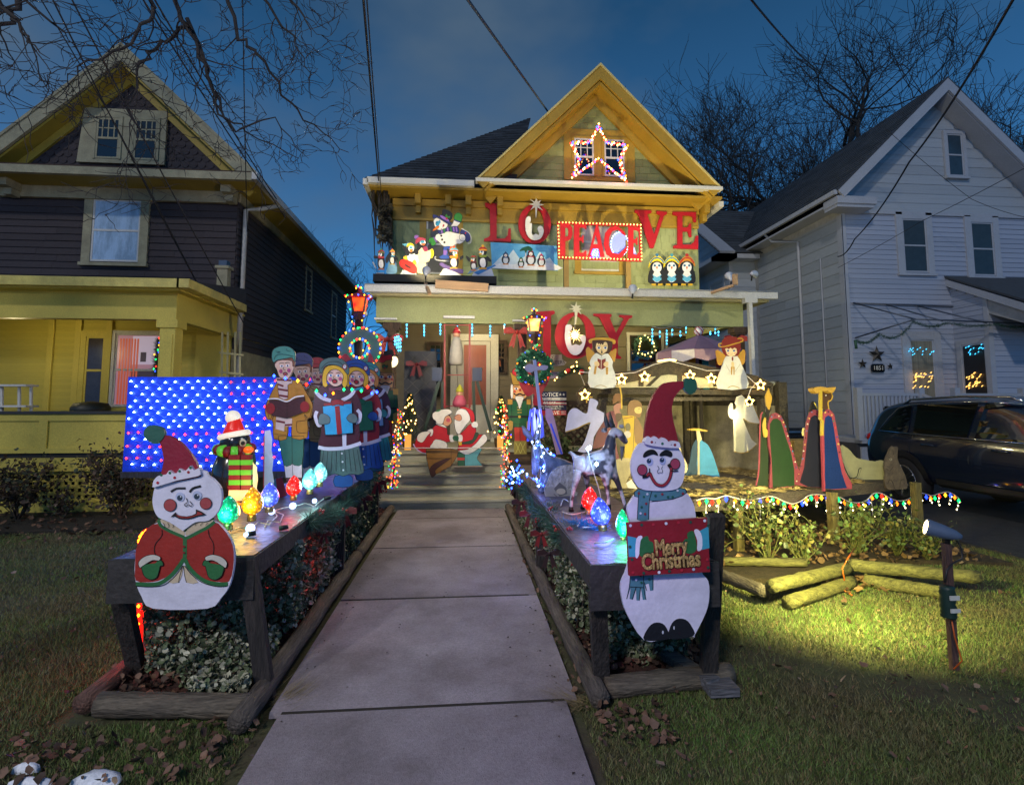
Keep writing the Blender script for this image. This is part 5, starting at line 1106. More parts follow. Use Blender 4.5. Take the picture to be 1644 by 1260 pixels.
# ---------------------------------------------------------------- lamp posts with wreaths
def lamppost(label,px,pz_top,Y,warm,wr,lampw,seed,wc):
    top=P(px,pz_top,Y); x=top.x; s=lampw; t=thing('lamp_post',label,'lamp post',(x,Y,0),'lamp posts with wreaths')
    mb(MATS['black_plastic']).tube([(x,Y,0),(x,Y,.2),(x,Y,top.z-s*1.55)],[.075,.05,.05],10).build('post',t)
    zc=top.z-s*1.0
    for k in range(4):
        a=math.pi/4+math.pi/2*k; a2=a+math.pi/2
        T=[Vector((x+math.cos(q)*s*.50,Y+math.sin(q)*s*.50,zc+s*.32)) for q in(a,a2)]; B_=[Vector((x+math.cos(q)*s*.34,Y+math.sin(q)*s*.34,zc-s*.42)) for q in(a,a2)]
        mb(flame(warm)).add([T[0],T[1],B_[1],B_[0]],[(0,1,2,3)]).build('lantern_pane',t); mb(MATS['black_plastic']).bar(T[0],B_[0],.018,.018).build('lantern_rib',t)
    hc=paint('#7a1838') if seed==1 else paint('#20242c')
    b=mb(hc); b.lathe((x,Y,zc+s*.32),[(s*.66,0),(s*.62,.02),(s*.32,s*.22),(s*.10,s*.32),(s*.09,s*.42),(s*.13,s*.48),(s*.07,s*.60),(.0,s*.64)],8,False); b.build('lantern_roof',t)
    mb(MATS['black_plastic']).lathe((x,Y,zc-s*.5),[(s*.2,-.06),(s*.38,0),(s*.38,.04)],8,False).build('lantern_base',t)
    point('lantern_glow',(x,Y-.32,zc-.02),2.5 if seed==1 else 4,lin(wc)[:3],.05)
    cols=['blue','yellow','red','green','orange']; rd=random.Random(seed)
    pts=[]
    for k in range(13): a=2*math.pi*k/13; pts.append((x+math.cos(a)*s*.62,Y-.05+math.sin(a)*s*.62*.6-.05,zc+s*.36))
    for k in range(7): a=2*math.pi*k/7; pts.append((x+math.cos(a)*s*.14,Y-.08+math.sin(a)*s*.1,zc+s*(.78+.05*(k%3))))
    for k in range(10): pts.append((x+(-1)**k*(s*.5-.012*k),Y-.1,zc+s*.25-k*.045))
    for k in range(8): pts.append((x+(-1)**k*.07,Y-.07,zc-s*.6-k*.07))
    for i,p in enumerate(pts): inst('bulb',bulb_mesh(cols[i%5],.0095),t,p)
    # wreath hung on the front of the post
    w=thing('wreath',wr[4],'wreath',tuple(P(wr[0],wr[1],Y-.12)),'lit wreaths with red bows'); c=Vector(w['_org']); R_=wr[2]*Y/F; r_=wr[3]*Y/F; rm=(R_+r_)/2; hw_=(R_-r_)/2
    b=mb(paint('#2f6f66')); n=28
    vs=[];fs=[]
    for k in range(n):
        a=2*math.pi*k/n
        for rr,dy in((r_,0),(R_,0),(R_,.02),(r_,.02)): vs.append(c+Vector((math.cos(a)*rr,dy,math.sin(a)*rr)))
    fs=[(k*4+j,((k+1)%n)*4+j,((k+1)%n)*4+(j+1)%4,k*4+(j+1)%4) for k in range(n) for j in range(4)]
    b.add(vs,fs); b.build('ring',w)
    if seed==2:
        nn=1500; a=rng.uniform(0,2*np.pi,nn); rr=rm+rng.normal(0,hw_*.5,nn); p=np.c_[c.x+np.cos(a)*rr,np.full(nn,c.y-.02)+rng.uniform(-.04,0,nn),c.z+np.sin(a)*rr]
        leaves('foliage',p,.05,mat('wreath_needles',(.03,.16,.09,1),.6,.3,9,island=.5),kind=None,parent=w,tilt=1.)
    k=0
    for rr,nn in((R_*.97,30),(r_*1.12,20)):
        for i in range(nn):
            a=2*math.pi*i/nn; q='white' if (seed==2 and rr<R_*.8) else cols[(i+k)%5]
            inst('bulb',bulb_mesh(q,.012,16 if q=='white' else None),w,c+Vector((math.cos(a)*rr,-.03,math.sin(a)*rr)))
        k+=1
    return t,w
def flame(c):
    k='flame_'+c
    if k in MATS: return MATS[k]
    m=bpy.data.materials.new(k); m.use_nodes=True; t=m.node_tree; b=t.nodes['Principled BSDF']; co=t.nodes.new('ShaderNodeTexCoord'); n=t.nodes.new('ShaderNodeTexNoise'); n.inputs['Scale'].default_value=9
    t.links.new(co.outputs['Object'],n.inputs[0]); r=t.nodes.new('ShaderNodeValToRGB'); e=r.color_ramp.elements
    cs={'red':('#c01008','#ff6a10'),'amber':('#ff7a30','#ffd080')}[c]
    e[0].position=.35; e[0].color=lin(cs[0]); e[1].position=.65; e[1].color=lin(cs[1]); t.links.new(n.outputs[0],r.inputs[0]); t.links.new(r.outputs[0],b.inputs['Emission Color']); b.inputs['Base Color'].default_value=lin(cs[0]); b.inputs['Emission Strength'].default_value=1.0 if c=='red' else 1.7
    MATS[k]=m; return m
lp1,wr1=lamppost('lamp post with a glowing red lantern behind the carolers',578,458,6.75,'red',(578,560,33,13,'flat teal wreath with coloured lights around the post behind the carolers'),.25,1,'#ff3010')
lp2,wr2=lamppost('lamp post with a glowing amber lantern beside the JOY letters',857,494,7.7,'amber',(857,590,28,15,'bushy green wreath with warm inner lights in front of the letter J'),.26,2,'#ffa040')
cL=Cut('x','','',(578,590),6.62,ang=0,parent=wr1,pname='bow'); cL.board('#8c1430',[(548,575),(556,568),(572,586),(588,586),(594,566),(603,590),(598,604),(580,596),(562,604),(550,592)],3); cL.flush()
cR=Cut('x','','',(860,620),7.56,ang=0,parent=wr2,pname='bow'); cR.board('#a01828',[(836,594),(848,596),(858,604),(872,600),(880,592),(882,610),(870,632),(872,648),(856,650),(858,632),(846,636),(834,616)],3); cR.flush()
# ---------------------------------------------------------------- floodlights
def flood(label,px,py,Y,to,e,ang,c,stand=None,off=.16,head='#d0d4d8'):
    p=P(px,py,Y); d=(Vector(to)-p).normalized(); t=thing('floodlight',label,'floodlight',tuple(p),'floodlights aimed at the display')
    mb(paint(head)).lathe(p,[(.015,-.09),(.03,-.07),(.04,-.02),(.07,.06),(.07,.08)],14,True,tuple(d)).build('housing',t)
    mb(emit('#ffe9b0',6)).lathe(p,[(.0,.07),(.062,.072),(.062,.078)],14,True,tuple(d)).build('lens',t)
    if stand: mb(MATS['black_plastic']).tube([p-d*.06,p-d*.06+Vector(stand)*.5,p-d*.06+Vector(stand)],.014,6).build('bracket',t)
    s=spot('flood_beam',p+d*.10,to,e,ang,c,.7,.05); return t
WARM=(1,.84,.46)
flood('round white floodlight on the porch roof among the penguins',684,437,8.75,P(700,330,11.3),85,120,WARM,(0,0.05,-.14))
flood('white floodlight on the gutter below the PEACE sign',1016,466,8.7,P(1010,330,11.3),285,135,WARM,(0,.05,-.1))
flood('floodlight on a pale wooden arm at the right end of the porch roof',1172,446,8.8,P(1080,300,11.0),120,110,WARM,(0,.03,-.12))
t_=flood('spare floodlight head facing the neighbour at the far right of the porch roof',1209,440,8.9,Vector((9.4,13.5,4.5)),40,80,(1,.85,.6),(0,.03,-.12))
# arm boards on the roof
m_pine=mat('pine_board',(.52,.33,.17,1),.6,.12,3,.1,20,(1,8,8))
a_,c_=P(699,456,8.75),P(784,462,8.75); o=mb(m_pine).bar(a_,c_,.04,P(740,450,8.75).z-P(740,463,8.75).z).build('plank',shift=tuple(a_)); o.location=a_; setp(o,'bare pine plank lying along the gutter under the penguin platform','plank')
for k,(p,q,lb) in enumerate(((P(1142,470,8.8),P(1178,458,8.5),'short pine arm sticking out from the gutter near the right end'),(P(683,455,8.9),P(690,472,8.7),'small greenish block below the penguin floodlight'))):
    o=mb(m_pine).bar(p,q,.05,.04).build('plank',shift=tuple(p)); o.location=p; setp(o,lb,'plank')
q=P(1180,446,8.62); o=mb(m_pine).box(q.x-.04,q.x+.04,q.y-.02,q.y+.02,q.z-.12,q.z+.06).build('plank',shift=tuple(q)); o.location=q; setp(o,'upright pine block at the end of the right gutter arm','plank')
# platform on the porch roof for the penguins
a_,c_=P(600,441,9.35),P(797,446,9.35); zt_=P(700,443,9.35).z
pf=mb(mat('black_platform',(.02,.018,.016,1),.7,.2,9,.3)).box(a_.x,c_.x,9.28,10.4,zt_-.13,zt_).build('roof_platform',shift=tuple(a_)); pf.location=a_; setp(pf,'black platform on the porch roof holding the penguins','platform')
# stake floodlight on the lawn
fx=G(1532,1075); hd=P(1505,851,3.12)
sf=thing('stake_floodlight','low garden floodlight on a rusty stake at the right of the lawn','floodlight',tuple(fx))
tp=P(1519,872,3.12); mb(wood('rusty_stake',(.12,.06,.045,1),(.06,.03,.025,1),(8,8,1))).bar(fx,tp,.042,.03,up=(0,1,0)).build('stake',sf)
mb(MATS['black_plastic']).tube([tp-Vector((0,0,.0)),tp+Vector((0,0,.06))],[.02,.028],8).build('collar',sf)
dirn=(Vector((2.7,6.2,.55))-hd).normalized()
mb(paint('#50607a')).lathe(hd,[(.014,-.12),(.03,-.09),(.042,-.03),(.05,.05),(.05,.06)],14,True,(-.82,.45,.25)).build('housing',sf)
mb(emit('#ffe9a0',8)).lathe(hd,[(0,.052),(.044,.054),(.044,.06)],12,True,(-.82,.45,.25)).build('lens',sf)
mb(MATS['black_plastic']).tube([P(1519,868,3.12),P(1533,862,3.12),P(1543,880,3.12),P(1545,896,3.12),P(1528,905,3.10),P(1520,915,3.08),P(1517,935,3.08)],.006,5).build('cord',sf)
c=P(1518,963,3.07); b=mb(paint('#163028')); b.lathe((c.x-.005,c.y-.02,c.z-.09),[(.038,0),(.042,.01),(.036,.02),(.042,.03),(.036,.045),(.042,.06),(.036,.08),(.042,.10),(.036,.12),(.042,.14),(.036,.16),(.04,.175)],12); b.build('timer_box',sf)
b=mb(paint('#c8c8c0')); b.box(c.x-.03,c.x+.03,c.y-.066,c.y-.060,c.z+.02,c.z+.045); b.box(c.x-.03,c.x+.03,c.y-.066,c.y-.060,c.z-.05,c.z-.028); b.build('sticker',sf)
mb(paint('#c05818')).tube([c+Vector((.01,-.02,-.09)),c+Vector((.015,-.03,-.2)),c+Vector((.05,-.03,-.33)),Vector((fx.x-.03,fx.y-.03,.02))],.004,5).build('cord',sf)
spot('garden_flood',hd+Vector((-.82,.45,.25))*.07,P(1120,650,7.6),700,76,(1,.86,.42),.9,.05)
spot('garden_flood_spill',hd+Vector((-.4,.3,-.02)),G(1330,960),250,145,(1,.90,.28),1.,.05)
# unseen porch lamps, then added fill lights without a source
point('porch_lamp',(.3,10.3,3.1),26,(1,.82,.5),.08); point('porch_lamp',(3.3,10.2,3.0),26,(1,.85,.45),.08)
point('step_fill',(-.1,7.3,2.6),95,(1,.84,.58),.1)  # fill added to brighten the steps, no lamp stands there
point('neighbour_porch_fill',(-7.2,9.3,2.6),12,(1,.85,.45),.08); point('neighbour_yard_fill',(-7.0,5.6,2.2),12,(1,.86,.5),.15)  # added fills brightening the brown house porch, inside and from the yard
# ---------------------------------------------------------------- net light panel
np_=thing('net_light_panel','deep blue board covered with a net of white and red lights like a flag','light panel',tuple(P(320,757,6.8)))
FA=WF(P(200,757,6.75),R(-3))
c=[P(205,605,6.8),P(450,607,6.6),P(500,760,6.6),P(197,757,6.8)]
pl=Vector((-4.0,6.78,0)); W_=2.75; zl,zh=P(197,757,6.8).z,P(205,605,6.8).z
NF=WF((P(200,700,6.8).x,6.8,0),R(-4)); b=mb(mat('net_blue_board',(.001,.05,.62,1),.5,.12,2)); NF.box(b,0,W_,zl,zh,-.02,0); b.build('board',np_)
b=mb(m_dpost); NF.box(b,-.01,W_,zl-.07,zl,-.03,.02); NF.box(b,1.3,1.37,0,zl,-.03,0); b.build('frame',np_)
wire=mb(mat('net_wire',(.3,.4,.7,1),.5)); rows=14; cols_=21; zz=lambda r: zh-.05-(zh-zl-.13)*(r)/(rows-1)
for r in range(rows):
    pr=None
    for q in range(cols_):
        u=.05+W_*(q+.5*(r%2))/cols_+random.uniform(-.012,.012); z=zz(r)+random.uniform(-.01,.01)-.02*math.sin(u*2.1)
        canton=q<9 and r<8; red=(r%2==0) and not canton
        p=NF.p(u,z,.02); inst('bulb',bulb_mesh('red',.012,9) if red else bulb_mesh('net',.0135,20),np_,p)
        if pr is not None: wire.tube([pr,NF.p(u-.06,z-.035,.008),p],.0022,3,cap=False)
        pr=p
wire.build('wire',np_)
for i in range(6): point('net_glow',NF.p(.25+i*.42,(zl+zh)/2+(.2 if i%2 else -.15),.35),2.6,(.02,.22,1),.15)
# ---------------------------------------------------------------- giant faceted bulbs
def jewel(c,s):
    k='jewel_'+c
    if k in MATS: return MATS[k]
    m=bpy.data.materials.new(k); m.use_nodes=True; t=m.node_tree; b=t.nodes['Principled BSDF']; co=t.nodes.new('ShaderNodeTexCoord'); v=t.nodes.new('ShaderNodeTexVoronoi'); v.inputs['Scale'].default_value=42; t.links.new(co.outputs['Object'],v.inputs['Vector'])
    v2=t.nodes.new('ShaderNodeTexVoronoi'); v2.inputs['Scale'].default_value=60; v2.feature='DISTANCE_TO_EDGE'; t.links.new(co.outputs['Object'],v2.inputs['Vector'])
    r=t.nodes.new('ShaderNodeValToRGB'); e=r.color_ramp.elements; L_=lin(c); e[0].position=0; e[0].color=tuple(min(1,x*1.0+.75) for x in L_[:3])+(1,); e[1].position=.20; e[1].color=L_
    x=e.new(.5); x.color=tuple(q*.10 for q in L_[:3])+(1,)
    t.links.new(v.outputs['Distance'],r.inputs[0]); r.color_ramp.interpolation='EASE'
    ms=t.nodes.new('ShaderNodeMapRange'); ms.inputs[1].default_value=0; ms.inputs[2].default_value=.14; ms.inputs[3].default_value=.25; ms.inputs[4].default_value=s; t.links.new(v2.outputs[0],ms.inputs[0])
    t.links.new(r.outputs[0],b.inputs['Emission Color']); t.links.new(ms.outputs[0],b.inputs['Emission Strength']); b.inputs['Base Color'].default_value=L_; b.inputs['Roughness'].default_value=.15; b.inputs['Coat Weight'].default_value=.8
    bp=t.nodes.new('ShaderNodeBump'); bp.inputs['Strength'].default_value=.8; bp.inputs['Distance'].default_value=.01; t.links.new(v2.outputs[0],bp.inputs['Height']); t.links.new(bp.outputs[0],b.inputs['Normal'])
    MATS[k]=m; return m
def egg(px,py_top,py_bot,Y,c,s,label,pw,pc,tilt=(0,0),wpx=None):
    a,c_=P(px,py_top,Y),P(px,py_bot,Y); h=a.z-c_.z; t=thing('giant_light_bulb',label,'giant bulb',tuple(c_),'giant faceted light bulbs on the tables'); R_=h*.30 if wpx is None else wpx*Y/F/2
    ax=Vector((tilt[0],tilt[1],1)).normalized(); k=h*.80; o_=c_+ax*h*.18
    mb(jewel(c,s)).lathe(o_,[(R_*.35,0),(R_*.72,k*.10),(R_*.97,k*.27),(R_,k*.40),(R_*.90,k*.58),(R_*.66,k*.75),(R_*.36,k*.90),(R_*.12,k*.98),(0,k)],16,True,tuple(ax)).build('glass_bulb',t)
    mb(mat('brass_base',(.30,.22,.07,1),.35,metal=.8)).lathe(c_,[(R_*.42,0),(R_*.46,h*.04),(R_*.40,h*.06),(R_*.46,h*.09),(R_*.40,h*.12),(R_*.44,h*.18)],14,True,tuple(ax)).build('screw_base',t)
    point('bulb_glow',c_+Vector((.0,-R_*1.5,h*.42)),pw*.55,pc,.05); return t
egg(366,794,850,3.55,'#10c080',2.6,'giant green faceted bulb beside the jacketed snowman',3.0,(.1,1,.6))
egg(404,780,836,3.75,'#ffb010',2.4,'giant amber faceted bulb below the glowing penguin',2.6,(1,.6,.15))
egg(432,773,822,4.0,'#5a70ff',2.6,'giant blue-white faceted bulb between the amber and red ones',2.0,(.4,.5,1))
egg(471,762,803,4.3,'#ff2010',2.4,'giant red faceted bulb in front of the first caroler feet',1.6,(1,.15,.1))
egg(497,751,793,4.45,'#70e8e0',2.6,'giant pale aqua faceted bulb standing before the first caroler',3.0,(.5,1,.95))
egg(513,741,781,4.7,'#90f0e8',2.4,'smaller pale aqua bulb half behind the other, by the grey skirt',3.0,(.5,1,.95))
egg(442,781,800,5.2,'#ff2010',2.0,'small red faceted bulb peeking out behind the blue-white one',.4,(1,.15,.1))
egg(945,780,826,3.9,'#ff2010',2.8,'giant red faceted bulb under the goat belly',2.4,(1,.12,.15),(.08,0))
egg(968,796,852,3.45,'#4a60ff',3.0,'giant blue faceted bulb between the red and green ones under the goat',3.6,(.25,.3,1),(-.12,0))
egg(1000,816,872,3.2,'#20e090',2.8,'giant green faceted bulb half hidden behind the Merry Christmas snowman',2.6,(.15,1,.5),wpx=22)
# small globes and leads on the tables
sg=thing('globe_light_string','white string with small clear globes lying on the table by the giant bulbs','light string',(-1.3,3.6,.77))
pts=[(370,852),(385,846),(400,850),(415,838),(432,842),(445,828),(440,820),(455,815),(475,812),(490,808),(505,812),(520,800),(535,795)]
w_=[G(x,y,.775) for x,y in pts]; b=mb(m_wire); b.tube([Vector(p) for p in w_],.004,5); b.tube([G(x,y,.773) for x,y in((420,812),(455,826),(450,838),(430,836),(425,846))],.004,5); b.build('wire',sg)
for (x,y,r_) in((402,848,.028),(436,821,.024),(470,812,.026),(505,804,.02),(395,858,.014)): g=G(x,y,.79); mb(emit('#bcd0ff',1.6)).ball(g,r_,12,8).build('globe',sg)
b=mb(MATS['black_plastic']); 
for (x,y) in((395,858),(448,848),(520,800)): g=G(x,y,.775); b.tube([g,g+Vector((.05,.02,.005))],.015,8)
b.build('plug',sg)
sg2=thing('icicle_light_bundle','tangle of white-wired blue lights around the donkey and lying on the table','light string',(1.0,4.5,.77))
# ================================================================ LIGHT STRINGS, GARLANDS, FIGURES IN THE ROUND
# garlands along the inner table edges
m_needle=mat('pine_needle',(.025,.085,.055,1),.6,.3,9,island=.55); m_needle2=mat('pale_needle',(.07,.15,.12,1),.6,.3,9,island=.4)
def needles(name,pts,r,n,l,m,parent,w_=.0022):
    pts=np.array([tuple(p) for p in pts]); k=len(pts)-1; t=rng.random(n)*k; i=np.minimum(t.astype(int),k-1); f=(t-i)[:,None]; c=pts[i]*(1-f)+pts[i+1]*f
    d=rng.normal(0,1,(n,3)); d/=np.linalg.norm(d,axis=1)[:,None]; base=c+d*r*rng.random(n)[:,None]*.6; tip=base+(d+rng.normal(0,.5,(n,3)))*l
    s=np.cross(d,rng.normal(0,1,(n,3))); s/=np.linalg.norm(s,axis=1)[:,None]+1e-9; s*=w_
    V=np.stack([base-s,base+s,tip],1).reshape(-1,3); return raw(name,V,np.arange(3*n).reshape(-1,3),m,None,parent)
def garland(label,pts,r,n,berries,seed):
    t=thing('garland',label,'garland',tuple(pts[0]),'evergreen garlands along the table edges'); rd=random.Random(seed)
    needles('needles',pts,r,n,.05,m_needle,t); needles('needles',pts,r*1.05,n//3,.05,m_needle2,t)
    m1=mat('berry_red',(.35,.02,.02,1),.3,coat=.5)
    for k in range(berries):
        i=rd.randrange(len(pts)-1); p=Vector(pts[i]).lerp(Vector(pts[i+1]),rd.random())+Vector((rd.uniform(-1,1),rd.uniform(-1,1),rd.uniform(-.6,1))).normalized()*r*rd.uniform(.9,1.1)
        b=mb(m1); 
        for q in range(5): b.ball(p+Vector((rd.uniform(-.02,.02),rd.uniform(-.02,.02),rd.uniform(-.02,.02))),.011,6,4)
        b.build('berries',t)
    return t
m_plaid=mat('plaid_ribbon',(.30,.015,.02,1),.6,.1,3,c2=(.03,.01,.012,1),detail=0)
def bow(parent,p,s,m,sy=(0,-1,0),name='bow'):
    b=MB().use(m); p=Vector(p)
    for sx in(-1,1):
        q=[p+Vector((0,0,0)),p+Vector((sx*.45*s,-.02*s,.32*s)),p+Vector((sx*.85*s,-.06*s,.22*s)),p+Vector((sx*.85*s,-.06*s,-.12*s)),p+Vector((sx*.40*s,-.08*s,-.14*s))]
        b.prism(q,(0,-.10*s,0)); b.prism([p,p+Vector((sx*.22*s,0,-.05*s)),p+Vector((sx*.55*s,0,-1.0*s)),p+Vector((sx*.36*s,0,-.88*s)),p+Vector((sx*.2*s,0,-1.05*s))],(0,-.03*s,0))
    b.ball(p-Vector((0,.08*s,0)),.14*s,8,5); return b.build(name,parent)
z_=.74
g1=garland('evergreen garland with plaid bows on the carolers side of the path',[(-1.08,4.0,z_-.02),(-1.02,4.35,.70),(-1.04,4.7,.64),(-1.05,5.2,.70),(-1.04,5.7,.66),(-1.06,6.3,.72),(-1.05,6.9,.7),(-1.05,7.05,.5)],.085,11000,14,1)
for p,s in(((-1.0,4.75,.66),.13),((-1.0,5.6,.62),.12),((-.98,6.4,.66),.12),((-1.02,4.2,.6),.07),((-1.0,7.0,.60),.11)): bow(g1,p,s,m_plaid)
g2=garland('evergreen garland with plaid bows and berries on the goat side of the path',[(.70,3.5,.70),(.66,3.8,.66),(.68,4.2,.72),(.64,4.7,.62),(.66,5.3,.70),(.64,5.9,.66),(.66,6.5,.72),(.66,7.2,.70),(.60,7.3,.5)],.095,13000,22,2)
for p,s in(((.60,3.85,.52),.10),((.60,4.25,.56),.10),((.60,4.9,.58),.12),((.59,5.6,.56),.12),((.60,6.4,.62),.11),((.72,3.5,.60),.07)): bow(g2,p,s,m_plaid)
bp=thing('blue_pine_sprig','bright blue frosted pine sprig at the near end of the goat side garland','sprig',(.74,3.62,.74)); needles('needles',[(.66,3.75,.72),(.78,3.55,.78),(.88,3.45,.76)],.04,900,.045,mat('blue_needle',(.03,.22,.55,1),.5,.2,9,island=.3),bp)
point('sprig_glow',(.78,3.45,.88),.35,(.1,.35,1),.03)
# mini light string hung along the deck edge
dl=thing('deck_light_string','white icicle string with coloured bulbs looping along the deck edge','light string',(3,5.4,.6)); 
F_=(1200,600,.174564)
A_=[(-470,1165),(-380,1140),(-300,1150),(-200,1120),(-80,1150),(0,1158),(80,1150),(180,1128),(250,1132),(330,1170),(420,1195),(500,1165),(560,1120),(630,1108),(700,1112),(780,1110),(860,1140),(950,1180),(1050,1182),(1110,1150),(1160,1100),(1230,1098),(1290,1130),(1370,1165),(1460,1160),(1510,1130),(1560,1090),(1640,1105),(1700,1120),(1760,1100),(1840,1085),(1900,1110),(1950,1150)]
def dpt(zx,zy,off=-.09):
    px,py=F_[0]+zx*F_[2],F_[1]+zy*F_[2]; d=ray(px,py)
    if px<1189: return EYE+d*((5.45-.09)/d.y)
    a,c=Vector((2.86,5.50,0)),Vector((5.70,6.67,0)); n=Vector((c.y-a.y,-(c.x-a.x),0)).normalized(); o=a+n*.05
    return EYE+d*((o-EYE).dot(n)/d.dot(n))
mb(m_wire).tube([dpt(*q) for q in smooth_pts(A_,False,3)],.007,5).build('wire',dl)
rd=random.Random(12); cc_=['orange','green','red','yellow','blue','orange','green','red','yellow','blue','orange','green']
m_white_b=bulb_mesh('white',.009,8); S_=smooth_pts(A_,False,6); k=0; L0=0
for i in range(2,len(S_),4):
    x,y=S_[i]; p=dpt(x,y+18); c_=cc_[k%len(cc_)]; k+=1
    o=inst('bulb',bulb_mesh(c_,.020,3.2),dl,p-Vector((0,.01,.02)),scale=(1,1,1.3))
    if k%2==0:
        h=rd.choice([60,100,140,190]); q=[dpt(x+rd.uniform(-12,12)*j/3,y+h*j/3) for j in range(4)]; mb(m_wire).tube(q,.0045,4).build('drop_wire',dl)
        for j in range(1,4): inst('bulb',m_white_b,dl,q[j]+Vector((rd.uniform(-.03,.03),-.01,-.01)))
point('string_glow',(2.2,5.2,.55),1.2,(1,.8,.4),.1); point('string_glow',(3.6,5.6,.55),1.2,(1,.8,.4),.1); point('string_glow',(4.9,6.1,.55),1.0,(1,.85,.5),.1)
cd=thing('extension_cord','orange extension cord coming down over the rose bed logs','cord',tuple(G(1365,890)))
mb(paint('#c06020')).tube([G(1372,880,.25),G(1362,895,.30),G(1352,912,.24),G(1356,930,.10),G(1345,942,.02),G(1368,955,.02)],.006,5).build('cord',cd)
# light columns on the step rails
def column_lights(label,px,pt,pb,Y,lean,n,seed):
    t=thing('stair_light_string',label,'light string',tuple(P(px+lean,pb,Y)),'coloured light strings wound down beside the steps'); rd=random.Random(seed); a,c=P(px,pt,Y),P(px+lean,pb,Y)
    mb(MATS['shrub_twig'] if 'shrub_twig' in MATS else m_wire).tube([c,a],.015,5).build('pole',t)
    for i in range(n):
        u=rd.random(); p=a.lerp(c,u)+Vector((rd.gauss(0,.045),rd.uniform(-.06,.02),0)); inst('bulb',bulb_mesh(rd.choice(['red','red','green','yellow','orange','white','blue','orange']),.0085,3.5),t,p)
column_lights('string of tiny coloured lights down the carolers side of the steps',641,655,785,8.1,-11,190,1)
column_lights('string of tiny coloured lights down the nutcracker side of the steps',811,650,785,8.1,2,190,2)
def minitree(label,px,pb,h,Y,seed):
    b0=P(px,pb,Y); t=thing('lit_tree',label,'christmas tree',tuple(b0),'small lit trees on the porch'); rd=random.Random(seed)
    mb(wood('tub',(.2,.12,.05,1),(.08,.05,.03,1))).lathe(b0,[(.10,0),(.12,.12),(.12,.16)],10).build('tub',t); mb(m_brownpost).tube([b0,b0+Vector((0,0,h))],.012,5).build('trunk',t)
    n=5200; u=rng.random(n)**.7; rr=.24*(1-u)*rng.random(n)**.5+.01; a=rng.uniform(0,2*np.pi,n); base=np.c_[b0.x+np.cos(a)*rr,b0.y+np.sin(a)*rr,b0.z+.15+u*(h-.15)]; tip=base+np.c_[np.cos(a)*.05,np.sin(a)*.05,rng.uniform(-.04,.02,n)]; s=np.c_[-np.sin(a),np.cos(a),np.zeros(n)]*.004
    raw('foliage',np.stack([base-s,base+s,tip],1).reshape(-1,3),np.arange(3*n).reshape(-1,3),mat('lit_needle',(.05,.09,.03,1),.6,.3,9,island=.5),None,t)
    for i in range(34): u=rd.random()**1.2; a_=rd.uniform(3.2,6.2); r_=.27*(1-u)+.01; inst('bulb',bulb_mesh('amber',.012,12),t,b0+Vector((math.cos(a_)*r_,math.sin(a_)*r_,.15+u*(h-.18))))
minitree('small lit tree in a tub at the nutcracker column, left of the door',657,722,.98,9.6,1); minitree('small lit tree half hidden behind the step lights, right of the door',804,718,.9,9.6,2)
for px,py,lb in((655,703,'glowing wire lantern box at the foot of the left lit tree'),(803,705,'glowing wire lantern box at the foot of the right lit tree')):
    q=P(px,py,9.35); o=mb(emit('#c89040',.8)).box(q.x-.05,q.x+.05,9.3,9.4,.8,q.z+.06).build('lantern_box',shift=(q.x,9.35,.8)); o.location=(q.x,9.35,.8); setp(o,lb,'lantern')
# icicle tubes
def icicles(label,pts,Y,name='icicle_light_string',seg=6):
    t=thing(name,label,'light string',tuple(P(pts[0][0],pts[0][1]-4,Y)),'meteor tube lights under the porch beam')
    mb(m_wire).tube([P(x,y-3,Y) for x,y,h in pts],.004,4).build('wire',t)
    for x,y,h in pts:
        a,c=P(x,y,Y),P(x,y+h,Y); mb(mat('clear_tube',(.25,.4,.5,1),.2)).tube([a,c],.013,6).build('tube',t)
        n=max(2,int(h/5))
        for i in range(n): inst('bulb',bulb_mesh('cyan',.014,7 if (i+int(x))%2 else 3),t,a.lerp(c,(i+.5)/n)+Vector((0,-.012,0)))
icicles('row of pale meteor tube lights across the top of the steps opening',[(653,519,24),(681,521,20),(707,519,20),(734,521,22),(758,519,22),(787,522,20),(810,519,18)],9.1)
icicles('row of cyan meteor tube lights over the porch railing',[(1047,527,27),(1059,530,14),(1070,529,26),(1079,527,14),(1092,530,12),(1101,524,13),(1140,532,6),(1148,526,12),(1153,531,10)],9.1)
icicles('cluster of cyan tube lights hanging beside the left column bow',[(634,540,16),(637,539,22),(640,538,28),(643,542,24)],8.7)
# column bows
m_rib=mat('red_glitter_ribbon',(.38,.03,.02,1),.4,.3,60,.5,90)
for px,py,Y,s,lb in((622,545,8.95,.30,'big red ribbon bow on the brown column above the left nutcracker'),(830,533,8.95,.26,'big red ribbon bow on the brown column above the right nutcracker'),(669,585,9.9,.22,'dark red bow on the diamond panel left of the door'),(1180,545,8.95,.24,'red ribbon bow on the end column behind the red-haired angel')):
    t=thing('ribbon_bow',lb,'bow',tuple(P(px,py,Y)),'red bows on the porch'); bow(t,P(px,py,Y),s,m_rib if Y<9.5 else mat('dark_red_ribbon',(.2,.01,.02,1),.5))
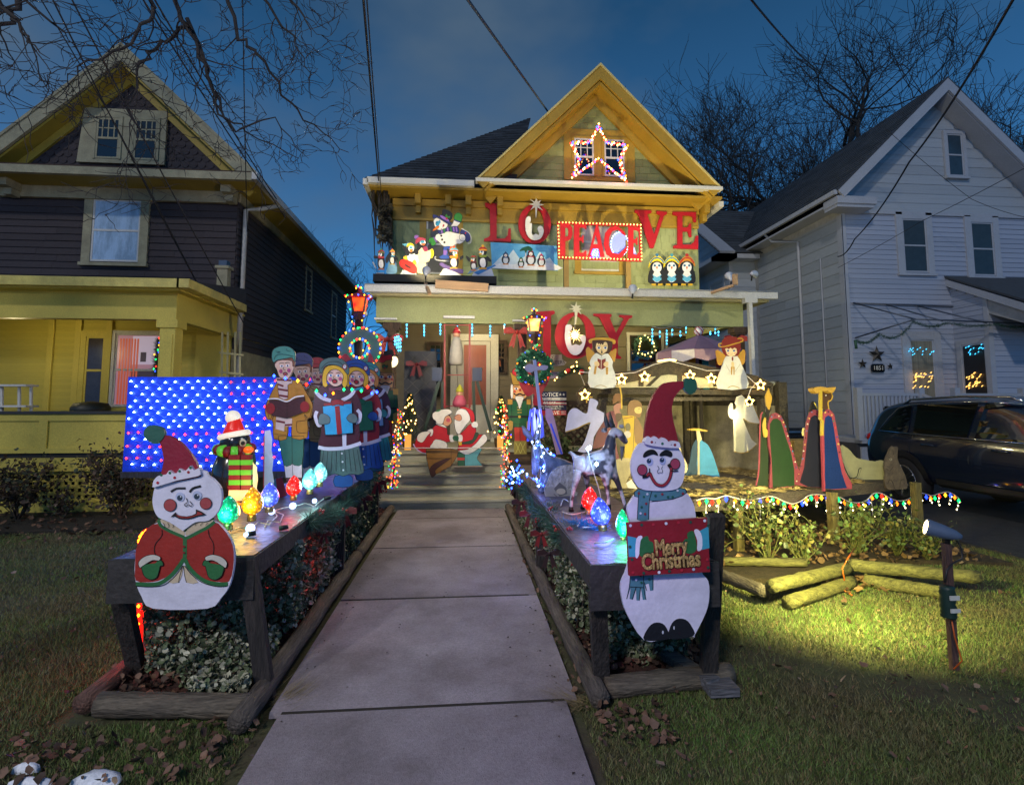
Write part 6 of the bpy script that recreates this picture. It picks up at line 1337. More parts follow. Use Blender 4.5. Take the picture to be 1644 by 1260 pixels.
# snowman-face lantern on the left column
q=P(629,580,8.75); t=thing('snowman_lantern','glowing snowman head lantern with a black top hat on the left column','lantern',tuple(q)); mb(emit('#ffe8b0',1.3)).ball(q,.10,14,10).build('face',t); b=mb(paint('#14141c')); b.lathe(q+Vector((-.03,0,.05)),[(.15,.0),(.15,.015),(.08,.02),(.075,.12),(0,.12)],12,True,(-.3,0,1)); b.build('hat',t)
b=mb(paint('#101010')); b.ball(q+Vector((-.04,-.095,.02)),.012,6,4); b.ball(q+Vector((.02,-.095,.02)),.012,6,4); b.build('eye',t); mb(paint('#d06818')).tube([q+Vector((-.01,-.1,0)),q+Vector((-.04,-.17,-.01))],[.015,.002],6).build('nose',t)
# turning frame with hanging figures (at rest)
fw=thing('ferris_frame','tall red rail frame with green A-legs and hanging figures inside the porch entrance','frame',tuple(P(733,700,9.0)))
m_fr=paint('#8c1c1c'); m_fg=paint('#143020')
for px in(714,754): mb(m_fr).bar(P(px,520,8.95),P(px,655,8.95),.03,.03,up=(0,1,0)).build('rail',fw)
for py in(522,602,652): mb(m_fr).bar(P(712,py,8.95),P(756,py,8.95),.015,.015).build('crossbar',fw)
for a,c in(((706,610),(682,690)),((711,612),(709,692)),((760,612),(762,690)),((766,612),(788,692))): mb(m_fg).bar(P(*a,8.97),P(*c,8.97),.05,.04,up=(0,1,0)).build('leg',fw)
for px in(702,766): q=P(px,601,8.97); mb(paint('#1c3050')).box(q.x-.08,q.x+.08,8.93,9.01,q.z-.11,q.z+.11).build('bearing_box',fw)
for (px,py,hc,bc,lb) in((733,538,'#b02028','#a8a498',''),(738,632,'#b8b430','#b85068','')):
    q=P(px,py,8.95); b=mb(paint(bc)); b.lathe(q+Vector((0,0,-.50 if py<600 else -.22)),[(.09,0),(.12,.05),(.11,.25 if py<600 else .1),(.07,.42 if py<600 else .18),(.04,.48 if py<600 else .2)],12); b.build('figure_robe',fw); b=mb(paint('#c89878')); b.ball(q+Vector((0,0,.0)),.06,10,8); b.build('figure_head',fw); b=mb(paint(hc)); b.lathe(q+Vector((0,0,.03)),[(.07,0),(.05,.06),(.0,.13)],10); b.build('figure_hat',fw)
mb(MATS['black_plastic']).tube([P(733,520,8.95),P(733,600,8.95)],.006,4).build('rod',fw)
sb=thing('swing_rail','thin white rail stretched across the steps in front of the kissing couple','rail',tuple(P(720,719,8.30))); mb(m_gutter).tube([P(643,719,8.3),P(808,719,8.3)],.008,6).build('rail',sb)
# small wreath by the window and swag by the sign
def smallwreath(label,px,py,Y,r,ball='#7a3010'):
    c=P(px,py,Y); t=thing('wreath',label,'wreath',tuple(c)); pts=[c+Vector((math.cos(a)*r,0,math.sin(a)*r)) for a in [2*math.pi*i/16 for i in range(17)]]; needles('needles',pts,.07,2600,.05,m_needle,t,.003)
    for i in range(18): a=2*math.pi*i/18; inst('bulb',bulb_mesh('amber',.013,9),t,c+Vector((math.cos(a)*r*random.uniform(.7,1.25),-.07,math.sin(a)*r*random.uniform(.7,1.25))))
    return t
smallwreath('round lit wreath hanging on the porch window right of the JOY letters',1036,557,10.6,.19)
swp=[P(x,y,9.05) for x,y in((898,603),(912,597),(925,590),(938,598))]; t=thing('garland','small lit swag with red poinsettias on the porch railing under the JOY letter O','garland',tuple(swp[0])); needles('needles',swp,.07,2200,.05,m_needle,t,.003)
for i in range(12): inst('bulb',bulb_mesh('amber',.013,9),t,swp[i%4]+Vector((random.uniform(-.1,.1),-.09,random.uniform(-.09,.09))))
for q in((912,595),(934,597)): mb(paint('#b01818')).ball(P(*q,8.95),.045,8,5,(1,.4,1)).build('poinsettia',t)
# garland on the neighbour's awning, stars and number plate
ag=thing('awning_garland','thin dark garland looped along the white house awning frame','garland',tuple(P(1370,545,11.2)))
for a,c,s in(((1373,546),(1412,536),.12),((1412,536),(1466,515),.22),((1466,516),(1520,518),.10),((1520,518),(1600,520),.06),((1600,520),(1650,523),.05)): needles('needles',catenary(P(*a,11.25),P(*c,11.25),s,8),.035,900,.04,m_needle,ag,.003)
mb(m_needle).tube([P(1373,546,11.25),P(1375,560,11.25)],.03,5).build('needles',ag)
def barn(label,px,py,r):
    c=P(px,py,12.42); t=thing('barn_star',label,'wall star',tuple(c),'dark metal stars on the white house'); b=mb(mat('dark_tin',(.03,.028,.025,1),.5,metal=.4)); pts=[c+Vector((math.cos(math.pi/2+math.pi*k/5)*(r if k%2==0 else r*.4),0,math.sin(math.pi/2+math.pi*k/5)*(r if k%2==0 else r*.4))) for k in range(10)]; ap=c-Vector((0,.06,0)); b.add(pts+[ap],[(k,(k+1)%10,10) for k in range(10)]); b.build('star',t)
barn('largest dark tin star above the house number',1408,569,.22); barn('medium dark tin star to the left of the number plate',1385,584,.13); barn('smallest dark tin star to the right of the number plate',1429,588,.09)
c_=P(1409,591,12.42); hn=thing('number_plate','black oval house number plate reading 1851 between tin stars','sign',tuple(c_)); b=mb(paint('#0c0c0c')); b.box(c_.x-.17,c_.x+.17,12.40,12.43,c_.z-.08,c_.z+.08); b.box(c_.x-.14,c_.x+.14,12.40,12.43,c_.z-.10,c_.z+.10); b.build('plate',hn); lettering('1851',paint('#d8d4c8'),hn,(c_.x,12.39,c_.z),.15,0,.95,.002)
# reflections in the neighbour's window and door, built as small glowing bulbs
for (x0,x1,Y,n,lb) in((1457,1503,12.36,46,'mesh of small warm and blue light reflections in the tall curtained window'),(1545,1582,11.78,46,'mesh of small warm and blue light reflections in the glass storm door')):
    t=thing('window_reflections',lb,'light string',tuple(P((x0+x1)/2,600,Y))); rd=random.Random(x0)
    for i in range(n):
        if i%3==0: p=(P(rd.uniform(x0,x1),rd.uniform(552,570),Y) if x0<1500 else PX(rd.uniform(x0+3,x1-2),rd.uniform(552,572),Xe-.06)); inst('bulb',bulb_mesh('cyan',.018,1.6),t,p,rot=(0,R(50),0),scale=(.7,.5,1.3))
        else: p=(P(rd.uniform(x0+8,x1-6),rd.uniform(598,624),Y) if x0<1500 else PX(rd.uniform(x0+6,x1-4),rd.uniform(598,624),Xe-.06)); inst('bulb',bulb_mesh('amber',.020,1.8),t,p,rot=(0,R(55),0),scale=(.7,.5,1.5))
point('caroler_fill',P(505,640,4.25),3.2,(.85,.88,1),.1)  # unseen fill light added in front of the carolers
# ---------------------------------------------------------------- candy cane light
g=G(226,1000,.1); cc_=P(213,1000,3.55); cn=thing('candy_cane_light','glowing red candy cane light standing on the lawn behind the jacketed snowman','garden light',(cc_.x,3.55,0))
zt_=P(226,850,3.55).z; x=cc_.x+.02; pts=[(x+.03,3.55,0),(x+.02,3.55,.3),(x,3.55,zt_-.07)]+[(x+.055+.055*math.cos(a),3.55,zt_-.06+.055*math.sin(a)) for a in [math.pi-math.pi*i/8 for i in range(9)]]+[(x+.11,3.55,zt_-.10)]
mb(emit('#ff1810',1.6)).tube(pts,.017,8).build('cane',cn)
fine=[]; 
for i in range(len(pts)-1):
    k=max(1,int((Vector(pts[i+1])-Vector(pts[i])).length/.05))
    fine+= [Vector(pts[i]).lerp(Vector(pts[i+1]),j/k) for j in range(k)]
for p in fine[::1]: inst('bulb',bulb_mesh('orange',.010,10),cn,p+Vector((0,-.018,0)))
point('cane_glow',(x+.05,3.42,.45),2.2,(1,.06,.03),.05); point('cane_glow',(-1.25,4.2,.45),1.3,(1,.05,.04),.05)
# ---------------------------------------------------------------- lit penguin
def skinfig(name,parent,V_,E_,m,sub=2,org_=None):
    """one continuous body grown round a skeleton"""
    o_=org(parent); me=bpy.data.meshes.new(name); me.from_pydata([(v[0]-o_.x,v[1]-o_.y,v[2]-o_.z) for v in V_],E_,[]); o=bpy.data.objects.new(name,me); col.objects.link(o); o.parent=parent; me.materials.append(m)
    sk=o.modifiers.new('skin','SKIN'); sk.use_smooth_shade=True
    for i,v in enumerate(V_):
        r_=v[3]; ry=v[4] if len(v)>4 else r_; me.skin_vertices[0].data[i].radius=(r_,ry); me.skin_vertices[0].data[i].use_root=(i==0)
    s=o.modifiers.new('sub','SUBSURF'); s.levels=sub; s.render_levels=sub; return o
Yp=4.5; bp_=P(378,805,Yp); tpz=P(375,662,Yp).z; h=tpz-bp_.z; cx=bp_.x
pn=thing('lit_penguin','glowing moulded penguin in a striped scarf and red Santa hat on the table','penguin figure',(cx,Yp,.76))
z=lambda f:bp_.z+h*f
m_pb=mat('penguin_black',(.018,.016,.018,1),.2,.2,4,coat=.6); 
def rot_l(m,c,prof,n,name,sx=1.,sy=1.):
    b=MB().use(m); vs=[]; fs=[]
    for r_,z__ in prof:
        for k in range(n): t=2*math.pi*k/n; vs.append((c[0]+r_*math.cos(t)*sx,c[1]+r_*math.sin(t)*sy,z__))
    for i in range(len(prof)-1):
        for k in range(n): fs.append((i*n+k,i*n+(k+1)%n,(i+1)*n+(k+1)%n,(i+1)*n+k))
    fs+=[tuple(range(n))[::-1],tuple((len(prof)-1)*n+k for k in range(n))]; b.add(vs,fs,True); return b.build(name,pn)
rot_l(m_pb,(cx-.02,Yp),[(.10,z(.02)),(.15,z(.10)),(.165,z(.25)),(.155,z(.40)),(.13,z(.50)),(.10,z(.58)),(.115,z(.64)),(.11,z(.72)),(.07,z(.79)),(0,z(.82))],20,'body')
rot_l(emit('#ffd890',.75),(cx+.045,Yp-.04),[(.06,z(.03)),(.115,z(.10)),(.125,z(.24)),(.115,z(.38)),(.08,z(.50)),(.02,z(.54))],18,'belly')
q=P(367,735,Yp-.14); b=mb(m_pb); b.prism([P(*v,Yp-.12) for v in((352,712),(368,706),(367,760),(362,800),(350,812),(346,770))],(0,.05,0)); b.build('flipper',pn)
b=mb(m_pb); b.prism([P(*v,Yp-.05) for v in((398,716),(404,720),(410,758),(408,786),(402,775))],(0,.05,0)); b.build('flipper',pn)
m_s1=emit('#58b030',.35); m_s2=paint('#7a1018'); c0=P(378,722,Yp)
for k in range(9):
    a0=math.pi+k*math.pi/9; b=mb(m_s1 if k%2 else m_s2); q=[Vector((c0.x+.12*math.cos(a0+t*math.pi/9),Yp+.13*math.sin(a0+t*math.pi/9),c0.z+.01*math.sin(k))) for t in(0,.5,1)]; b.tube(q,.045,8); b.build('scarf_band',pn)
for k in range(7):
    for (xx,w_) in((372,.055),(390,.05)):
        a,cb=P(xx-3,730+k*8,Yp-.17),P(xx-3,738+k*8,Yp-.17); mb(m_s1 if k%2 else m_s2).box(a.x-.0,a.x+w_*1.6,Yp-.19,Yp-.15,cb.z,a.z).build('scarf_band',pn)
hc=P(376,697,Yp); rot_l(emit('#d82418',.3),(hc.x-.0,Yp),[(.085,hc.z),(.07,hc.z+.05),(.045,hc.z+.11),(.03,hc.z+.14)],14,'hat'); b=mb(emit('#e8dcc8',.45)); b.tube([(hc.x+.095*math.cos(a),Yp+.095*math.sin(a),hc.z-.005+.02*math.cos(a)) for a in [2*math.pi*i/16 for i in range(17)]],.025,8); b.build('hat_brim',pn); b=mb(emit('#e8dcc8',.4)); pc_=P(374,670,Yp); b.ball(pc_,.056,14,10); b.build('pompom',pn)
e_=P(390,711,Yp-.11); b=mb(paint('#d8c8a0')); b.ball(e_,.032,10,8,(.8,.5,1)); b.build('eye',pn); b=mb(paint('#101010')); b.ball(e_+Vector((.006,-.016,0)),.016,8,6,(1,.6,1)); b.build('pupil',pn); k_=P(399,722,Yp-.12); b=mb(emit('#f06818',.5)); b.ball(k_,.035,10,8,(1.1,1,.8)); b.build('beak',pn)
b=mb(emit('#e88818',.3)); b.ball((cx+.03,Yp-.12,.79),.06,10,6,(1,1.2,.4)); b.ball((cx-.09,Yp-.1,.79),.06,10,6,(1,1.2,.4)); b.build('foot',pn)
point('penguin_glow',(cx+.12,Yp-.35,.95),1.5,(1,.6,.2),.06)
# ---------------------------------------------------------------- goat
m_goat=mat('goat_coat',(.50,.50,.60,1),.35,.2,9,.1,30,c2=(.045,.04,.055,1),coat=.4,detail=2,tight=.05); E4=(820,640,.20638)
Yg=4.05; g_=lambda x,y,dy=0.:P(E4[0]+x*E4[2],E4[1]+y*E4[2],Yg+dy)
gt=thing('goat_figure','moulded horned grey goat figure standing on the table, lit pink and blue','goat figure',tuple(g_(680,850)))
def sv(p,r,r2=None): return (p.x,p.y,p.z,r,r2 or r)
V_=[sv(g_(640,520),.062,.075),sv(g_(540,510),.055,.06),sv(g_(740,510),.064,.075),sv(g_(768,400),.042,.05),sv(g_(780,300),.036,.038),sv(g_(800,235),.036,.036),sv(g_(845,270),.034),sv(g_(885,325),.024),sv(g_(905,350),.015),
 sv(g_(520,600,-.05),.032),sv(g_(490,700,-.06),.016),sv(g_(472,800,-.06),.014),sv(g_(470,850,-.06),.015),
 sv(g_(590,600,.07),.028),sv(g_(600,700,.08),.015),sv(g_(560,830,.08),.014),
 sv(g_(740,640,-.05),.028),sv(g_(755,730,-.05),.016),sv(g_(760,830,-.06),.014),
 sv(g_(820,620,.03),.026),sv(g_(860,730,.04),.015),sv(g_(895,850,.04),.013),
 sv(g_(490,440,0),.016),sv(g_(455,410,0),.012)]
E_=[(0,1),(0,2),(2,3),(3,4),(4,5),(5,6),(6,7),(7,8),(1,9),(9,10),(10,11),(11,12),(1,13),(13,14),(14,15),(2,16),(16,17),(17,18),(2,19),(19,20),(20,21),(1,22),(22,23)]
skinfig('body',gt,V_,E_,m_goat)
for s in(-.02,.025):
    pts=[g_(775+s*900,225,s),g_(758+s*900,170,s),g_(748+s*900,100,s)]; mb(mat('horn',(.03,.035,.04,1),.4)).tube(pts,[.02,.017,.003],8).build('horn',gt)
mb(m_goat).ball(g_(728,245,-.03),.024,10,6,(1,.4,.8)).build('ear',gt); mb(m_goat).ball(g_(860,215,.05),.02,10,6,(1,.4,.8)).build('ear',gt)
mb(paint('#08080a')).ball(g_(822,297,-.036),.009,8,6).build('eye',gt); mb(mat('goat_beard',(.08,.08,.1,1),.7)).tube([g_(868,370),g_(862,480)],[.018,.003],7).build('beard',gt)
for p in((470,855,-.06),(560,835,.08),(762,838,-.06),(895,855,.04)): mb(paint('#0c0c10')).lathe(g_(*p)-Vector((0,0,.02)),[(.02,0),(.017,.035)],8).build('hoof',gt)
gw_=thing('goat_light_string','white wire with a few bright lights looped over the goat','light string',tuple(g_(620,390,-.1))); mb(m_wire).tube([g_(600,400,-.08),g_(610,450,-.11),g_(640,560,-.11),g_(680,680,-.1),g_(700,760,-.1),g_(660,820,-.12)],.004,5).build('wire',gw_)
for q in((668,512),(615,385),(600,392)): inst('bulb',bulb_mesh('cool',.014,40),gw_,g_(*q,-.12))
point('goat_glow',g_(668,512,-.25),.8,(.55,.7,1),.03)
# ---------------------------------------------------------------- donkey
Yd=5.0; d_=lambda x,y,dy=0.:P(E4[0]+x*E4[2],E4[1]+y*E4[2],Yd+dy)
m_donk=mat('donkey_coat',(.24,.27,.36,1),.4,.3,6,.1,30,c2=(.05,.055,.08,1),coat=.3,detail=2)
dt=thing('donkey_figure','moulded grey donkey figure lying down with tall ears, bathed in blue light','donkey figure',tuple(d_(300,760)))
V_=[sv(d_(400,560,.1),.085,.10),sv(d_(500,580,.15),.08,.09),sv(d_(300,520,.05),.075,.08),sv(d_(230,430,0),.055),sv(d_(200,370,-.03),.05),sv(d_(195,450,-.1),.042),sv(d_(190,540,-.15),.035),sv(d_(188,600,-.16),.034),sv(d_(270,650,.0),.04),sv(d_(220,740,-.05),.028)]
skinfig('body',dt,V_,[(0,1),(0,2),(2,3),(3,4),(4,5),(5,6),(6,7),(2,8),(8,9)],m_donk)
for (a,b_,c_) in(((165,320),(120,260),(88,212)),((195,320),(215,260),(235,205))):
    mb(m_donk).tube([d_(*a),d_(*b_),d_(*c_)],[.022,.033,.006],8).build('ear',dt)
for s in(-.045,.04): mb(paint('#08080a')).ball(d_(200+s*380,400,-.06),.009,8,6).build('eye',dt)
# blue string over the donkey (uses the bundle object made with the tables)
rd=random.Random(4)
for L_ in([(215,190),(200,350),(240,360),(300,430),(330,440)],[(165,330),(190,440),(200,560),(185,640)],[(225,230),(240,420),(265,500),(270,560)],[(100,560),(60,590),(20,580)],[(130,600),(190,640),(260,690)],[(215,480),(230,620),(200,690)]):
    q=[d_(x+rd.uniform(-6,6),y,-.14) for x,y in smooth_pts(L_,False,4)]; mb(m_wire).tube(q,.0035,4).build('wire',sg2)
    for p in q[::2]: inst('bulb',bulb_mesh('cool' if rd.random()<.4 else 'blue',.009,14),sg2,p+Vector((rd.uniform(-.02,.02),-.01,rd.uniform(-.02,.02))))
for i in range(34): p=d_(rd.gauss(40,45),rd.gauss(600,45),-.05+rd.uniform(-.2,.1)); inst('bulb',bulb_mesh('blue' if rd.random()<.7 else 'cool',.009,12),sg2,p)
for L_ in([(400,880),(480,900),(600,880),(660,930)],[(520,990),(560,945),(640,935),(700,990),(560,1000)],[(650,1120),(740,1115),(800,1090)],[(390,830),(410,780),(450,800)]):
    q=[]
    for x,y in smooth_pts(L_,False,4): q.append(G(E4[0]+x*E4[2],E4[1]+y*E4[2],.772))
    mb(m_wire).tube(q,.0045,5).build('wire',sg2)
for p,w_,c_ in(((d_(215,450,-.4)),3.2,(.12,.25,1)),((d_(60,600,-.3)),1.6,(.15,.15,1)),(G(975,890,.95),1.6,(.35,.12,1))): point('blue_glow',p,w_,c_,.05)
# crossed white propeller-like board and icy hanging figure near the donkey
c=thing('angel_trumpet_board','thin pale board with two rounded lobes standing edge-on before the wreath','sign board',tuple(P(868,700,6.0)))
m_pb2=paint('#9aa4c8'); mb(m_pb2).bar(P(858,578,6.0),P(872,702,6.0),.032,.03,up=(0,1,0)).build('post',c)
b=mb(paint('#a8a0b4')); b.prism([P(*q,5.98) for q in smooth_pts([(842,590),(850,584),(862,588),(872,586),(880,588),(876,594),(862,594),(850,598)],True,3)],(0,.03,0)); b.build('lobe',c)
t=thing('icy_tassel','hanging bunch of glowing blue-white ribbons above the donkey ears','light ornament',tuple(P(862,655,5.9)))
for k in range(10): x=852+rd.uniform(0,16); mb(emit('#4a58ff',.9) if k%2 else emit('#a8b4ff',.9)).tube([P(x,655+rd.uniform(0,8),5.9),P(x+rd.uniform(-4,5),675,5.86),P(x+rd.uniform(-6,8),690+rd.uniform(0,18),5.9)],.012,5).build('ribbon',t)
point('tassel_glow',P(862,680,5.7),1.2,(.3,.35,1),.05)
c=Cut('leaning_board','slim pink and blue cut-out leg leaning beside the glowing ribbons','sign board',(900,730),5.9,(0,0,1),0); c.board('#b08890',[(876,655),(886,656),(890,672),(904,728),(894,730),(884,690),(876,670)],1); c.line('#3c50c8',[(884,680),(902,729)],3,0); c.end()
pl_=thing('poinsettia_plant','dark leafy plant on the ground below the NOTICE sign','plant',tuple(P(895,735,8.6))); leaves('foliage',[tuple(P(895+rng.normal(0,14),715+rng.normal(0,10),8.6)+Vector((0,rng.uniform(-.15,.15),0))) for _ in range(260)],.06,mat('dull_green_leaf2',(.05,.075,.03,1),.6,.3,8,island=.5),kind=None,parent=pl_,tilt=.9)
# neighbour's porch bits
def nb(px,py): return P(px,py,8.9)
sh=thing('porch_shelf','small white metal shelf unit on the brown house porch','shelf',tuple(P(20,660,8.9))); 
for px in(3,31,50): mb(m_white).bar(nb(px,617),nb(px,662),.03,.03,up=(0,1,0)).build('leg',sh)
for py in(619,652): mb(m_white).bar(nb(0,py),nb(52,py),.03,.25,up=(0,1,0)).build('shelf',sh)
b_=thing('covered_barrel','dark rounded covered object on the brown house porch under the narrow window','barrel',tuple(nb(145,662))); mb(paint('#22241c')).lathe(P(145,665,8.95),[(.26,0),(.26,.10),(.22,.17),(.0,.20)],16).build('cover',b_)
tr=thing('trellis','pale wooden trellis leaning by the brown house downspout','trellis',tuple(P(372,600,9.3)))
for px in(357,366,378,386): mb(paint('#b0a878')).bar(P(px,533,9.3),P(px-1,605,9.3),.03,.015,up=(0,1,0)).build('slat',tr)
for py in(566,597): mb(paint('#b0a878')).bar(P(352,py,9.28),P(391,py+4,9.28),.015,.03).build('slat',tr)
wt=thing('window_christmas_tree','small Christmas tree with coloured lights in the brown house porch window','christmas tree',tuple(P(252,600,10.5)))
needles('foliage',[P(256,545,10.48),P(252,600,10.48)],.10,2200,.05,m_needle,wt,.004)
for i in range(16): inst('bulb',bulb_mesh(['red','green','blue','yellow'][i%4],.014,5),wt,P(254+random.uniform(-8,8)*(i/16+.4),543+i*3.8,10.42))
cm=thing('vent_chimney','short cream boxed vent with a blue cap on the brown house porch roof','vent',tuple(P(357,470,10.1))); q=P(357,475,10.1); t_=P(357,432,10.1); b=mb(m_cream); b.box(q.x-.09,q.x+.09,10.05,10.2,q.z-.2,t_.z); b.box(q.x-.12,q.x+.12,10.02,10.23,t_.z,t_.z+.05); b.build('shaft',cm); mb(paint('#2c4a68')).box(q.x-.07,q.x+.07,10.05,10.2,t_.z+.05,t_.z+.15).build('cap',cm)
# ================================================================ PAINTED CUT-OUTS
BK='#14100f'
# ---- left snowman in a red jacket
A=(160,640,.285714)
c=Cut('snowman_cutout','big plywood snowman in a red jacket with green mittens, hung on the table front','snowman sign',(470,1175),2.93,A,R(-2),t=.02)
c.part('body').board('#d8d6e6',[(200,900),(196,960),(203,1030),(235,1110),(300,1178),(605,1178),(680,1120),(728,1050),(752,950),(755,860),(735,790),(690,725),(640,690),(560,672),(420,668),(340,690),(270,725),(225,790),(205,850)],3)
c.part('jacket').poly('#9c2b22',[(201,900),(199,960),(203,1020),(260,1030),(330,1022),(400,985),(450,945),(470,900),(478,900),(500,945),(545,985),(600,1018),(670,1028),(728,1025),(750,950),(754,860),(735,790),(690,725),(640,690),(560,740),(478,775),(420,750),(335,700),(270,725),(225,790),(205,850)],2)
c.poly('#c9b79a',[(340,682),(375,675),(440,700),(470,730),(478,768),(430,750),(370,715)],3).poly('#c9b79a',[(486,768),(490,730),(530,695),(590,678),(640,680),(600,715),(540,745)],3)
G_='#2d6b3c'
c.line(G_,[(332,672),(370,668),(420,688),(455,690),(475,735),(486,735),(505,692),(550,680),(600,672),(645,675)],12).line(G_,[(332,680),(345,712),(400,745),(470,775),(482,785),(550,752),(610,720),(648,690)],18)
c.line(G_,[(480,780),(480,880),(475,905)],22).line(G_,[(205,1038),(290,1042),(350,1030),(410,985),(450,935),(478,900),(500,940),(545,990),(600,1025),(670,1040),(722,1038)],22)
c.poly('#c9b79a',[(385,1028),(420,1000),(450,970),(470,935),(470,950),(448,1030)],2).poly('#c9b79a',[(478,935),(505,975),(555,1030),(490,1030),(474,955)],2)
c.line(BK,[(352,735),(350,770),(315,815),(310,860),(325,885)],4).line(BK,[(612,735),(618,770),(640,810),(642,860),(632,885)],4).line(BK,[(470,935),(455,985),(445,1030)],3).line(BK,[(474,935),(480,990),(490,1030)],3).line(BK,[(204,1050),(300,1054),(370,1040),(430,990),(470,935)],4).line(BK,[(480,935),(520,985),(580,1030),(660,1052),(720,1050)],4)
for s in(360,385,410,435): c.line(BK,[(s,695),(s+8,712),(s+4,722)],2.5)
for s in(510,540,570,600): c.line(BK,[(s,712),(s+5,700),(s+14,694)],2.5)
for y in(828,862): c.ell('#7a1c1c',478,y,6)
for sx,x0 in((1,0),(-1,945)):
    f=lambda q:[(x0+sx*x,y) for x,y in q]
    c.poly(G_,f([(240,940),(255,990),(290,1012),(325,1000),(340,960),(345,938),(362,930),(352,905),(330,908),(318,920),(280,925)]),3).line(BK,f([(240,940),(255,990),(290,1012),(325,1000),(340,960),(345,938),(362,930),(352,905),(330,908)]),3.5)
    c.poly('#cfc9bd',f([(225,915),(255,885),(305,872),(345,885),(340,905),(300,905),(250,935),(232,945)]),3).line(BK,f([(225,915),(255,885),(305,872),(345,885),(340,905),(300,905),(250,935),(232,945)]),3,closed=True)
c.part('head').board('#dedcec',[(330,470),(308,540),(308,600),(335,660),(400,690),(470,735),(480,735),(545,690),(620,680),(675,625),(692,560),(685,500),(650,455),(615,430),(580,400),(380,430)],3,off=.012)
c.lay+=8
c.part('face').line(BK,[(410,520),(440,502),(492,500)],12).line(BK,[(515,522),(535,500),(578,488)],13).line('#5f6470',[(412,514),(440,498),(488,496)],3)
for x,y in((462,548),(558,540)): c.ell('#b9c2e0',x,y,26).ell('#2c3c4c',x-(1 if x<500 else 2),y+6,16).ell('#e8ecf4',x+4,y-2,4)
for x,y,r_ in((407,594,33),(607,584,31)): c.ell(BK,x,y,r_+3,n=22).ell('#a8484a',x,y,r_,n=22)
c.line(BK,[(497,552),(505,575),(488,590),(498,600),(512,590),(522,600),(532,590),(518,572)],4)
c.poly(BK,[(410,662),(440,632),(446,646),(500,656),(552,640),(553,616),(608,645),(565,655),(510,672),(455,668),(432,655)],2).poly('#9c3430',[(440,640),(450,650),(500,660),(556,645),(560,628),(592,643),(560,650),(508,666),(455,660)],2)
c.part('hat').board('#8c1430',[(345,470),(358,400),(368,330),(345,240),(335,215),(375,205),(440,228),(505,290),(545,350),(575,420),(560,440),(400,470)],3,off=.012)
c.part('pompom').board('#2c5f50',[(262,180),(285,152),(330,150),(368,170),(375,205),(350,240),(320,252),(285,235),(262,210)],3,off=.016)
c.part('hat_brim').board('#e0dcea',[(320,480),(325,455),(345,432),(365,425),(395,420),(412,398),(432,415),(455,412),(468,388),(490,402),(512,392),(530,372),(548,398),(575,385),(585,410),(570,430),(450,455),(330,492)],2,off=.03,t=.03)
for x,y,q in((368,424,'#1f6040'),(416,412,'#1f6040'),(470,402,'#2c6a4a'),(519,408,'#a02830'),(530,383,'#207050'),(443,438,'#b02030'),(349,466,'#b02030')): c.ell(q,x,y,8,z=.033,n=10)
c.end()
# ---- right snowman holding the red sign
Rm=(960,600,.36484); Hm=(930,600,.19465)
c=Cut('snowman_cutout','tall plywood snowman in a red hat holding a red Merry Christmas sign','snowman sign',(310,1170),2.62,Rm,R(2),t=.02)
c.part('body').board('#d6d4e6',[(205,1172),(130,1060),(105,980),(103,920),(130,850),(150,700),(130,600),(145,560),(175,525),(230,500),(330,495),(385,520),(415,560),(430,620),(450,850),(485,910),(490,980),(475,1050),(425,1150),(418,1155),(300,1165)],3)
c.part('boot').poly('#191a20',[(205,1172),(215,1125),(245,1095),(285,1098),(308,1130),(312,1165)],3).poly('#191a20',[(316,1165),(318,1110),(345,1078),(385,1080),(412,1110),(420,1152)],3).ell('#c8ccd8',285,1136,4,8).ell('#c8ccd8',334,1116,3,8)
c.part('scarf').poly(BK,[(158,538),(175,505),(240,512),(360,498),(392,522),(330,552),(225,563),(240,560)],2).poly('#4f8090',[(161,536),(177,508),(240,515),(358,502),(387,522),(330,548),(225,558)],2).poly('#4f8090',[(180,515),(235,515),(222,560),(222,640),(172,640),(178,560)],2).line(BK,[(180,515),(176,560),(172,640)],3).line(BK,[(236,516),(225,560),(222,640)],3)
c.poly('#4f8090',[(142,865),(200,865),(240,865),(240,950),(228,952),(222,920),(205,925),(210,990),(196,992),(188,940),(180,994),(168,994),(166,940),(150,990),(138,988),(143,935),(124,990),(135,935)],0).line(BK,[(142,870),(138,935),(125,988)],3).line(BK,[(200,870),(200,940),(210,992)],3).line(BK,[(166,938),(150,990)],3).line(BK,[(185,940),(180,994)],3).line(BK,[(202,915),(212,950)],3).line(BK,[(240,868),(240,948)],3).line(BK,[(140,935),(200,938)],3)
for x,y,q in((178,525,'#902830'),(200,540,'#205a48'),(215,528,'#c8d0e0'),(210,570,'#902830'),(190,585,'#205a48'),(205,615,'#902830'),(185,612,'#c8d0e0'),(250,535,'#205a48'),(280,528,'#902830'),(305,540,'#205a48'),(347,512,'#c8d0e0'),(370,525,'#902830'),(325,540,'#205a48'),(165,903,'#c8d0e0'),(188,915,'#205a48'),(185,885,'#902830'),(222,900,'#205a48')): c.ell(q,x,y,5.5,n=8)
c.part('head').board('#dcdaea',[(200,300),(160,335),(143,395),(150,450),(180,500),(230,512),(320,510),(360,490),(376,440),(375,380),(352,325),(340,300)],3,off=.012); c.lay+=9; 
c.fr=Hm; c.px=lambda x,y:(Hm[0]+x*Hm[2],Hm[1]+y*Hm[2])
c.part('face').poly(BK,[(515,680),(525,650),(560,625),(600,622),(630,645),(638,672),(600,662),(560,675),(530,688)],3).poly(BK,[(650,668),(665,645),(700,625),(740,635),(758,660),(745,685),(700,672),(665,678)],3)
